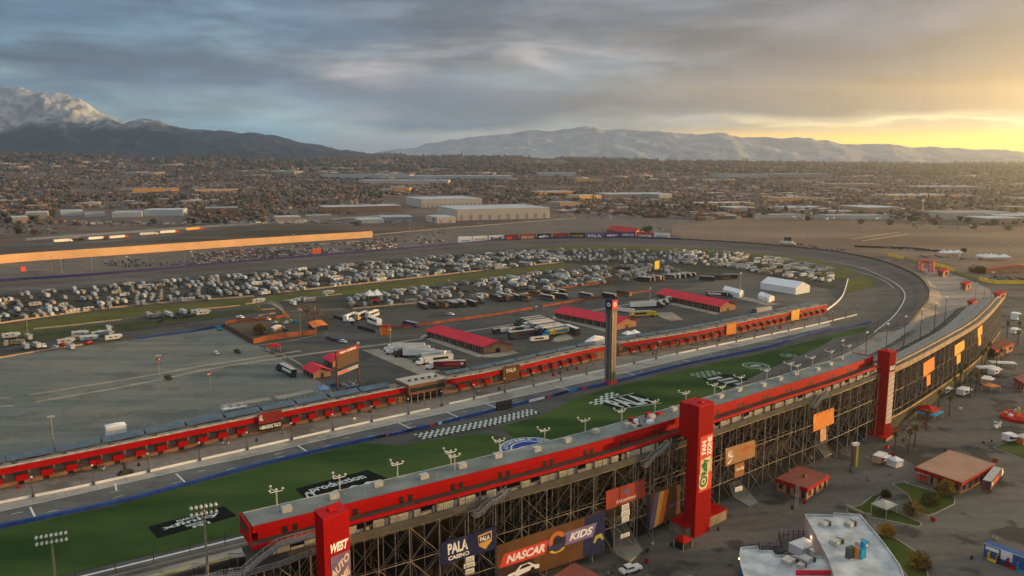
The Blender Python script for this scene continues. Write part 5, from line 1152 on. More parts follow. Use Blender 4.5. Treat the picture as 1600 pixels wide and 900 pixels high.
for k, (x, y) in enumerate([(84, 380), (138, 376), (171, 374), (218, 369), (250, 366), (290, 361), (108, 377)]):
    put_semi(x, y, x + 30 if k != 6 else x + 22, y - 2.4, ['white', 'white trailered', 'pale', 'grey', 'cream', 'yellow lit', 'dark grey'][k] + ' semi truck ' + ['at the left end of', 'second along', 'third along', 'fourth along', 'fifth along', 'last on the right of', 'tucked behind the first on'][k] + ' the line beyond the orange wall', [M_WHITE, M_WHITE, M_WHITE, M_SILV, M_WHITE, M_YLB, M_CHAR][k], [M_WHITE, M_LRED, M_LRED, M_SILV, M_LRED, M_LRED, M_CHAR][k], None, 'semi trucks beyond the orange wall')
put_semi(1540, 770, 1562, 742, 'black, white and red semi truck parked beside the tan-roofed building', mat('black_red_trailer', (.12, .05, .05), .4, .5, .3), M_WHITE, M_LRED, 'trucks in the plaza')
put_semi(502 + 150, 512, 503 + 128, 507, 'dark blue box trailer in the drivers lot', mat('deep_blue_trailer', (.03, .035, .16), .4), M_NAVY)

def coach(label, body, roofm=M_WHITE, L=12.5, group='coaches and motor homes of the teams'):
    t = thing('coach', label, 'coach', (0, 0, 0), 0, group); mb = MB(); mb.add([(-L / 2, -1.3, .5), (L / 2 - .4, -1.3, .5), (L / 2 - .4, 1.3, .5), (-L / 2, 1.3, .5), (-L / 2, -1.25, 3.6), (L / 2 - .8, -1.25, 3.6), (L / 2 - .8, 1.25, 3.6), (-L / 2, 1.25, 3.6), (L / 2, -1.2, 1.8), (L / 2, 1.2, 1.8)],
        [(3, 2, 1, 0), (0, 1, 8, 5, 4), (2, 3, 7, 6, 9), (4, 5, 6, 7), (5, 8, 9, 6), (1, 2, 9, 8), (3, 0, 4, 7)], body); mb.build('body', body, t)
    mb = MB(); mb.box((-.2, 0, 3.602), (L - 1.2, 2.3, .1), 0, roofm)
    for x in (-L * .3, 0, L * .25): mb.box((x, 0, 3.7), (1.1, .9, .3), 0, roofm)
    mb.build('roof', roofm, t); mb = MB()
    for y in (-1.31, 1.31): mb.box((.2, y, 2.1), (L - 2.0, .03, .9), 0, M_GLASS)
    mb.add([(L / 2 - .05, -1.0, 1.9), (L / 2 - .05, 1.0, 1.9), (L / 2 - .72, 1.0, 3.4), (L / 2 - .72, -1.0, 3.4)], [(0, 1, 2, 3)], M_GLASS); mb.build('windows', M_GLASS, t); wheels(t, (L / 2 - 2.4, -L / 2 + 3.2), 2.5); return t
def put(t, x, y, ang_px=None, s=1.0, z=.22):
    a = Vector(G3(x, y, z)); t.location = a
    if ang_px: b = Vector(G3(*ang_px, z)); d = b - a; t.rotation_euler = (0, 0, math.atan2(d.y, d.x))
    t.scale = (s, s, s); return t
put(coach('white and black coach alone beside the middle garage', M_CHAR), 893, 521, (880, 516), 1.25)
for k in range(3): put(coach(['white', 'tan', 'silver'][k] + ' coach in the black-fenced drivers lot', [M_WHITE, M_CREAM, M_SILV][k]), 548 + k * 17, 500 - k * 2, (556 + k * 17, 497 - k * 2), 1.2)
put(coach('white coach behind the red canopy', M_WHITE), 585, 507, (575, 503), 1.3)
spots = []; cols = ['charcoal', 'brown', 'black', 'bronze', 'dark grey']
cm = [M_CHAR, mat('brown_coach', (.10, .06, .04), .4), M_BLACK, mat('bronze_coach', (.25, .12, .05), .4), mat('grey_coach', (.12, .12, .12), .4)]
protos = [coach('x', m, M_CHAR if i % 2 else M_SILV) for i, m in enumerate(cm)]
lists = [[] for _ in cm]
def lot(P0, P1, n, ang, jit, where):
    a, b = Vector(G3(*P0, .22)), Vector(G3(*P1, .22))
    for i in range(n):
        p = a.lerp(b, (i + .5) / n) + Vector((random.uniform(-jit, jit), random.uniform(-jit, jit), 0)); k = random.randrange(5); lists[k].append((tuple(p), ang + random.uniform(-.12, .12) + (math.pi if random.random() < .5 else 0), cols[k] + ' motor coach parked ' + where, 'dark motor coaches of the teams', (1.1, 1.1, 1.1)))
lot((655, 482), (742, 477), 6, 2.2, 1, 'in the lot beyond the orange barrier'); lot((700, 480), (760, 472), 4, 2.0, 2, 'in the lot beyond the orange barrier'); lot((768, 470), (812, 467), 7, 2.1, 2, 'in the row behind the garages'); lot((835, 463), (880, 459), 4, 2.2, 3, 'right of the row behind the garages')
lot((1005, 440), (1030, 437), 5, 2.4, 1, 'under the yellow sign'); lot((1040, 436), (1080, 432), 5, 2.5, 1, 'right of the yellow sign'); lot((1095, 439), (1150, 434), 4, 2.9, 2, 'in the far paddock row'); lot((800, 472), (1000, 462), 6, 2.4, 5, 'scattered beside the orange barrier')
for t, l in zip(protos, lists):
    if l: place_many(t, l)

# motorhomes, trailers, pickups of the camp
M_RVW = mat('white_rv_body', (.50, .53, .55), .45, .06, .5, objvar=.6); M_RVT = mat('tan_rv_body', (.36, .30, .24), .45, .08, .5, objvar=.5); M_RVR = mat('grey_rv_roof', (.38, .42, .45), .6, .08, .8, objvar=.25)
M_CARW = mat('pale_car_paint', (.52, .53, .54), .3, .05, 1, .2, objvar=.5); M_CARD = mat('dark_car_paint', (.035, .04, .05), .3, .1, 1, .2, objvar=.5); M_CARR = mat('red_car_paint', (.30, .03, .02), .3, .1, 1, .1, objvar=.4); M_CARB = mat('blue_car_paint', (.03, .08, .20), .3, .1, 1, .1, objvar=.4)
def rv_mesh(kind, body):
    mb = MB(); L = {'motorhome': 9.5, 'camper_van': 7.0, 'travel_trailer': 8.0, 'fifth_wheel': 10.5}[kind]
    mb.mi(body)
    if kind == 'motorhome': mb.add([(-L / 2, -1.25, .6), (L / 2 - .2, -1.25, .6), (L / 2 - .2, 1.25, .6), (-L / 2, 1.25, .6), (-L / 2, -1.25, 3.3), (L / 2 - .7, -1.25, 3.3), (L / 2 - .7, 1.25, 3.3), (-L / 2, 1.25, 3.3), (L / 2, -1.2, 1.7), (L / 2, 1.2, 1.7)], [(0, 1, 8, 5, 4), (2, 3, 7, 6, 9), (4, 5, 6, 7), (5, 8, 9, 6), (1, 2, 9, 8), (3, 0, 4, 7)], body); f = L / 2
    elif kind == 'camper_van': mb.box((-.9, 0, .6), (L - 1.8, 2.4, 2.5), 0, body); mb.box((L / 2 - 1.5, 0, 2.05), (1.4, 2.3, 1.0), 0, body, .9); mb.box((L / 2 - 1.0, 0, .6), (2.0, 2.0, 1.3), 0, body, .85)
    elif kind == 'travel_trailer': mb.box((0, 0, .6), (L, 2.4, 2.35), 0, body, .96); mb.tube((L / 2, 0, .7), (L / 2 + 1.2, 0, .6), .1, 4, M_DKST)
    else: mb.box((-.8, 0, .7), (L - 1.6, 2.4, 2.9), 0, body, .98); mb.box((L / 2 - 1.2, 0, 1.8), (2.2, 2.4, 1.5), 0, body, .92)
    for y in (-1.27, 1.27):
        mb.box((-L * .22, y, 1.9), (1.6, .03, .7), 0, M_GLASS); mb.box((L * .12, y, 1.9), (1.2, .03, .7), 0, M_GLASS); mb.box((-.1, y * 1.005, 1.2), (L * .8, .02, .25), 0, M_CREAM if body is M_RVW else M_TIRE)
        for x in (-L * .25, L * .28): mb.tube((x, y - .12, .42), (x, y + .1, .42), .42, 8, M_TIRE)
    mb.box((0, 0, 3.02 if kind != 'fifth_wheel' else 3.6), (1.2, .9, .55), 0, M_RVR); mb.box((-L * .3, 0, 3.0 if kind != 'fifth_wheel' else 3.6), (.7, .7, .45), 0, M_DKST)
    if kind in ('motorhome', 'fifth_wheel'): mb.box((0, -1.9, 2.75), (L * .42, 1.4, .06), 0, M_RVR)
    return mb
def car_mesh(kind, m):
    mb = MB(); mb.mi(m); L, W = (5.6, 1.95) if kind == 'pickup_truck' else (4.6, 1.8)
    if kind == 'pickup_truck':
        mb.box((0, 0, .45), (L, W, .65), 0, m); mb.box((.5, 0, 1.1), (2.3, W - .1, .75), 0, M_GLASS, .82); mb.box((.5, 0, 1.85), (1.8, W - .45, .06), 0, m); mb.box((-1.8, 0, 1.101), (1.7, W - .3, .02), 0, M_BLACK)
    else: mb.box((0, 0, .35), (L, W, .6), 0, m, .97); mb.box((-.15, 0, .95), (2.6, W - .15, .55), 0, M_GLASS, .76); mb.box((-.15, 0, 1.5), (1.85, W - .55, .05), 0, m)
    for x in (-L * .32, L * .32):
        for y in (-W / 2, W / 2): mb.tube((x, y - .1, .34), (x, y + .08, .34), .34, 8, M_TIRE)
    return mb
RVP = []
for kind, body, adj in (('motorhome', M_RVW, 'white'), ('motorhome', M_RVT, 'tan'), ('camper_van', M_RVW, 'white'), ('travel_trailer', M_RVW, 'white'), ('travel_trailer', M_RVT, 'tan'), ('fifth_wheel', M_RVW, 'white'), ('pickup_truck', M_CARW, 'pale'), ('pickup_truck', M_CARD, 'dark'), ('car', M_CARR, 'red')):
    RVP.append((kind, body, adj))
# where the camp stands: strips between two pixel lines, filled in rows
def strip(P, n, wts, where, dens=1.0, ang=None, key=0):
    """P: rows of (x0,y0,x1,y1) pixel segments"""
    out = []
    for (x0, y0, x1, y1) in P:
        a, b = Vector(G3(x0, y0, .2)), Vector(G3(x1, y1, .2)); L = (b - a).length; d = (b - a).normalized(); s = random.uniform(0, 4); base = math.atan2(d.y, d.x)
        while s < L:
            if random.random() < dens and mnoise.noise(Vector(((a + d * s).x / 26, (a + d * s).y / 26, key))) > -.5:
                k = random.choices(range(9), wts)[0]; p = a + d * s + Vector((-d.y, d.x, 0)) * random.uniform(-.7, .7)
                rz = base + (math.pi / 2 if random.random() < .88 else 0) + random.uniform(-.10, .10) + (math.pi if random.random() < .5 else 0); out.append((k, (p.x, p.y, .22), rz, where))
            s += random.uniform(4.0, 6.5)
    return out
W1 = (6, 3, 4, 6, 2, 5, 3, 12, 3)
camp = []
def lerp_rows(top, bot, n, x0, x1, seg=60):
    R = []
    for i in range(n):
        f = i / max(1, n - 1); xs = list(range(x0, x1, seg)) + [x1]
        for xa, xb in zip(xs, xs[1:]):
            y = lambda x: np.interp(x, [p[0] for p in top], [p[1] for p in top]) * (1 - f) + np.interp(x, [p[0] for p in bot], [p[1] for p in bot]) * f
            R.append((xa, y(xa), xb, y(xb)))
    return R
T1 = [(-60, 473), (0, 465), (175, 449), (400, 430), (600, 411), (760, 397), (900, 391), (1040, 392), (1120, 398)]; B1 = [(-60, 511), (0, 503), (200, 478), (400, 462), (600, 438), (800, 418), (880, 409), (1000, 412), (1120, 412)]
camp += strip(lerp_rows(T1, B1, 7, -40, 330), 0, W1, 'in the left part of the camp beside the back straight', .86, key=1)
camp += strip(lerp_rows(T1, B1, 9, 330, 700), 0, W1, 'in the dense middle of the camp beside the back straight', .74, key=2)
camp += strip(lerp_rows(T1, B1, 12, 700, 1100), 0, W1, 'in the far part of the camp below the billboards', .58, key=3)
T2 = [(540, 468), (640, 455), (760, 441), (880, 423), (1000, 416), (1060, 418)]; B2 = [(540, 480), (640, 474), (700, 470), (800, 459), (900, 447), (1000, 436), (1060, 432)]
camp += strip(lerp_rows(T2, B2, 5, 545, 780), 0, W1, 'in the camp strip below the olive grass', .72, key=4)
camp += strip(lerp_rows(T2, B2, 8, 780, 1060), 0, W1, 'in the camp strip above the middle garages', .62, key=5)
T3 = [(1060, 394), (1150, 398), (1230, 408), (1310, 426)]; B3 = [(1060, 412), (1140, 418), (1220, 432), (1290, 441)]
camp += strip(lerp_rows(T3, B3, 6, 1060, 1300, 40), 0, (6, 2, 2, 6, 1, 6, 2, 4, 0), 'in the camp beside the far turn', .7, key=6)
for x, y in [(10, 540), (28, 538), (45, 530), (40, 545), (58, 543), (18, 528), (104, 537), (110, 545), (118, 532), (140, 532), (126, 525), (156, 525), (173, 525), (178, 531), (170, 517)]: camp.append((random.choice([0, 3, 5, 4, 5]), G3(x, y, .22), random.choice([.6, 2.2]) + random.uniform(-.2, .2), 'on the dark grass at the left, nearest the car park'))
for x, y in [(232, 495), (240, 497), (248, 494), (255, 498), (262, 493), (268, 495), (277, 492), (286, 490), (294, 489), (303, 487), (310, 490), (318, 492), (250, 503), (290, 496), (300, 495), (275, 497)]: camp.append((random.choice([0, 3, 5, 7, 7, 2]), G3(x, y, .22), random.choice([.6, 2.2]) + random.uniform(-.2, .2), 'in the cluster on the olive grass at the left'))
for x, y in [(405, 473), (462, 472), (470, 470), (478, 470), (484, 472), (508, 463), (514, 460), (458, 476)]: camp.append((random.choice([0, 3, 5]), G3(x, y, .22), random.choice([.6, 2.2]), 'right of the footbridge'))
COUNT = {}
def rv_build(camp):
    cam_d_ = lambda e: math.hypot(e[1][0], e[1][1]); bykind = {}
    for e in camp:
        kind, body, adj = RVP[e[0]]; bykind.setdefault(kind, []).append(e)
    far = []
    for kind, L in bykind.items():
        L.sort(key=cam_d_); cap = max(0, 275 - COUNT.get(kind, 0)); near, rest = L[:cap], L[cap:]; far += rest; COUNT[kind] = COUNT.get(kind, 0) + len(near)
        for k in sorted({e[0] for e in near}):
            es = [e for e in near if e[0] == k]; _, body, adj = RVP[k]; mb = rv_mesh(kind, body) if kind not in ('pickup_truck', 'car') else car_mesh(kind, body); pr = mb.build(kind, None, None, kind='proto'); pr['category'] = kind.replace('_', ' ')
            place_many(pr, [(e[1], e[2], adj + ' ' + kind.replace('_', ' ') + ' parked ' + e[3], (kind.replace('_', ' ') + 's ' + e[3]), (.9, .9, .9)) for e in es])
    print('camp', len(camp), {k: len(v) for k, v in bykind.items()}, 'rest', len(far)); return far
far_rv = rv_build(camp)
def stuff_copy(name, entries, label):
    if not entries: return
    VV, FF, MM, mats = [], [], [], []; cache = {}
    for k, loc, rz, *_ in entries:
        if k not in cache:
            kind, body, adj = RVP[k]; cache[k] = rv_mesh(kind, body) if kind not in ('pickup_truck', 'car') else car_mesh(kind, body)
        mb = cache[k]; ca, sa = math.cos(rz), math.sin(rz); i = len(VV); VV += [(x * ca - y * sa + loc[0], x * sa + y * ca + loc[1], z + loc[2]) for x, y, z in mb.v]
        mi = [mats.index(m) if m in mats else (mats.append(m) or len(mats) - 1) for m in mb.mats]; FF += [tuple(i + j for j in f) for f in mb.f]; MM += [mi[m] for m in mb.m]
    me = bpy.data.meshes.new(name); me.from_pydata(VV, [], FF); [me.materials.append(m) for m in mats]; me.polygons.foreach_set('material_index', MM); o = bpy.data.objects.new(name, me); COL.objects.link(o); o['label'] = label; o['kind'] = 'stuff'
stuff_copy('camper_mass', far_rv, 'the farthest campers and pickups of the camp')
# cars on the outer car park
park = []
def park_rows(top, bot, n, x0, x1, dens, key):
    for (a0, b0, a1, b1) in lerp_rows(top, bot, n, x0, x1, 70):
        a, b = Vector(G3(a0, b0, .1)), Vector(G3(a1, b1, .1)); L = (b - a).length; d = (b - a).normalized(); s = 0
        while s < L:
            if random.random() < dens and mnoise.noise(Vector(((a + d * s).x / 60, (a + d * s).y / 60, key))) > -.3:
                p = a + d * s; park.append((random.choice([6, 7, 9, 10, 9, 10, 11, 12]), (p.x, p.y, .1), math.atan2(d.y, d.x) + math.pi / 2 + random.uniform(-.05, .05), 'on the outer car park behind the back straight'))
            s += random.uniform(2.7, 3.6)
RVP += [('car', M_CARW, 'pale'), ('car', M_CARD, 'dark'), ('car', M_CARB, 'blue'), ('car', M_CARR, 'red')]
park_rows([(300, 398), (580, 376), (700, 368)], [(300, 416), (580, 392), (700, 378)], 7, 300, 620, .85, 2); park_rows([(160, 410), (300, 401)], [(160, 418), (300, 413)], 4, 165, 300, .7, 4); park_rows([(620, 369), (780, 357)], [(620, 384), (780, 368)], 4, 620, 700, .25, 6)
far_cars = rv_build(park)
stuff_copy('parked_car_mass', far_cars, 'the farthest cars of the outer car park')
# single cars and carts nearby, with parts
def car_parts(label, m, pickup=False, group=None):
    t = thing('pickup_truck' if pickup else 'car', label, 'car', (0, 0, 0), 0, group); L, W = (5.6, 1.95) if pickup else (4.6, 1.82); mb = MB()
    if pickup: mb.box((0, 0, .45), (L, W, .65), 0, m, .98); mb.box((.5, 0, 1.1), (2.2, W - .1, .7), 0, m, .84)
    else: mb.box((0, 0, .35), (L, W, .55), 0, m, .97); mb.box((-.15, 0, .9), (2.7, W - .12, .55), 0, m, .78)
    mb.build('body', m, t); mb = MB(); c = .5 if pickup else -.15; h = 1.12 if pickup else .93; mb.box((c, 0, h + .06), (2.35 if pickup else 2.78, W - .16, .38), 0, M_GLASS, .86); mb.box((c, 0, h + .06), (1.9, W - .02, .36), 0, M_GLASS, .90); mb.build('windows', M_GLASS, t); wheels(t, (-L * .32, L * .32), W, .35); return t
for x, y, x2, y2, lab, m, pk in [(338, 553, 330, 549, 'white car on the bleached car park', M_WHITE, False), (371, 551, 364, 547, 'black pickup on the bleached car park behind the white car', M_CHAR, True), (263, 592, 257, 588, 'dark pickup between the two concrete strips', M_CHAR, True), (343, 515, 338, 511, 'teal truck at the far corner of the bleached car park', M_TEAL, True),
                                 (514, 530, 520, 532, 'left one of the cars lined up in the dark paddock', M_NAVY, False), (521, 532, 527, 534, 'dark middle one of the cars lined up in the dark paddock', M_CHAR, False), (528, 533, 534, 535, 'blue one of the cars lined up in the dark paddock', M_BLUE, False), (536, 535, 542, 536, 'white right-hand one of the cars lined up in the dark paddock', M_WHITE, False),
                                 (196, 741, 202, 739, 'black cart standing by the pit wall', M_BLACK, False), (375, 497, 382, 498, 'white pickup on the access road', M_WHITE, True), (68, 542, 74, 546, 'white van-like pickup near the left trailers', M_WHITE, True), (86, 538 + 6, 92, 541, 'silver car at the edge of the left grass', M_SILV, False), (418, 500, 425, 501, 'white sedan right end of the yard row', M_WHITE, False), (402, 500, 409, 501, 'white and red car in the yard row', M_WHITE, False), (98, 540, 103, 537, 'red car on the dirt strip', M_REDD, False),
                                 (539 - 400, 537, 147, 535, 'dark red flat car on the dirt strip', M_REDD, False), (985, 893, 975, 896, 'white panel van at the bottom edge beside the maroon roof', M_WHITE, True), (704, 492, 712, 493, 'white car alone on the drivers lot', M_WHITE, False), (1458, 472 - 8, 1464, 462, 'dark cart on the terrace outside the turn', M_CHAR, False)]:
    put(car_parts(lab, m, pk), x, y, (x2, y2), 1.1, .32 if x > 1400 else .24)
# ------------------------------------------------------------------ walls and barriers of the infield
wall_run('barrier_wall', [(-160, 533), (0, 506), (200, 479), (397, 463.5)], 1.1, .5, M_CREAM, 'long pale barrier wall along the camp, left of the opening')
wall_run('barrier_wall', [(405, 461), (600, 440), (800, 418), (882, 410)], 1.1, .5, M_CREAM, 'long pale barrier wall along the camp, right of the opening')
wall_run('barrier_wall', [(52, 515), (130, 507), (232, 495)], .9, .5, M_CONC2, 'grey barrier wall on the olive grass, left piece')
wall_run('barrier_wall', [(315, 484), (375, 478)], .9, .5, M_CREAM, 'pale barrier wall on the olive grass, short middle piece'); wall_run('barrier_wall', [(384, 476), (408, 473)], .9, .5, M_CREAM, 'pale barrier wall just left of the footbridge')
wall_run('barrier_wall', [(440, 471), (535, 460)], .9, .5, M_CONC2, 'grey barrier wall right of the footbridge'); wall_run('barrier_wall', [(397, 486), (430, 483)], .9, .5, M_CREAM, 'short barrier wall under the footbridge'); wall_run('barrier_wall', [(404, 494), (430, 490)], .9, .5, M_CREAM, 'short barrier wall in front of the footbridge')
wall_run('barrier_wall', [(448, 488), (536, 484)], .9, .5, M_CREAM, 'barrier wall beside the bare brown trees'); wall_run('barrier_wall', [(551, 483), (675, 472), (800, 462), (850, 454), (912, 442), (1020, 416)], 1.0, .5, M_CREAM, 'long pale barrier wall across the middle of the infield')
wall_run('barrier_wall', [(-160, 596), (0, 560), (130, 539)], .8, .5, M_CREAM, 'sunlit low wall along the edge of the bleached car park'); wall_run('barrier_wall', [(214, 530), (290, 520), (352, 510)], 1.4, .5, mat('lot_wall_blue', (.03, .07, .22), .6), 'navy low wall along the far edge of the bleached car park')
wall_run('barrier_wall', [(1290, 487), (1308, 473), (1318, 460), (1325, 437)], 1.2, .6, M_WHITE, 'white curving wall at the end of the pit building')
M_OFEN = mat('orange_mesh_fence', (.30, .10, .05), .8, .3, .15)
wall_run('mesh_fence', [(610, 514), (640, 511), (760, 495), (832, 483)], 1.8, .2, M_OFEN, 'orange mesh fence above the nearest garage', 'fence'); wall_run('mesh_fence', [(848, 480), (930, 467), (1014, 456)], 1.8, .2, M_OFEN, 'orange mesh fence between the coaches and the middle garage', 'fence'); wall_run('mesh_fence', [(877, 451), (962, 441)], 1.6, .2, M_OFEN, 'orange mesh fence in the camp right of the middle', 'fence')
wall_run('yard_wall', [(352, 511), (360, 505), (420, 500), (452, 495)], 2.2, .3, M_OFEN, 'rusty rear wall of the brown yard', 'wall'); wall_run('yard_wall', [(396, 537), (430, 530), (495, 522)], 3.0, .3, M_OFEN, 'orange front wall of the brown yard', 'wall'); wall_run('yard_wall', [(352, 512), (396, 537)], 2.6, .3, mat('brown_boarding', (.12, .07, .05), .8, .2, .3), 'brown left wall of the brown yard', 'wall')
wall_run('black_fence', [(521, 496), (555, 507)], 1.8, .2, M_BLACK, 'black fence at the left end of the drivers lot', 'fence'); wall_run('black_fence', [(559, 513), (586, 520)], 1.8, .2, M_BLACK, 'black fence beside the red canopy', 'fence')
# orange sunlit screen wall behind the outer car park, and the bright strips by the turn
wall_run('screen_wall', [(-160, 433), (0, 412), (190, 398), (400, 383), (582, 371)], 9.0, .6, mat('sunlit_tan_screen_wall', (.78, .48, .26), .8, .08, .05), 'very long tall tan screen wall catching the low sun', z=.1)  # wall colour raised and warmed to hold the low sun
M_GOLD = mat('sunlit_yellow_screen', (.90, .62, .06), .6, .1, .1)  # yellow brightened to stand for sunlight on these walls
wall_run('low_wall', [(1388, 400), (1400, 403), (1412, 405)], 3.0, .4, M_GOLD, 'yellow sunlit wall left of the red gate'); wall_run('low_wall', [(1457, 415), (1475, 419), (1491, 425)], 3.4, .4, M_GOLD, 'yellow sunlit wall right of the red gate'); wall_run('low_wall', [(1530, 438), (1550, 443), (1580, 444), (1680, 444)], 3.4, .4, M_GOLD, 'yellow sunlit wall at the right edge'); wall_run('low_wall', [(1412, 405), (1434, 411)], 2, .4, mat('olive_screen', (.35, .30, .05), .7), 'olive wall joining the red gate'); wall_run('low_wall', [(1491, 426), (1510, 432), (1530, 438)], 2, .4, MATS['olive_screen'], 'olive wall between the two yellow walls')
for (x0, y0, x1, y1, h, lab) in [(1330, 374, 1405, 363, .9, 'upper'), (1346, 377, 1420, 366, .9, 'lower')]: wall_run('low_wall', [(x0, y0), (x1, y1)], h, .8, M_CONC2, lab + ' of the two white low walls in the brown field')
wall_run('low_wall', [(540, 372), (640, 362), (760, 352), (900, 341)], 1.0, .8, M_CONC2, 'white low wall along the far car park'); wall_run('low_wall', [(1335, 386), (1420, 389), (1470, 394)], 2.2, .6, mat('dark_hedge', (.05, .04, .03), .9, .3, .2), 'dark low hedge wall in the brown field')

# ------------------------------------------------------------------ billboards behind the far turn
def billboard(x0, x1, yb, h, m, label, txt=None, tm=None, col=None, rect=None):
    a, b = Vector(G3(x0, yb[0], .1)), Vector(G3(x1, yb[1], .1)); t = thing('billboard', label, 'billboard', tuple((a + b) / 2), 0); up = Vector((0, 0, 1))
    P = Panel(a + up * 1.5, b + up * 1.5, b + up * (1.5 + h), a + up * (1.5 + h)); mb = MB(); mb.slab(*P.P, .6); mb.build('board', m, t, world=True)
    for f in (.15, .85): q = a.lerp(b, f); mb = MB(); mb.tube(q - P.n * .8, q - P.n * .8 + up * (1.5 + h * .9), .3, 5); mb.build('post', M_DKST, t, world=True)
    if rect: mb = MB(); P.rect(mb, *rect[0], rect[1], .12); mb.build('patch', rect[1], t, world=True)
    if txt:
        mb = MB(); P.text(mb, txt, .12, .26, .88, .74, tm or M_WLET, .05, 0, .2); mb.build('lettering', tm or M_WLET, t, world=True)
for a in [(716, 738, (382, 381), 'white billboard with a teal streak, leftmost of the row', None, M_TENT, None, ((.2, .3, .8, .45), M_TEAL)), (739, 762, (381, 380), 'white billboard with grey lettering bars, second of the row', None, M_TENT, None, ((.12, .35, .86, .6), M_AC)), (764, 787, (380, 379), 'white billboard reading Ruoff', 'Ruoff', M_TENT, M_CHAR, None), (789, 810, (379, 378), 'dark maroon billboard right of the Ruoff one', None, mat('maroon_billboard', (.14, .03, .05), .7), None, ((.1, .3, .5, .7), M_LRED)),
          (812, 837, (378, 377), 'red billboard reading KING TACO', 'KING TACO', M_BRICK, M_PALE, None), (839, 861, (377, 376), 'navy billboard reading elly', 'elly', M_NAVY, None, None), (864, 888, (376, 375), 'brick red billboard with pale bars', None, M_BRICK, None, ((.25, .3, .75, .45), M_PALE)), (890, 914, (375, 375), 'dark olive billboard reading production', 'production', mat('dark_olive_board', (.05, .045, .02), .7), M_YLB, None),
          (915, 943, (375, 375), 'violet billboard reading PALA', 'PALA', M_PURPB, None, None), (944, 968, (375, 374), 'deep violet billboard reading xfinity', 'xfinity', mat('deep_violet_board', (.08, .03, .16), .7), None, None), (969, 993, (374, 374), 'dark violet billboard reading GEICO', 'GEICO', MATS['deep_violet_board'], None, None), (994, 1021, (374, 375), 'red billboard reading Coca-Cola', 'Coca-Cola', mat('cola_red', (.45, .04, .05), .7), None, None), (1022, 1046, (375, 376), 'pale grey billboard at the right end of the row', None, M_TENT, None, ((.1, .3, .9, .6), M_AC))]:
    billboard(a[0], a[1], a[2], 8.6, a[5], a[3], a[4], a[6], None, a[7])
billboard(1225, 1236, (381, 381), 7, M_BLACK, 'small black board on a post beyond the far turn'); billboard(1023, 1030, (425, 424), 9, M_YEL, 'tall yellow sign standing in the camp'); billboard(488, 502, (399, 398), 6, mat('orange_red_board', (.55, .12, .06), .6), 'orange red board above the back straight wall'); billboard(33, 41, (427, 426), 4.5, M_LRED, 'small red board at the left end of the back straight')
# grandstand-like long red roof behind the billboards
gable('pavilion', 'long red-roofed pavilion behind the Coca-Cola billboard', G(948, 364), G(990, 370), G(1006, 364), 5, 9, 1, 8, M_RED, M_GAR, 'pavilion')

# ------------------------------------------------------------------ light poles
def pole_proto(h, n, label, m=M_STEEL):
    t = thing('light_pole', label, 'light pole'); mb = MB(); mb.tube((0, 0, 0), (0, 0, h), .22, 6, m, .13); mb.build('pole', m, t); mb = MB(); mb.box((0, 0, h - .3), (2.4, .35, .5)); mb.build('lamp_head', M_LAMP, t); return t
tall = [(82, 424), (97, 430), (144, 424), (188, 417), (200, 427), (289, 414), (300, 421), (352, 408), (377, 408), (400, 396), (460, 388), (532, 391), (456, 395), (571, 386), (660, 370), (683, 376), (842, 364), (1019, 356), (1116, 362), (1153, 378), (1262, 371), (640, 362), (556, 392), (508, 397), (1345, 368)]
pr = pole_proto(16, 1, 'x'); place_many(pr, [((*G(x, y), .1), random.random() * 3, 'tall slim light pole on the outer car parks beyond the back straight', 'light poles of the outer car parks', (1, 1, random.uniform(.85, 1.15))) for x, y in tall])
inn = [(250, 597, 13), (329, 611, 8), (84, 700, 12), (470, 527, 17), (494, 524, 17), (610, 545, 11), (43, 520, 9), (866, 527, 12), (1015, 480, 14), (1156, 462, 18), (1196, 475, 12), (952, 500, 11), (702, 455, 9), (1030, 560, 9), (720, 480, 8), (838, 500, 9)]
pr = pole_proto(10, 1, 'x'); place_many(pr, [((*G(x, y), .2), random.random() * 3, 'light pole standing in the paddock and camp', 'light poles inside the oval', (1, 1, h / 10)) for x, y, h in inn])
pr = pole_proto(17, 1, 'x', M_DKST); place_many(pr, [((*SP(SR + 8 + k * 24.5, 16, 18)[:2], 18.9), .8, 'dark floodlight pole rising from the grandstand seats', 'floodlight poles on the seats', (1, 1, .9)) for k in range(7)])
pr = pole_proto(12, 1, 'x'); place_many(pr, [((*G(x, y), .1), .5, 'light pole near the red gate and the lots right of the turn', 'light poles right of the turn', (1, 1, h / 12)) for x, y, h in [(1454, 407, 12), (1473, 410, 14), (1497, 428, 18), (1548, 470, 22), (1537, 468, 16), (1575, 400, 12), (1532, 407, 10), (1523, 476, 16)]])
for x0, y0, x1, y1, lab in ((346, 646, 423, 634, 'left'), (432, 633, 490, 621, 'right')):
    a, b = Vector(G3(x0, y0, .2)), Vector(G3(x1, y1, .2)); d = (b - a); t = thing('long_awning', 'long pale flat awning behind the pit building, ' + lab + ' of the two', 'awning', tuple(a)); an = math.atan2(d.y, d.x); m_ = (a + b) / 2; mb = MB(); mb.box((m_.x, m_.y, 3.2), (d.length, 5, .25), an, M_CONC2); mb.build('roof', M_CONC2, t, world=True)
    for f in np.linspace(.02, .98, 8):
        q = a.lerp(b, f); mb = MB(); mb.tube((q.x, q.y, .2), (q.x, q.y, 3.2), .1, 5); mb.build('post', M_AC, t, world=True)
rs = random.Random(3)
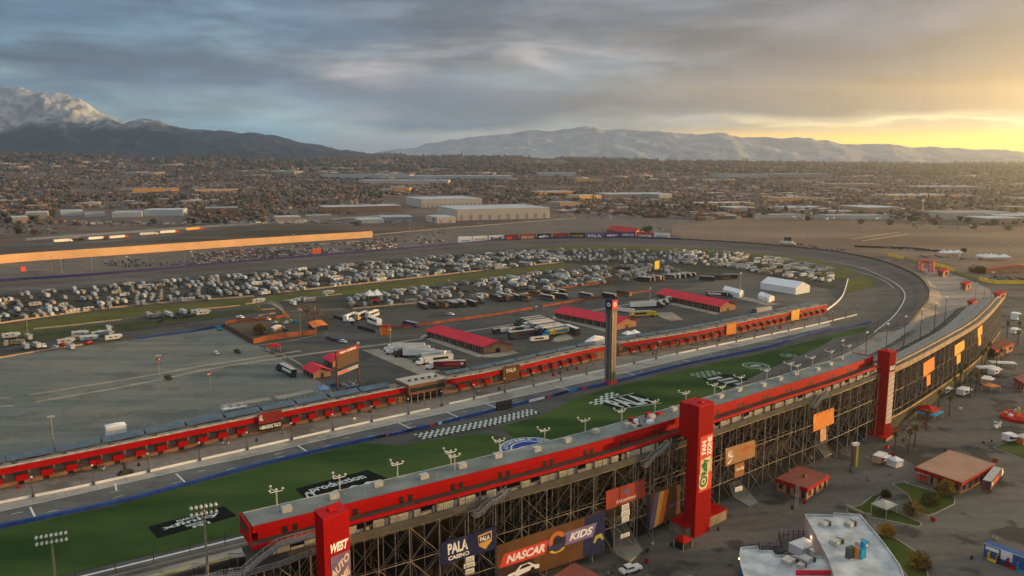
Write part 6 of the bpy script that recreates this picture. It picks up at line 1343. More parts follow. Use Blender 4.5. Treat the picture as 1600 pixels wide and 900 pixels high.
for i in range(14):
    q = Vector(G3(rs.uniform(492, 572), rs.uniform(604, 612) , .2)); q += Vector((rs.uniform(-3, 3), rs.uniform(-3, 3), 0)); mb = MB(); m_ = [M_NAVY, M_DKST, M_AC, M_BLUE][i % 4]
    mb.box(tuple(q), (rs.uniform(1, 3.5), rs.uniform(.8, 1.6), rs.uniform(.8, 1.8)), rs.random() * 3, m_); mb.tube(q + Vector((0, 0, 1)), q + Vector((rs.uniform(-4, 4), rs.uniform(-2, 2), 3)), .12, 5, m_); mb.build('lift_machine', m_, label=['navy', 'dark', 'grey', 'blue'][i % 4] + ' machinery parked under the scoreboard behind the pit building', cat='machine', group='machinery under the scoreboard, ' + ['navy', 'dark', 'grey', 'blue'][i % 4])
# road signs on the bleached lot
for x, y, h in ((329, 611, 7.5), (249, 582, 6)):
    t = thing('lot_sign', 'red and white lot sign on a post ' + ('right, nearer' if x > 300 else 'left, farther') + ' on the bleached car park', 'sign', (*G(x, y), .2)); mb = MB(); mb.box((0, 0, h), (2.0, .25, 1.6), .3, M_LRED); mb.box((.5, -.14, h + .4), (.7, .06, .7), .3, M_WHITE); mb.build('board', None, t); mb = MB(); mb.tube((0, 0, 0), (0, 0, h), .08, 5); mb.build('post', M_DKST, t)
# big floodlights between track and stand at the lower left
for (bx, tx, ty, n, lab, dY) in ((90, 80, 838, 7, 'floodlight tower with two rows of lamps at the lower left corner', 175.0), (329, 318, 793, 6, 'floodlight tower with two rows of lamps beside the left end of the suites', 163.0)):
    X = (tx - 800) / FPX * 1.0; # direction, then the foot on the ground below
    v = (450 - ty) / FPX; zt = zat(dY, ty); dep = dY * cP - (zt - CAMH) * sP; xw = (tx - 800) * dep / FPX
    t = thing('floodlight_tower', lab, 'floodlight', (xw, dY, .1), .45); mb = MB(); mb.tube((0, 0, 0), (0, 0, zt - .5), .38, 8, M_STEEL, .2); mb.build('pole', M_STEEL, t); mb = MB()
    for z in (zt - 1.6, zt): mb.box((0, 0, z - .2), (n * 1.0, .14, .14))
    mb.build('crossbars', M_DKST, t)
    for z in (zt - 1.6, zt):
        for k in range(n): mb = MB(); mb.ball(((k - (n - 1) / 2) * 1.0, -.35, z + .2), .37, M_LAMP, .95); mb.tube(((k - (n - 1) / 2) * 1.0, -.1, z + .2), ((k - (n - 1) / 2) * 1.0, .45, z + .2), .3, 8, M_AC); mb.build('lamp', None, t)

# ------------------------------------------------------------------ footbridge, brown yard
fb = thing('footbridge', 'arched steel footbridge with a brown ramp over the access road', 'bridge', (*G(430, 480), .2)); mb = MB(); q = [Vector(G3(x, 484 + 2 * i, z)) for i, (x, z) in enumerate([(403, 2.0), (412, 4.6), (422, 5.4), (434, 5.0), (444, 3.6)])]
a = Vector(G3(405, 486, .2)); b = Vector(G3(441, 491, .2)); pts = [a.lerp(b, f) + Vector((0, 0, 3 + 3.2 * math.sin(math.pi * f))) for f in np.linspace(0, 1, 11)]
mb = MB(); wall_rail(mb, pts, .3, 2.4, M_STEEL); mb.build('deck', M_STEEL, fb, world=True); d = (b - a).normalized(); n = Vector((-d.y, d.x, 0)) * 1.2
for s_ in (-1, 1):
    mb = MB()
    for p, r in zip(pts, pts[1:]): mb.tube(p + n * s_ + Vector((0, 0, 2)), r + n * s_ + Vector((0, 0, 2)), .12, 4); mb.tube(p + n * s_, r + n * s_ + Vector((0, 0, 2)), .09, 4); mb.tube(p + n * s_, p + n * s_ + Vector((0, 0, 2)), .09, 4)
    mb.build('truss', M_AC, fb, world=True)
mb = MB(); wall_rail(mb, [pts[-1], Vector(G3(450, 497, .3))], .3, 2.2, M_PITW); mb.build('ramp', M_PITW, fb, world=True)
for f in (0, 10): mb = MB(); p = pts[f]; mb.box((p.x, p.y, .1), (2.4, 2.4, p.z - .1), .5); mb.build('pier', mat('brown_pier', (.16, .12, .08), .9), fb, world=True)

def leaf_blob(mb, c, r, n, m1, m2, size, sq=.8, rnd=random):
    for _ in range(n):
        while True:
            v = Vector((rnd.uniform(-1, 1), rnd.uniform(-1, 1), rnd.uniform(-1, 1)))
            if .25 < v.length < 1: break
        k = 1 + .28 * mnoise.noise(v * 2.2 + Vector(c) * .3); p = Vector(c) + Vector((v.x * r * k, v.y * r * k, v.z * r * sq * k)); u = Vector((rnd.gauss(0, 1), rnd.gauss(0, 1), rnd.gauss(0, 1))).normalized(); w = u.orthogonal().normalized(); s = size * rnd.uniform(.6, 1.3)
        mb.face([p - u * s, p + w * s * .6, p + u * s, p - w * s * .6], m1 if mnoise.noise(v * 1.8 + Vector(c)) > 0 else m2)
def tree(name, label, c, h, r, m1, m2, n=500, size=.35, group=None, cat='tree', sq=.85):
    t = thing(name, label, cat, c, random.random() * 6, group); mb = MB(); tr = h - r * sq * 1.1; mb.tube((0, 0, 0), (.1, .05, tr), .06 * r + .12, 7, M_TRUNK, .05 * r + .05)
    for k in range(5): a = k * 1.26; mb.tube((.1, .05, tr * .7), (r * .55 * math.cos(a), r * .55 * math.sin(a), tr + r * .3), .05 * r + .04, 5, M_TRUNK, .03)
    mb.build('trunk', M_TRUNK, t); mb = MB(); mb.mi(m1); leaf_blob(mb, (0, 0, h - r * sq), r, n, m1, m2, size, sq)
    for k in range(5): a = random.random() * 6.28; leaf_blob(mb, (r * .55 * math.cos(a), r * .55 * math.sin(a), h - r * sq + random.uniform(-.3, .4) * r), r * .5, n // 6, m1, m2, size, .8)
    mb.build('crown', None, t); return t
M_LEAFA = mat('autumn_foliage', (.24, .15, .03), .9, .3, .8, c2=(.36, .25, .05))
for x, y, h, r, lab, a, b_ in [(1426, 806, 5.0, 3.1, 'round amber tree beside the small gazebo', M_LEAFA, M_LEAF), (1386, 838, 3.8, 2.3, 'small bright amber tree on the path right of the white roof', M_LEAFA, M_LEAFA), (1454, 788, 4.2, 2.8, 'dark olive tree on the lawn in front of the tan-roofed building', M_LEAF, M_LEAFD), (1476, 775, 5.2, 3.2, 'amber-topped tree against the tan-roofed building', M_LEAFA, M_LEAF), (1438, 888, 4.6, 3.0, 'dark amber tree on the lawn at the bottom edge', M_LEAFA, M_LEAFD), (1384, 776, 2.2, 1.6, 'low olive bush behind the gazebo', M_LEAF, M_LEAF)]:
    tree('broadleaf_tree' if h > 3 else 'bush', lab, (*G(x, y), .1), h, r, a, b_, 1500, .2, cat='tree' if h > 3 else 'bush')
for x, y, h, r, lab, a in [(405, 523, 7, 4, 'yellow-leaved tree in the brown yard', M_LEAFA), (480, 497, 13, 8, 'bare brown tree beside the brown yard, left one', M_LEAFB), (493, 500, 11, 6.5, 'bare brown tree beside the brown yard, right one', M_LEAFB), (1008, 366, 13, 7, 'dark round tree left of the white mast behind the billboards', M_LEAFD), (1014, 365, 12, 6, 'dark tree just right of the first behind the billboards', M_LEAFD), (1030, 361, 8, 5, 'small reddish tree right of the dark pair behind the billboards', M_LEAFB), (985, 367, 7, 6, 'low dark tree behind the red pavilion', M_LEAFD), (1522, 426, 8, 6, 'dark tree at the left end of the long terracotta roof', M_LEAFD), (1532, 427, 7, 5, 'second dark tree at the terracotta roof', M_LEAFD), (1582, 424, 6, 5, 'dark tree in front of the terracotta roof', M_LEAFD), (1213, 418, 5, 7, 'low dark clump in the camp by the far turn', M_LEAFB), (1505, 400, 9, 3, 'small dark cone of foliage in the lot beyond the red gate', M_LEAFD)]:
    tree('bare_tree' if a is M_LEAFB else 'broadleaf_tree', lab, (*G(x, y), .1), h, r, a, a if a is not M_LEAFA else M_LEAF, 700 if a is not M_LEAFB else 500, .45 if a is not M_LEAFB else .22)
gable('shed', 'low white shed in the brown yard', G(424, 518), G(428, 519), G(440, 515), 2.5, 3.2, .2, 1, M_TENT, M_CREAM, 'shed', False); gable('shed', 'orange and navy stall at the right end of the brown yard', G(482, 511), G(490, 519), G(511, 515), 3, 3.5, .4, 2, M_ORG, M_NAVY, 'stall', False)
random.seed(5)
for i, (x, y) in enumerate([(455, 503), (462, 504), (448, 505), (440, 512), (446, 517), (412, 521), (430, 505)]): put(car_parts(['pale', 'teal', 'white', 'grey', 'dark', 'navy', 'silver'][i] + ' car standing in the brown yard', [M_SILV, M_TEAL, M_WHITE, M_AC, M_CHAR, M_NAVY, M_SILV][i]), x, y, (x + 6, y + random.choice([-2, 1])), 1.0)

# ------------------------------------------------------------------ plaza buildings
def flat_building(name, label, c0, c1, c2, h, wallm, roofm, fasc=None, over=.8, cat='building', fh=1.1, doors=3, seed=0, base=.1):
    """c0 left corner, c1 near corner, c2 right corner of the roof outline at height h"""
    P0, P1, P2 = Vector((*G(*c0, h), 0)), Vector((*G(*c1, h), 0)), Vector((*G(*c2, h), 0)); P3 = P0 + P2 - P1; t = thing(name, label, cat, (P1.x, P1.y, base)); k = (P0 + P2) / 2; sh = lambda p, o: p + (k - p).normalized() * o
    mb = MB(); mb.prism([sh(p, over).xy for p in (P0, P1, P2, P3)], base, h - fh, wallm); mb.build('wall', wallm, t, world=True)
    mb = MB(); mb.prism([p.xy for p in (P0, P1, P2, P3)], h - fh, h, fasc or roofm, M_BLACK); mb.build('fascia', None, t, world=True); mb = MB(); mb.prism([sh(p, .35).xy for p in (P0, P1, P2, P3)], h + .005, h + .12, roofm); mb.build('roof', roofm, t, world=True)
    for a, b in ((P0, P1), (P1, P2)):
        a, b = sh(a, over), sh(b, over); u = (b - a).normalized(); n = Vector((u.y, -u.x, 0)) * .05; L = (b - a).length
        for i in range(doors):
            p = a.lerp(b, (i + .3) / doors) + n; q = a.lerp(b, (i + .78) / doors) + n; mb = MB(); lo = .2 if (i + seed) % 2 else 1.1; mb.slab(Z(p, base + lo), Z(q, base + lo), Z(q, h - fh - .3), Z(p, h - fh - .3), .05); mb.build('door' if (i + seed) % 2 else 'window', M_GLASS, t, world=True)
    return t, (P0, P1, P2, P3)
M_TANRF = mat('tan_roof_coating', (.36, .22, .16), .8, .08, .15, detail=7); M_MARRF = mat('dusty_red_roof', (.26, .09, .07), .8, .1, .2, detail=7)
t1, c_ = flat_building('concession_stand', 'small red concession building with a dusty red roof behind the stand', (1211, 748), (1262, 764), (1297, 742), 4.2, M_GAR, M_MARRF, M_RED, doors=4)
for (px, py_) in ((1233, 738), (1257, 746)): mb = MB(); mb.box((*G(px, py_, 4.3), 4.32), (1.0, 1.0, 1.1), .6, M_MARRF); mb.build('roof_unit', M_MARRF, t1, world=True)
t2, c_ = flat_building('pavilion_building', 'large building with a tan roof and red fascia in the plaza', (1429, 730), (1503, 755), (1556, 725), 4.6, M_GAR, M_TANRF, M_RED, doors=5, over=1.6)
for k, (x0, y0, x1, y1) in enumerate(((1436, 745, 1452, 750), (1470, 753, 1488, 758))):
    a, b = G2(x0, y0 + 6), G2(x1, y1 + 6); mb = MB()
    for f in np.linspace(0, 1, 7): p = a.lerp(b, f); mb.box((p.x, p.y, 3.3), (.16, 3.2, .12), math.atan2((b - a).y, (b - a).x))
    for f in (0, 1): p = a.lerp(b, f); mb.tube((p.x, p.y, .1), (p.x, p.y, 3.3), .1, 5)
    mb.build('pergola', M_WHITE, t2, world=True)
for k in range(3):
    p, q = G2(1433 + k * 6, 751 + k * 1.5), G2(1437 + k * 6, 752 + k * 1.5); mb = MB(); mb.slab(Z(p, .6), Z(q, .6), Z(q, 2.8), Z(p, 2.8), .15); mb.build('menu_board', M_LRED, t2, world=True)
flat_building('concession_stand', 'red-roofed concession building far down the plaza', (1541, 541), (1556, 548), (1585, 536), 4.5, M_GAR, M_MARRF, M_RED, doors=3)
flat_building('concession_stand', 'red-roofed building cut by the right edge of the photo', (1584, 590), (1600, 600), (1660, 575), 4.5, M_GAR, M_MARRF, M_RED, doors=3)
flat_building('concession_stand', 'maroon flat roof at the bottom edge below the NASCAR KIDS mural', (852, 906), (905, 935), (950, 905), 4.5, M_GAR, M_MARRF, M_MARRF, doors=3)
for x0, y0, x1, y1, x2, y2, lab in ((1500, 446, 1510, 449, 1519, 445, 'small red block on the terrace beyond the seats'), (1511, 474, 1520, 477, 1528, 473, 'red block standing just above the far end of the seats'), (1552, 461, 1562, 465, 1573, 460, 'red block outside the far end of the seats'), (1464, 426, 1474, 429, 1484, 425, 'low red block right of the red gate')):
    flat_building('kiosk', lab, (x0, y0 - 4), (x1, y1 - 4), (x2, y2 - 4), 5.5, M_GAR, M_RED, M_RED, cat='kiosk', doors=1)
gable('hall', 'long terracotta-roofed hall near the right edge beyond the yellow wall', G(1533, 425), G(1540, 428), G(1640, 424), 4, 7, .8, 2, mat('terracotta_roof', (.38, .12, .07), .8), M_GAR, 'hall', False)
# red gate
gt = thing('gateway', 'red square gateway arch beyond the turn', 'gate', (*G(1446, 424), .3)); A, B = G2(1437, 423), G2(1455, 425); u = (B - A).normalized()
for q in (A, B): mb = MB(); mb.box((q.x, q.y, .3), (4.6, 3, 10.5), math.atan2(u.y, u.x)); mb.build('pillar', M_LRED, gt, world=True)
q = (A + B) / 2; mb = MB(); mb.box((q.x, q.y, 8.2), ((B - A).length - 4.62, 2.8, 2.6), math.atan2(u.y, u.x)); mb.build('lintel', M_LRED, gt, world=True)
n = Vector((u.y, -u.x, 0)) * 1.55
for q in (A, B):
    mb = MB()
    for z in range(5): a = q + n - u * 1.5; b = q + n + u * 1.5; mb.slab(Z(a, 1 + 2 * z), Z(b, 1 + 2 * z), Z(b, 1.7 + 2 * z), Z(a, 1.7 + 2 * z), .1)
    mb.build('white_bands', M_WHITE, gt, world=True)
# white-roofed building at the bottom right
wb = thing('white_roof_building', 'sprawling white-roofed building with a blue curved wall at the bottom of the photo', 'building', (*G(1258, 806, 7), .1)); H7 = 7.0; M_LWALL = mat('pinkish_white_wall', (.50, .45, .45), .8, .08, .3); M_BWALL = mat('bright_blue_wall', (.03, .16, .36), .7, .1, .4)
wing1 = [G(x, y, H7) for x, y in [(1258, 806), (1302, 807), (1303, 804), (1343, 806), (1380, 850), (1405, 885), (1420, 925), (1310, 925), (1296, 878)]]
wing2 = [G(x, y, 5.5) for x, y in [(1158, 858), (1183, 856), (1186, 863), (1206, 863), (1212, 870), (1297, 873), (1312, 935), (1172, 935), (1158, 885), (1156, 868)]]
for poly, h, m in ((wing1, H7, M_LWALL), (wing2, 5.5, M_BWALL)):
    mb = MB(); mb.prism(poly, .1, h - .02, m); mb.build('wall', m, wb, world=True); k = Vector(np.mean(poly, axis=0)); mb = MB(); mb.prism([k + (Vector(p) - k) * .97 for p in poly], h - .02, h + .05, M_WROOF); mb.build('roof', M_WROOF, wb, world=True)
    mb = MB(); wall_rail(mb, [Vector((*p, h - .02)) for p in poly + [poly[0]]], .55, .3, M_WROOF); mb.build('parapet', M_WROOF, wb, world=True)
for x, y, h, s in [(1287, 822, H7, 1.6), (1327, 822, H7, 1.6), (1305, 850, H7, 1.8), (1345, 853, H7, 1.6), (1251, 888, 5.5, 1.2), (1232, 880, 5.5, 2), (1259, 878, 5.5, 2)]:
    p = G(x, y, h); mb = MB(); mb.box((*p, h + .06), (s * 1.6, s * 1.2, 1.2), .7); mb.build('roof_unit', M_AC, wb, world=True); mb = MB(); mb.box((p[0] + s * .8, p[1] + .6, h + .07), (.5, s * 1.2, 1.25), .7); mb.build('duct', M_DKST, wb, world=True)
mb = MB()
for k in range(70):
    x, y = random.choice([(1300 + random.gauss(0, 3) + k * .1, 825 + random.uniform(0, 40)), (random.uniform(1210, 1290), random.uniform(880, 898)), (random.uniform(1270, 1370), random.uniform(820, 870))]); hh = H7 if x > 1296 else 5.5
    if hh == 5.5 and y < 878: continue
    p = G(x, y, hh); mb.box((*p, hh + .055), (random.uniform(.25, .6), random.uniform(.2, .5), .05), .7, M_AC)
mb.build('roof_patches', M_AC, wb, world=True)
for x, y, z in ((1269, 838, 4.5), (1286, 869, 4.0), (1157, 872, 4.4)):
    p = G(x, y, z); mb = MB(); mb.ball((p[0] - .3, p[1] - .3, z), .28); o = mb.build('wall_lamp', mat('lit_lamp', (1, .75, .45), .5, 0, 1, emit=(1, .62, .3, 4)), wb, world=True)
    ld = bpy.data.lights.new('lamp_light', 'POINT'); ld.energy = 35; ld.color = (1, .6, .3); ld.shadow_soft_size = .3; lo = bpy.data.objects.new('lamp_light', ld); COL.objects.link(lo); lo.location = (p[0] - .7, p[1] - .7, z)
mb = MB(); A, B = Vector(G3(1244, 899, 5.6)), Vector(G3(1298, 899, 5.6)); mb.slab(A, B, B + Vector((0, 0, 1.2)), A + Vector((0, 0, 1.2)), .4); A, B = Vector(G3(1303, 881, 5.6)), Vector(G3(1312, 899, 5.6)); mb.slab(A, B, B + Vector((0, 0, 1.4)), A + Vector((0, 0, 1.4)), .4); mb.build('crimson_parapet', M_REDROOF, wb, world=True)
# sign column on that roof
sc_ = thing('sign_column', 'tall grey, orange and blue sign column in front of the white roof', 'sign', (*G(1335, 905), .1)); p = Vector(G(1335, 912)); mb = MB(); mb.box((p.x - 1.6, p.y, .1), (2.2, 1.2, 9.8), .5); mb.build('grey_slab', mat('grey_slab_paint', (.10, .11, .11), .7), sc_, world=True); mb = MB(); mb.box((p.x - .15, p.y - .25, .1), (.7, 1.25, 9.9), .5); mb.build('orange_fin', M_ORB, sc_, world=True); mb = MB(); mb.box((p.x + 1.2, p.y - .2, .1), (1.9, 1.2, 9.6), .5); mb.box((p.x + 2.0, p.y + .5, 9.4), (1.7, 1.0, 1.8), .5); mb.build('blue_slab', M_TEAL, sc_, world=True)
mb = MB(); mb.ball((p.x - 1.6, p.y - .85, 6.8), .75, M_WHITE, .45); mb.build('oval_badge', M_WHITE, sc_, world=True)
mb = MB()
for k in range(4): mb.box((p.x + 1.5, p.y - .95, 3.2 + k * 1.2), (.35, .1, .5), .5)
mb.box((p.x + 2.4, p.y - .15, 10.0), (.7, .1, .6), .5); mb.build('white_marks', M_WHITE, sc_, world=True)
canopy('white peaked tent in the courtyard of the white-roofed building', G(1254, 864), 6.2, 4.6, .55, 2.8, M_TENT, 1.5, wall=M_TENT); canopy('small white tent with folding tables at the courtyard wall', G(1276, 872), 3.4, 3, .5, 2.4, M_TENT, .3, wall=M_TENT)
for x0, y0, x1, y1, lab in ((1216, 843, 1262, 842, 'rear pinkish screen fence of the courtyard'), (1216, 843, 1222, 860, 'left pinkish screen fence of the courtyard'), (1186, 862, 1218, 861, 'front pinkish screen fence of the courtyard')):
    a, b = G2(x0, y0), G2(x1, y1); t = thing('screen_fence', lab, 'fence', tuple(a)); mb = MB(); mb.slab(a, b, b + Vector((0, 0, 2.8)), a + Vector((0, 0, 2.8)), .1); mb.build('screen', mat('pink_white_screen', (.36, .28, .30), .7, .2, .5), t, world=True); mb = MB()
    for f in np.linspace(0, 1, 7): p = a.lerp(b, f); mb.tube(p + Vector((0, -.06, 0)), p + Vector((0, -.06, 3)), .09, 4)
    mb.tube(a + Vector((0, -.08, 1.5)), b + Vector((0, -.08, 1.5)), .06, 4); mb.build('posts', M_DKST, t, world=True)
canopy('black canopy beside the courtyard fence', G(1214, 872), 3.2, 3.2, .5, 2.4, M_BLACK, .5); canopy('small bright red canopy in front of the middle tower', G(1067, 855), 3.8, 3.6, .65, 2.4, M_RED, 1.1, wall=M_BLACK)
canopy('white-roofed gazebo on the lawn', G(1381, 802), 6, 5, .6, 2.9, mat('gazebo_roof', (.42, .42, .36), .8), 1.4, name='gazebo')
ba, bb = G2(1322, 792), G2(1352, 806); mb = MB(); wall_rail(mb, [ba, bb], .8, .7, M_CONC2); wall_rail(mb, [bb, G2(1362, 806)], .8, .7, M_CONC2); mb.build('seat_wall', M_CONC2, label='pale curving seat wall left of the gazebo', cat='wall')
# promotional kiosks at the right edge
ks = thing('promo_display', 'long blue and white display with coloured cubes at the right edge', 'display', (*G(1570, 880), .1)); a, b = G2(1536, 868), G2(1612, 896); mb = MB(); mb.slab(a, b, b + Vector((0, 0, 3.6)), a + Vector((0, 0, 3.6)), 2.4); mb.build('back_wall', mat('promo_blue', (.03, .10, .30), .6), ks, world=True)
P = Panel(a, b, b + Vector((0, 0, 3.6)), a + Vector((0, 0, 3.6))); mb = MB(); P.rect(mb, .36, .25, .60, .97, M_TENT); P.rect(mb, .04, .60, .32, .86, M_TENT, .08); P.rect(mb, 0, .95, 1, 1.0, M_WHITE, .1); mb.build('panels', M_TENT, ks, world=True)
for k, m in enumerate((M_YEL, M_CHAR, M_RED, M_TEAL, M_YEL)):
    p = a.lerp(b, .05 + .2 * k) + Vector((.9, -2.0, 0)); mb = MB(); s = 2.1; r_ = math.atan2((b - a).y, (b - a).x); 
    mb.box((p.x, p.y, .1), (s, s, .12), r_, m); 
    for sx, sy, w, dd in ((0, s / 2, s, .1), (-s / 2, 0, .1, s), (s / 2, 0, .1, s)):
        ca, sa = math.cos(r_), math.sin(r_); mb.box((p.x + sx * ca - sy * sa, p.y + sx * sa + sy * ca, .23), (w, dd, 2.0), r_, m)
    mb.build('cube_booth', m, ks, world=True)
# kiosk with striped red and blue roof, tall yellow sign mast, merchandise trailer, ride
canopy('red canopy with a blue skirt among the palms', G(1449, 652), 8.5, 7, .75, 3.6, M_RED, 1.6, wall=None); canopy('blue lower canopy under the red one among the palms', G(1452, 654), 9.2, 7.4, .75, 2.9, M_TEAL, .3)
mt = thing('sign_mast', 'tall yellow and grey sign mast in the plaza', 'sign', (*G(1334, 737), .1), .3); mb = MB(); mb.box((-.6, 0, 0), (1.0, 1.0, 9.4)); mb.build('grey_side', mat('grey_side', (.14, .13, .11), .7), mt); mb = MB(); mb.box((.35, -.1, 0), (.75, 1.1, 9.2)); mb.build('yellow_side', M_YEL, mt); mb = MB(); mb.box((-.1, 0, 9.4), (2.3, 1.3, .9)); mb.build('cap', M_WHITE, mt); mb = MB(); mb.box((-.1, 0, 0), (2.6, 1.6, 1.9)); mb.build('base', mat('grey_base', (.2, .19, .17), .8), mt)
def trailer_stand(label, x, y, x2, y2, m, w=3.2, L=8, h=3.2):
    a, b = G2(x, y), G2(x2, y2); d = (b - a).normalized(); t = thing('merchandise_trailer', label, 'trailer', tuple(a), math.atan2(d.y, d.x)); mb = MB(); mb.box((0, 0, .7), (L, w, h - .7)); mb.build('body', m, t); mb = MB(); mb.box((0, -w / 2 - .03, 1.5), (L * .7, .05, h - 2.2)); mb.build('hatch', M_GLASS, t); mb = MB(); mb.box((0, -w / 2 - .9, h - .3), (L * .72, 1.6, .08)); mb.build('awning', M_TENT, t); mb = MB(); mb.box((0, 0, h + .01), (L * .98, w * .98, .06)); mb.build('roof', M_TENT, t); wheels(t, (-1, 1), w * .96, .4)
trailer_stand('cream merchandise trailer at the foot of the far red tower', 1374, 723, 1382, 718, M_CREAM, 3, 6); trailer_stand('pale box trailer second along the scaffolding beyond the far tower', 1475, 615, 1482, 611, M_TENT, 3, 5); trailer_stand('white and orange trailer third along the scaffolding', 1504, 617, 1514, 612, M_TENT, 3.4, 7); trailer_stand('white trailer far along the scaffolding', 1540, 600, 1546, 594, M_CREAM); trailer_stand('white stall beside the lawn corner at the right edge', 1576, 690, 1584, 689, M_TENT, 3, 4); trailer_stand('pale trailer behind the palms near the far end', 1552, 585, 1560, 580, M_TENT)
trailer_stand('small white trailer far down the plaza at the right', 1584, 521, 1590, 517, M_TENT); trailer_stand('white trailer beyond the far end of the grandstand', 1585, 500, 1590, 495, M_TENT, 4, 7, 5)
canopy('white tent near the lower end of the merchandise trailer', G(1398, 728), 4, 4, .5, 2.4, M_TENT, 1.2, wall=M_TENT); canopy('flat white sail canopy far down the plaza, left one', G(1540, 582), 11, 5, .1, 3, M_TENT, .3); canopy('flat white sail canopy far down the plaza, right one', G(1566, 575), 12, 5, -.2, 3, M_TENT, .3); canopy('white canopy with an orange edge near the far end', G(1548, 612), 6, 5, .4, 3, M_ORB, .8); canopy('orange stall at the right edge by the lawn', G(1598, 692), 5, 4, .4, 2.6, M_PALE, 1.2, wall=M_ORG)
rd = thing('fairground_ride', 'small red and cream fairground ride at the right edge', 'ride', (*G(1590, 655), .1), .4); mb = MB(); mb.tube((0, 0, 0), (0, 0, 1.2), 6.5, 20); mb.build('platform', M_REDD, rd); mb = MB(); mb.tube((0, 0, 1.2), (0, 0, 5), .5, 8); mb.build('hub', M_YEL, rd)
for k in range(8): a = k * math.pi / 4; mb = MB(); mb.tube((0, 0, 4), (4.2 * math.cos(a), 4.2 * math.sin(a), 2.6), .12, 5); mb.ball((4.6 * math.cos(a), 4.6 * math.sin(a), 2.2), .95, [M_ORB, M_TENT, M_LRED][k % 3], .8); mb.build('car_arm', None, rd)
random.seed(21)
for i, (x, y, m, lab) in enumerate([(1560, 662, M_WHITE, 'white folded barrier heap, upper, in front of the ride'), (1558, 668, M_WHITE, 'white folded barriers below the heap in front of the ride'), (1538, 692, M_BLACK, 'black bin left of the lawn corner'), (1549, 690, M_BLACK, 'black bin nearer the lawn corner'), (1500, 640, M_WHITE, 'small white cabinet in the open plaza')]):
    mb = MB(); [mb.box((G(x, y)[0] + random.uniform(-1.2, 1.2), G(x, y)[1] + random.uniform(-1, 1), .1), (random.uniform(.5, 1.2), random.uniform(.3, .6), random.uniform(.5, 1.1)), random.random() * 3, m) for _ in range(6 if m is M_WHITE and y > 650 else 1)]; mb.build('barrier_pile' if y > 650 and m is M_WHITE else 'bin', m, label=lab, cat='barriers' if y > 650 and m is M_WHITE else 'bin')
# lattice arch and small mast at the bottom edge
mb = MB(); c = Vector(G3(1078, 915, 3)); 
for k in range(14): a0, a1 = math.pi * k / 14, math.pi * (k + 1) / 14; mb.tube(c + Vector((2.6 * math.cos(a0), .6, 2.2 * math.sin(a0))), c + Vector((2.6 * math.cos(a1), .6, 2.2 * math.sin(a1))), .1, 5); mb.tube(c + Vector((2.1 * math.cos(a0), .6, 1.8 * math.sin(a0))), c + Vector((2.1 * math.cos(a1), .6, 1.8 * math.sin(a1))), .06, 5)
for sx in (-2.6, 2.6): mb.tube(c + Vector((sx, .6, 0)), Vector((c.x + sx, c.y + .6, .1)), .12, 5)
mb.build('arch', M_AC, label='pale round arch at the bottom edge of the plaza', cat='arch')
mb = MB()
for dx, dy in ((0, 0), (.7, 0), (0, .7), (.7, .7)): p = Vector(G3(1243, 795, .1)); mb.tube(p + Vector((dx, dy, 0)), p + Vector((dx, dy, 7.5)), .06, 4)
for z in range(8): p = Vector(G3(1243, 795, .1)) + Vector((0, 0, z)); mb.tube(p, p + Vector((.7, 0, .9)), .04, 4); mb.tube(p + Vector((.7, .7, 0)), p + Vector((0, .7, .9)), .04, 4)
mb.build('lattice_mast', M_AC, label='small lattice mast in front of the red concession building', cat='mast')

# bins, cones and small gear scattered over the plaza and along pit road
rg = random.Random(77); gear = []
for i in range(56):
    if i < 36: s = rg.uniform(20, SE - 5); q = SP(s, -rg.uniform(5, 13)); 
    else: q = Vector(G3(rg.uniform(1130, 1590), rg.uniform(700, 890), .1))
    gear.append(q)
for i in range(46): q = PP(rg.uniform(4, nb - 1), -rg.uniform(3, 9), .2); gear.append(q)
bm_ = [('trash_bin', 'trash bin', M_CONC, (.7, .7, 1.0)), ('trash_bin', 'trash bin', M_CHAR, (.7, .7, 1.0)), ('equipment_cart', 'cart', M_AC, (1.5, .8, 1.0)), ('equipment_cart', 'cart', M_REDD, (1.3, .9, 1.1))]
for k, (nm, ct, m, dims) in enumerate(bm_):
    L = gear[k::4]; mb = MB(); mb.box((0, 0, .12), dims, 0, m, .92); mb.box((0, 0, .12 + dims[2]), (dims[0] * .96, dims[1] * .96, .08), 0, M_DKST)
    for x in (-.3, .3): mb.tube((x, -dims[1] / 2, .12), (x, dims[1] / 2, .12), .12, 6, M_TIRE)
    pr = mb.build(nm, None, None, kind='proto'); pr['category'] = ct
    adj = ['pale', 'black', 'grey', 'red'][k]; place_many(pr, [((q.x, q.y, .14), rg.random() * 3, adj + ' ' + ct + ' standing on the paving beside the stand or pit road', adj + ' ' + ct + 's about the grounds') for q in L])
# bay lines of the bleached car park
M_FADE = mat('faded_bay_paint', (.21, .225, .21), .9, .15, .4)
mb = MB(); o_ = Vector(G3(60, 640, .21)); ux = (Vector(G3(400, 560, .21)) - Vector(G3(46, 617, .21))).normalized(); uy = Vector((-ux.y, ux.x, 0))
lotp = [Vector(G(x, y)) for x, y in [(-60, 575), (0, 563), (210, 533), (345, 515), (398, 543), (500, 602), (440, 632), (150, 690), (-60, 738)]]
def inside(p, P):
    c = False
    for i in range(len(P)):
        a, b = P[i], P[i - 1]
        if (a.y > p.y) != (b.y > p.y) and p.x < (b.x - a.x) * (p.y - a.y) / (b.y - a.y) + a.x: c = not c
    return c
for r in range(-6, 14):
    for i in range(-70, 130):
        p = o_ + ux * (i * 2.8) + uy * (r * 17.5)
        if inside(p.xy, lotp) and inside((p + uy * 10).xy, lotp):
            q = p + uy * 9.5; mb.face([p - ux * .05, p + ux * .05, q + ux * .05, q - ux * .05], M_FADE)
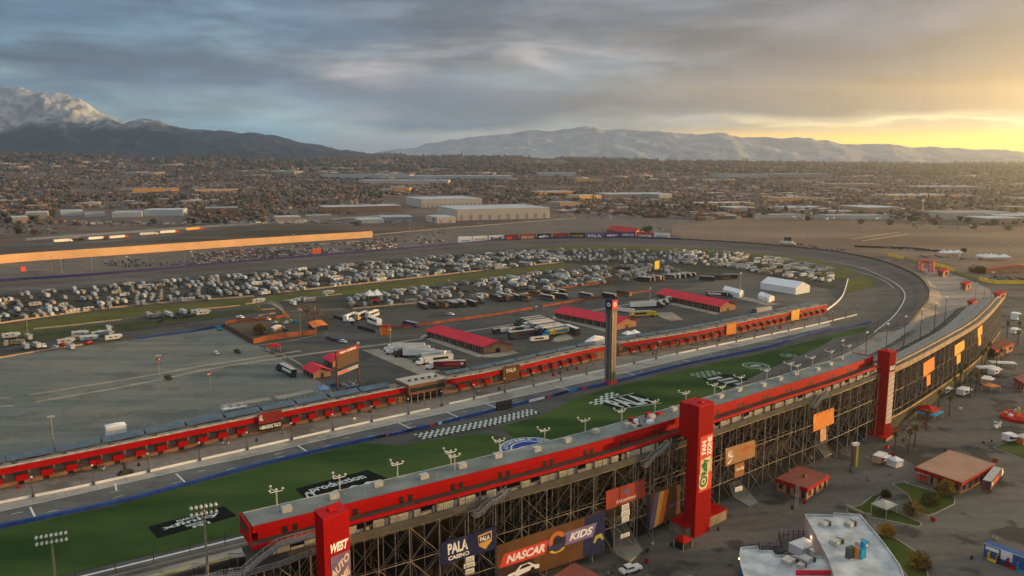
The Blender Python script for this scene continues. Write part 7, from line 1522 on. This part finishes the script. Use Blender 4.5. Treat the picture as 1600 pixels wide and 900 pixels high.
mb.build('parking_lines', M_FADE, origin=(0, 0, 0), kind='structure')
# palms along the plaza
def palm(h, label):
    t = thing('palm_tree', label, 'palm'); mb = MB(); pr = Vector((0, 0, 0))
    for k in range(6): q = Vector((.06 * math.sin(k), .05 * k * .6, h * (k + 1) / 6)); mb.tube(pr, q, .30 - .02 * k, 7, M_TRUNK, .28 - .02 * k); pr = q
    mb.tube(pr - Vector((0, 0, 1.2)), pr, .3, 7, M_TRUNK, .55); mb.build('trunk', M_TRUNK, t); mb = MB(); mb.mi(M_LEAFP)
    for k in range(34):
        a = k * 2.4; el = rad(60 - 115 * (k / 34)); L = 2.1; prev = pr; w = .42
        for j in range(4):
            e2 = el - .32 * j; d = Vector((math.cos(a) * math.cos(e2), math.sin(a) * math.cos(e2), math.sin(e2))) * L / 4; s = Vector((-math.sin(a), math.cos(a), 0)) * w * (1 - .2 * j); s2 = s * (.8 if j < 3 else .05); mb.face([prev - s, prev + s, prev + d + s2, prev + d - s2], M_LEAFP if k % 3 else M_LEAFD); prev = prev + d
    mb.build('crown', None, t); return t
M_LEAFP = mat('golden_olive_frond', (.17, .13, .03), .8, .3, 1)
pp = palm(9, 'x'); pl_ = [(1397, 712, 8.4), (1419, 708, 8.6), (1428, 703, 8.8), (1447, 672, 7.5), (1466, 642, 8.6), (1483, 651, 8.4), (1490, 622, 9), (1499, 612, 10), (1515, 622, 8.5), (1524, 612, 8), (1507, 600, 9), (1533, 580, 10), (1538, 572, 9), (1556, 577, 8), (1563, 572, 8.5), (1573, 530, 10), (1591, 527, 9), (1590, 540, 8), (1475, 605, 8), (1545, 560, 8)]
names = ['single palm at the foot of the far red tower', 'left palm of the close pair in the plaza', 'right palm of the close pair in the plaza']
place_many(pp, [((*G(x, y), .1), random.random() * 6, names[i] if i < 3 else 'palm among the trailers and canopies along the scaffolding', 'palms along the plaza', (1, 1, h / 9)) for i, (x, y, h) in enumerate(pl_)])
def side(px): return 'left' if px < 520 else ('middle' if px < 1060 else 'right')
# tents and vehicles beyond the red gate
for x, y, w, lab in ((1555, 407, 30, 'white peaked marquee beyond the red gate, right one'), (1485, 400, 26, 'flat white canopy row beyond the red gate'), (1540, 406, 18, 'white canopy left of the peaked marquee')): canopy(lab, G(x, y), w, 10, .1, 4, M_TENT, 3, n=3)
random.seed(9); ev = [(random.choice([6, 7, 9, 10]), (*G(x, y), .1), 2 + random.uniform(-.1, .1), 'in the lots beyond the red gate') for x, y in [(1440 + 7 * i + random.uniform(-2, 2), 401 + .3 * i + random.uniform(-2, 2)) for i in range(14)] + [(1545 + 5 * i, 433 + 2.4 * j + .3 * i) for i in range(13) for j in range(3)] + [(1370 + 9 * i, 387 + i * .7) for i in range(9)] + [(1085 + 4 * i, 340 + random.uniform(-3, 2)) for i in range(10)] + [(1228 + 8 * i + random.uniform(-3, 3), 381 + i + random.uniform(-1, 1)) for i in range(12)]]
stuff_copy('parked_vehicle_mass', rv_build(ev), 'more small vehicles in the lots beyond the turn')
yard = []
for x0, x1, ya, yb_, n, ws in ((90, 330, 347, 353, 150, (6, 7, 9, 10, 3)), (330, 640, 344, 350, 170, (6, 7, 9, 10, 3, 5)), (870, 1060, 331, 341, 120, (6, 9, 10, 12, 3)), (1230, 1420, 334, 344, 170, (6, 9, 9, 3, 5)), (1420, 1600, 348, 357, 80, (6, 9, 10)), (0, 90, 352, 366, 60, (6, 7, 9, 10)), (1130, 1200, 338, 342, 40, (6, 9))):
    for _ in range(n):
        q = G(random.uniform(x0, x1), random.uniform(ya, yb_)); yard.append((random.choice(ws), (*q, rise(*q) + .1), random.choice([.35, 1.9, .8]) + random.gauss(0, .1), ''))
stuff_copy('yard_vehicle_mass', yard, 'clutter of parked vehicles and trailers in the yards at the near edge of the town')
for i, (x, y) in enumerate([(30, 366), (55, 368), (26, 360), (12, 352), (120, 352), (240, 350), (352, 352), (410, 350), (560, 352), (680, 348), (1070, 334), (1195, 340), (1262, 345), (1345, 350), (1390, 352), (1460, 356), (1520, 358), (1575, 360)]):
    tree('broadleaf_tree', ['bushy tree', 'tall tree', 'rounded tree'][i % 3] + ' standing alone at the near edge of the town at the ' + side(x) + [', dark green', ', reddish brown', ', olive'][i % 3], (*G(x, y), .1), 9 + i % 4, 5 + i % 3, [M_LEAFD, M_LEAFB, M_LEAF][i % 3], [M_LEAFD, M_LEAFB, M_LEAF][i % 3], 260, .8, 'lone trees at the near edge of the town')
put_semi(1219, 381, 1243, 383, 'white truck beside the small black board beyond the far turn', M_WHITE, M_WHITE, None, 'trucks beyond the turn')

# ------------------------------------------------------------------ the town beyond
front = [(-300, 372), (0, 372), (40, 366), (300, 352), (400, 345), (520, 338), (600, 330), (700, 334), (860, 330), (960, 338), (1100, 345), (1250, 336), (1340, 338), (1420, 346), (1600, 356), (1900, 362)]
M_HW = [mat('tan_house_wall', (.20, .14, .11), .9, .1, .02, objvar=.3), mat('pale_house_wall', (.34, .29, .26), .9, .1, .02, objvar=.3), mat('brown_house_wall', (.12, .08, .06), .9, .1, .02, objvar=.3)]
M_HR = [mat('brown_shingles', (.10, .06, .045), .9, .2, .02, objvar=.4), mat('grey_shingles', (.12, .11, .105), .9, .2, .02, objvar=.4), mat('terracotta_tiles', (.22, .10, .06), .9, .2, .02, objvar=.4), mat('pale_shingles', (.22, .20, .19), .9, .2, .02, objvar=.3)]
M_TC = [mat('dark_conifer', (.03, .04, .024), .95, .3, .1), mat('olive_crown', (.095, .085, .045), .95, .3, .1), mat('brown_crown', (.18, .12, .085), .95, .3, .1), mat('russet_crown', (.20, .10, .055), .95, .3, .1)]
def town_pts(n, r0, r1, pw=1.0, seed=1, key=0.0, thr=None, scale=260):
    R = np.random.default_rng(seed); out = []
    while len(out) < n:
        az = R.uniform(-.66, .66); r = r0 + (r1 - r0) * R.random() ** pw; X, Y = r * math.tan(az), r; zz = rise(X, Y); px_, py_ = pix(X, Y, zz)
        if not -120 < px_ < 1720: continue
        if py_ > np.interp(px_, [p[0] for p in front], [p[1] for p in front]): continue
        if thr is not None and mnoise.noise(Vector((X / scale, Y / scale, key))) < thr: continue
        if any(a < px_ < b and c < py_ < d for a, b, c, d in CLEAR): continue
        out.append((X, Y, zz, px_))
    return out
CLEAR = [(600, 760, 305, 328), (640, 870, 322, 352), (500, 640, 320, 334), (90, 300, 326, 348), (420, 590, 336, 350)]
hv = np.array([(-1, -1, 0), (1, -1, 0), (1, 1, 0), (-1, 1, 0), (-1, -1, 1), (1, -1, 1), (1, 1, 1), (-1, 1, 1), (-1, 0, 1.55), (1, 0, 1.55)], float); hf = [(0, 1, 5), (0, 5, 4), (2, 3, 7), (2, 7, 6), (1, 2, 6), (1, 6, 5), (5, 6, 9), (3, 0, 4), (3, 4, 7), (7, 4, 8), (4, 5, 9), (4, 9, 8), (6, 7, 8), (6, 8, 9)]; hm_ = [0] * 10 + [1] * 4
def house_verts(X, Y, zz, R, k=1.0):
    w, d, h = R.uniform(5, 9) * k, R.uniform(4, 6.5) * k, R.uniform(2.8, 3.6) * (1.6 if R.random() < .25 else 1); a = R.choice([.35, .35 + math.pi / 2]) + R.normal(0, .06); v = hv * [w, d, h]; ca, sa = math.cos(a), math.sin(a); return np.stack([v[:, 0] * ca - v[:, 1] * sa + X, v[:, 0] * sa + v[:, 1] * ca + Y, v[:, 2] + zz], 1)
ico_b = bmesh.new(); bmesh.ops.create_icosphere(ico_b, subdivisions=1, radius=1); ICV = np.array([v.co[:] for v in ico_b.verts]); ICF = [tuple(v.index for v in f.verts) for f in ico_b.faces]; ico_b.free()
def tree_verts(X, Y, zz, R, k=1.0):
    h = R.uniform(4, 10) * k; r = h * R.uniform(.5, .95) if R.random() > .18 else h * .28; hh = h * (1.6 if r < h * .3 else 1); v = ICV * [r, r, hh * .55] * (1 + R.normal(0, .22, (len(ICV), 1))); v[:, 2] = np.maximum(v[:, 2] + hh * .5, 0); return v + [X, Y, zz]
RG = np.random.default_rng(77)
def mass(name, pts, fn, F, mi_fn, mats, label, k=1.0):
    VV = []; FF = []; MM = []; F = np.array(F); o = 0
    for p in pts: v = fn(p[0], p[1], p[2], RG, k); VV.append(v); FF.append(F + o); MM += mi_fn(RG, p); o += len(v)
    return np_mesh(name, np.concatenate(VV), np.concatenate(FF), MM, mats, kind='stuff', label=label)
def hmi(R, p): a, b = int(R.integers(3)), 3 + int(R.choice(4, p=[.35, .3, .2, .15])); return [a if q == 0 else b for q in hm_]
def tmi(R, p): return [int(R.choice(4, p=[.36, .28, .26, .10]))] * len(ICF)
hp = sorted(town_pts(7800, 1380, 4300, .9, 3, 1.0, -.2), key=lambda p: p[1]); tp_ = sorted(town_pts(8500, 1330, 4300, .9, 4, 7.0, -.1), key=lambda p: p[1])
def singles(pts, fn, F, mif, mats, nm, cat, lab, grp):
    pro = {}
    for p in pts:
        k = int(RG.integers(8))
        if k not in pro:
            v = fn(0, 0, 0, RG, 1.0); me = bpy.data.meshes.new(nm); me.from_pydata([tuple(q) for q in v], [], F); mm = mif(RG, p); used = sorted(set(mm)); [me.materials.append(mats[u]) for u in used]; me.polygons.foreach_set('material_index', [used.index(u) for u in mm]); me.update(); pro[k] = (me, used)
        me, used = pro[k]; o = bpy.data.objects.new(nm, me); COL.objects.link(o); o.location = p[:3]; o.rotation_euler = (0, 0, float(RG.choice([0, math.pi / 2, math.pi])) + float(RG.normal(0, .05))); ad = mats[used[-1]].name.split('_')[0]
        o['label'] = lab.format(ad, side(p[3])); o['category'] = cat; o['group'] = grp + side(p[3])
singles(hp[:300], house_verts, hf, hmi, M_HW + M_HR, 'house', 'house', 'small house with a {} roof in the near edge of the town at the {}', 'near houses of the town at the ')
singles(tp_[:300], tree_verts, ICF, tmi, M_TC, 'tree', 'tree', '{} tree in the near edge of the town at the {}', 'near trees of the town at the ')
mass('town_houses', hp[300:], house_verts, hf, hmi, M_HW + M_HR, 'the mass of small houses of the town beyond the speedway'); mass('town_trees', tp_[300:], tree_verts, ICF, tmi, M_TC, 'the mass of trees among the houses of the town')
mass('far_town', town_pts(9000, 4000, 6900, .8, 5, 3.0, -.2, 600), house_verts, hf, hmi, M_HW + M_HR, 'far-off houses and sheds fading into the haze', 2.2); mass('far_trees', town_pts(12000, 4000, 7200, .85, 6, 5.0, -.2, 500), tree_verts, ICF, tmi, M_TC, 'far-off tree belts fading into the haze', 2.3)
sv = np.array([(-1, -1, 0), (1, -1, 0), (1, 1, 0), (-1, 1, 0), (-1, -1, 1), (1, -1, 1), (1, 1, 1), (-1, 1, 1)], float); sf = [(0, 1, 5), (0, 5, 4), (2, 3, 7), (2, 7, 6), (1, 2, 6), (1, 6, 5), (3, 0, 4), (3, 4, 7), (4, 5, 6), (4, 6, 7)]
def shed_verts(X, Y, zz, R, k=1.0):
    v = sv * [R.uniform(10, 34) * k, R.uniform(7, 18) * k, R.uniform(4.5, 8)]; a = .35 + (math.pi / 2 if R.random() < .3 else 0); ca, sa = math.cos(a), math.sin(a); return np.stack([v[:, 0] * ca - v[:, 1] * sa + X, v[:, 0] * sa + v[:, 1] * ca + Y, v[:, 2] + zz], 1)
M_SH = [mat('tan_shed_wall', (.30, .22, .16), .9, .1, .02), mat('cream_shed_wall', (.50, .42, .33), .9, .1, .02), mat('grey_shed_roof', (.26, .27, .28), .8, .1, .02), mat('white_shed_roof', (.48, .49, .50), .8, .1, .02)]
def smi(R, p): a, b = int(R.integers(2)), 2 + int(R.integers(2)); return [a] * 8 + [b] * 2
shp = sorted(town_pts(520, 1400, 4600, .9, 12, 4.0, .0, 420), key=lambda p: p[1])
singles(shp[:300], shed_verts, sf, smi, M_SH, 'shed', 'shed', 'flat-roofed shed or yard building with a {} roof among the town houses at the {}', 'flat sheds of the town at the ')
mass('town_sheds', shp[300:] + town_pts(900, 4300, 6900, .8, 13, 4.0, .0, 700), shed_verts, sf, smi, M_SH, 'far-off flat sheds of the town', 1.6)
# warehouses
M_WHW = mat('cream_warehouse_wall', (.56, .50, .44), .8, .06, .02); M_WHR = mat('white_warehouse_roof', (.46, .50, .54), .7, .08, .02); M_WHG = mat('grey_warehouse_wall', (.30, .30, .30), .8, .06, .02)
def warehouse(x0, x1, y, ytop, depth, label, w=M_WHW, r=M_WHR, slope=0.0, doors=8):
    """front face between two ground pixels; ytop the eave at its left end"""
    Yg = 900.0
    while Yg < 7800:
        Xg = (x0 - 800) / FPX * Yg; zg = rise(Xg, Yg)
        if pix(Xg, Yg, zg)[1] <= y: break
        Yg += 10
    z = rise(Xg, Yg); A = Vector((*G(x0, y, z), z))
    B = Vector((*G(x1, y + slope * (Yg < 2600), z), z)); depth = min(depth, 150); h = max(5, zat(A.y, ytop) - z); d = (B - A); d.z = 0; d.normalize(); n = Vector((-d.y, d.x, 0)); t = thing('warehouse', label, 'warehouse', (A.x, A.y, z)); poly = [A.xy, B.xy, (B + n * depth).xy, (A + n * depth).xy]
    mb = MB(); mb.prism(poly, z - 2, z + h, w); mb.build('wall', w, t, world=True); mb = MB(); k = (A + B + n * depth) / 2; k = (Vector(poly[0]) + Vector(poly[2])) / 2; mb.prism([k + (Vector(p) - k) * 1.004 for p in poly], z + h, z + h + .8, r); mb.build('roof', r, t, world=True)
    L = (B - A).length
    if doors:
        for i in range(doors): mb = MB(); p = A + d * (L * (i + .25) / doors) - n * .15; q = A + d * (L * (i + .55) / doors) - n * .15; mb.slab(Z(p, z + .5), Z(q, z + .5), Z(q, z + h * .5), Z(p, z + h * .5), .1); mb.build('loading_door', M_WHG, t, world=True)
    return t
warehouse(659, 753, 325, 312, 150, 'long cream warehouse, the upper of the two big ones in the middle', slope=-2, doors=14); warehouse(715, 859, 345, 328, 130, 'largest white-roofed warehouse in the middle distance', slope=-4, doors=10); warehouse(683, 712, 349, 340, 60, 'smaller cream shed left of the largest warehouse', slope=-1, doors=2); warehouse(506, 627, 333, 324, 60, 'long low tan building left of the cream warehouse', M_HW[0], M_WHR, -3, 0)
for i, (x0, x1, y, yt, dp, w) in enumerate([(207, 280, 300, 295, 60, M_YLB), (305, 375, 301, 297, 60, M_YLB), (420, 460, 272, 268, 200, M_WHG), (500, 640, 278, 273, 240, M_WHR), (640, 800, 280, 275, 260, M_WHR), (560, 700, 287, 282, 120, M_WHW), (615, 640, 300, 294, 60, M_YLB), (40, 75, 343, 333, 50, M_WHG), (95, 130, 338, 331, 60, M_WHR), (133, 165, 339, 333, 40, M_WHR), (175, 222, 340, 333, 60, M_WHR), (225, 287, 338, 329, 60, M_WHR), (320, 372, 334, 326, 60, M_HW[0]), (20, 45, 349, 340, 40, M_HW[1]),
                                            (840, 900, 275, 270, 200, M_WHR), (900, 940, 285, 280, 80, M_YLB), (845, 900, 305, 300, 80, M_YLB), (905, 940, 313, 306, 60, M_YLB), (875, 907, 325, 317, 60, M_CREAM), (950, 1050, 310, 304, 120, M_CREAM), (1030, 1050, 312, 304, 60, M_WHG), (1120, 1200, 278, 272, 240, M_WHR), (1230, 1268, 277, 273, 80, M_YLB), (1205, 1300, 278, 272, 240, M_WHG), (1300, 1380, 292, 288, 160, M_CREAM), (1145, 1180, 331, 325, 60, M_WHG), (1090, 1180, 322, 318, 60, M_YLB), (1215, 1290, 315, 310, 50, M_YLB), (1230, 1290, 330, 325, 60, M_WHR),
                                            (1355, 1408, 333, 325, 90, M_CREAM), (1295, 1390, 343, 338, 50, M_WHR), (1545, 1600, 350, 342, 60, M_CREAM), (1570, 1680, 345, 338, 90, M_WHG), (1480, 1590, 342, 334, 90, M_WHW), (1400, 1500, 310, 306, 120, M_YLB), (1440, 1540, 296, 292, 140, M_CREAM), (1180, 1260, 341, 337, 40, M_WHR), (560, 600, 350, 344, 50, M_WHR), (595, 645, 346, 340, 50, M_WHG), (480, 520, 345, 338, 40, M_WHG), (430, 470, 347, 340, 40, M_CREAM)]):
    warehouse(x0, x1, y, yt, dp, '%s building, %s in the %s of the town' % ({M_YLB.name: 'amber-lit', M_WHG.name: 'grey flat', M_WHR.name: 'white-roofed', M_WHW.name: 'cream', M_CREAM.name: 'tan', M_HW[0].name: 'brownish', M_HW[1].name: 'pale'}[w.name], ('far away' if y < 290 else 'halfway out' if y < 320 else 'near the speedway') + (' and wide' if x1 - x0 > 70 else ' and short' if x1 - x0 < 40 else ''), side((x0 + x1) / 2) + (' edge' if x0 < 60 or x1 > 1540 else '')), w, M_WHR if i % 3 else M_WHG, -1, 0)  # amber wall colour stands for low sun on those buildings
seen = {}
for o in list(bpy.data.objects):
    if o.get('category') == 'warehouse':
        k = o['label']; seen.setdefault(k, []).append(o)
for k, L in seen.items():
    if len(L) > 1:
        L.sort(key=lambda o: pix(*o.location)[0])
        for j, o in enumerate(L): o['label'] = k.replace(' of the town', '') + (', leftmost one' if j == 0 else ', rightmost one' if j == len(L) - 1 else ', between its look-alikes')
mb = MB(); q = G(1441, 335); mb.tube((*q, 0), (*q, 26), 1.2, 6, M_TENT, .5); mb.box((*q, 26), (5, 5, 4), 0, M_TENT); mb.build('mast', None, label='pale tall mast tower in the hazy right of the town', cat='mast')
# clean the floating name of prototypes: every placed thing keeps its own label
print('objects', len(bpy.data.objects))
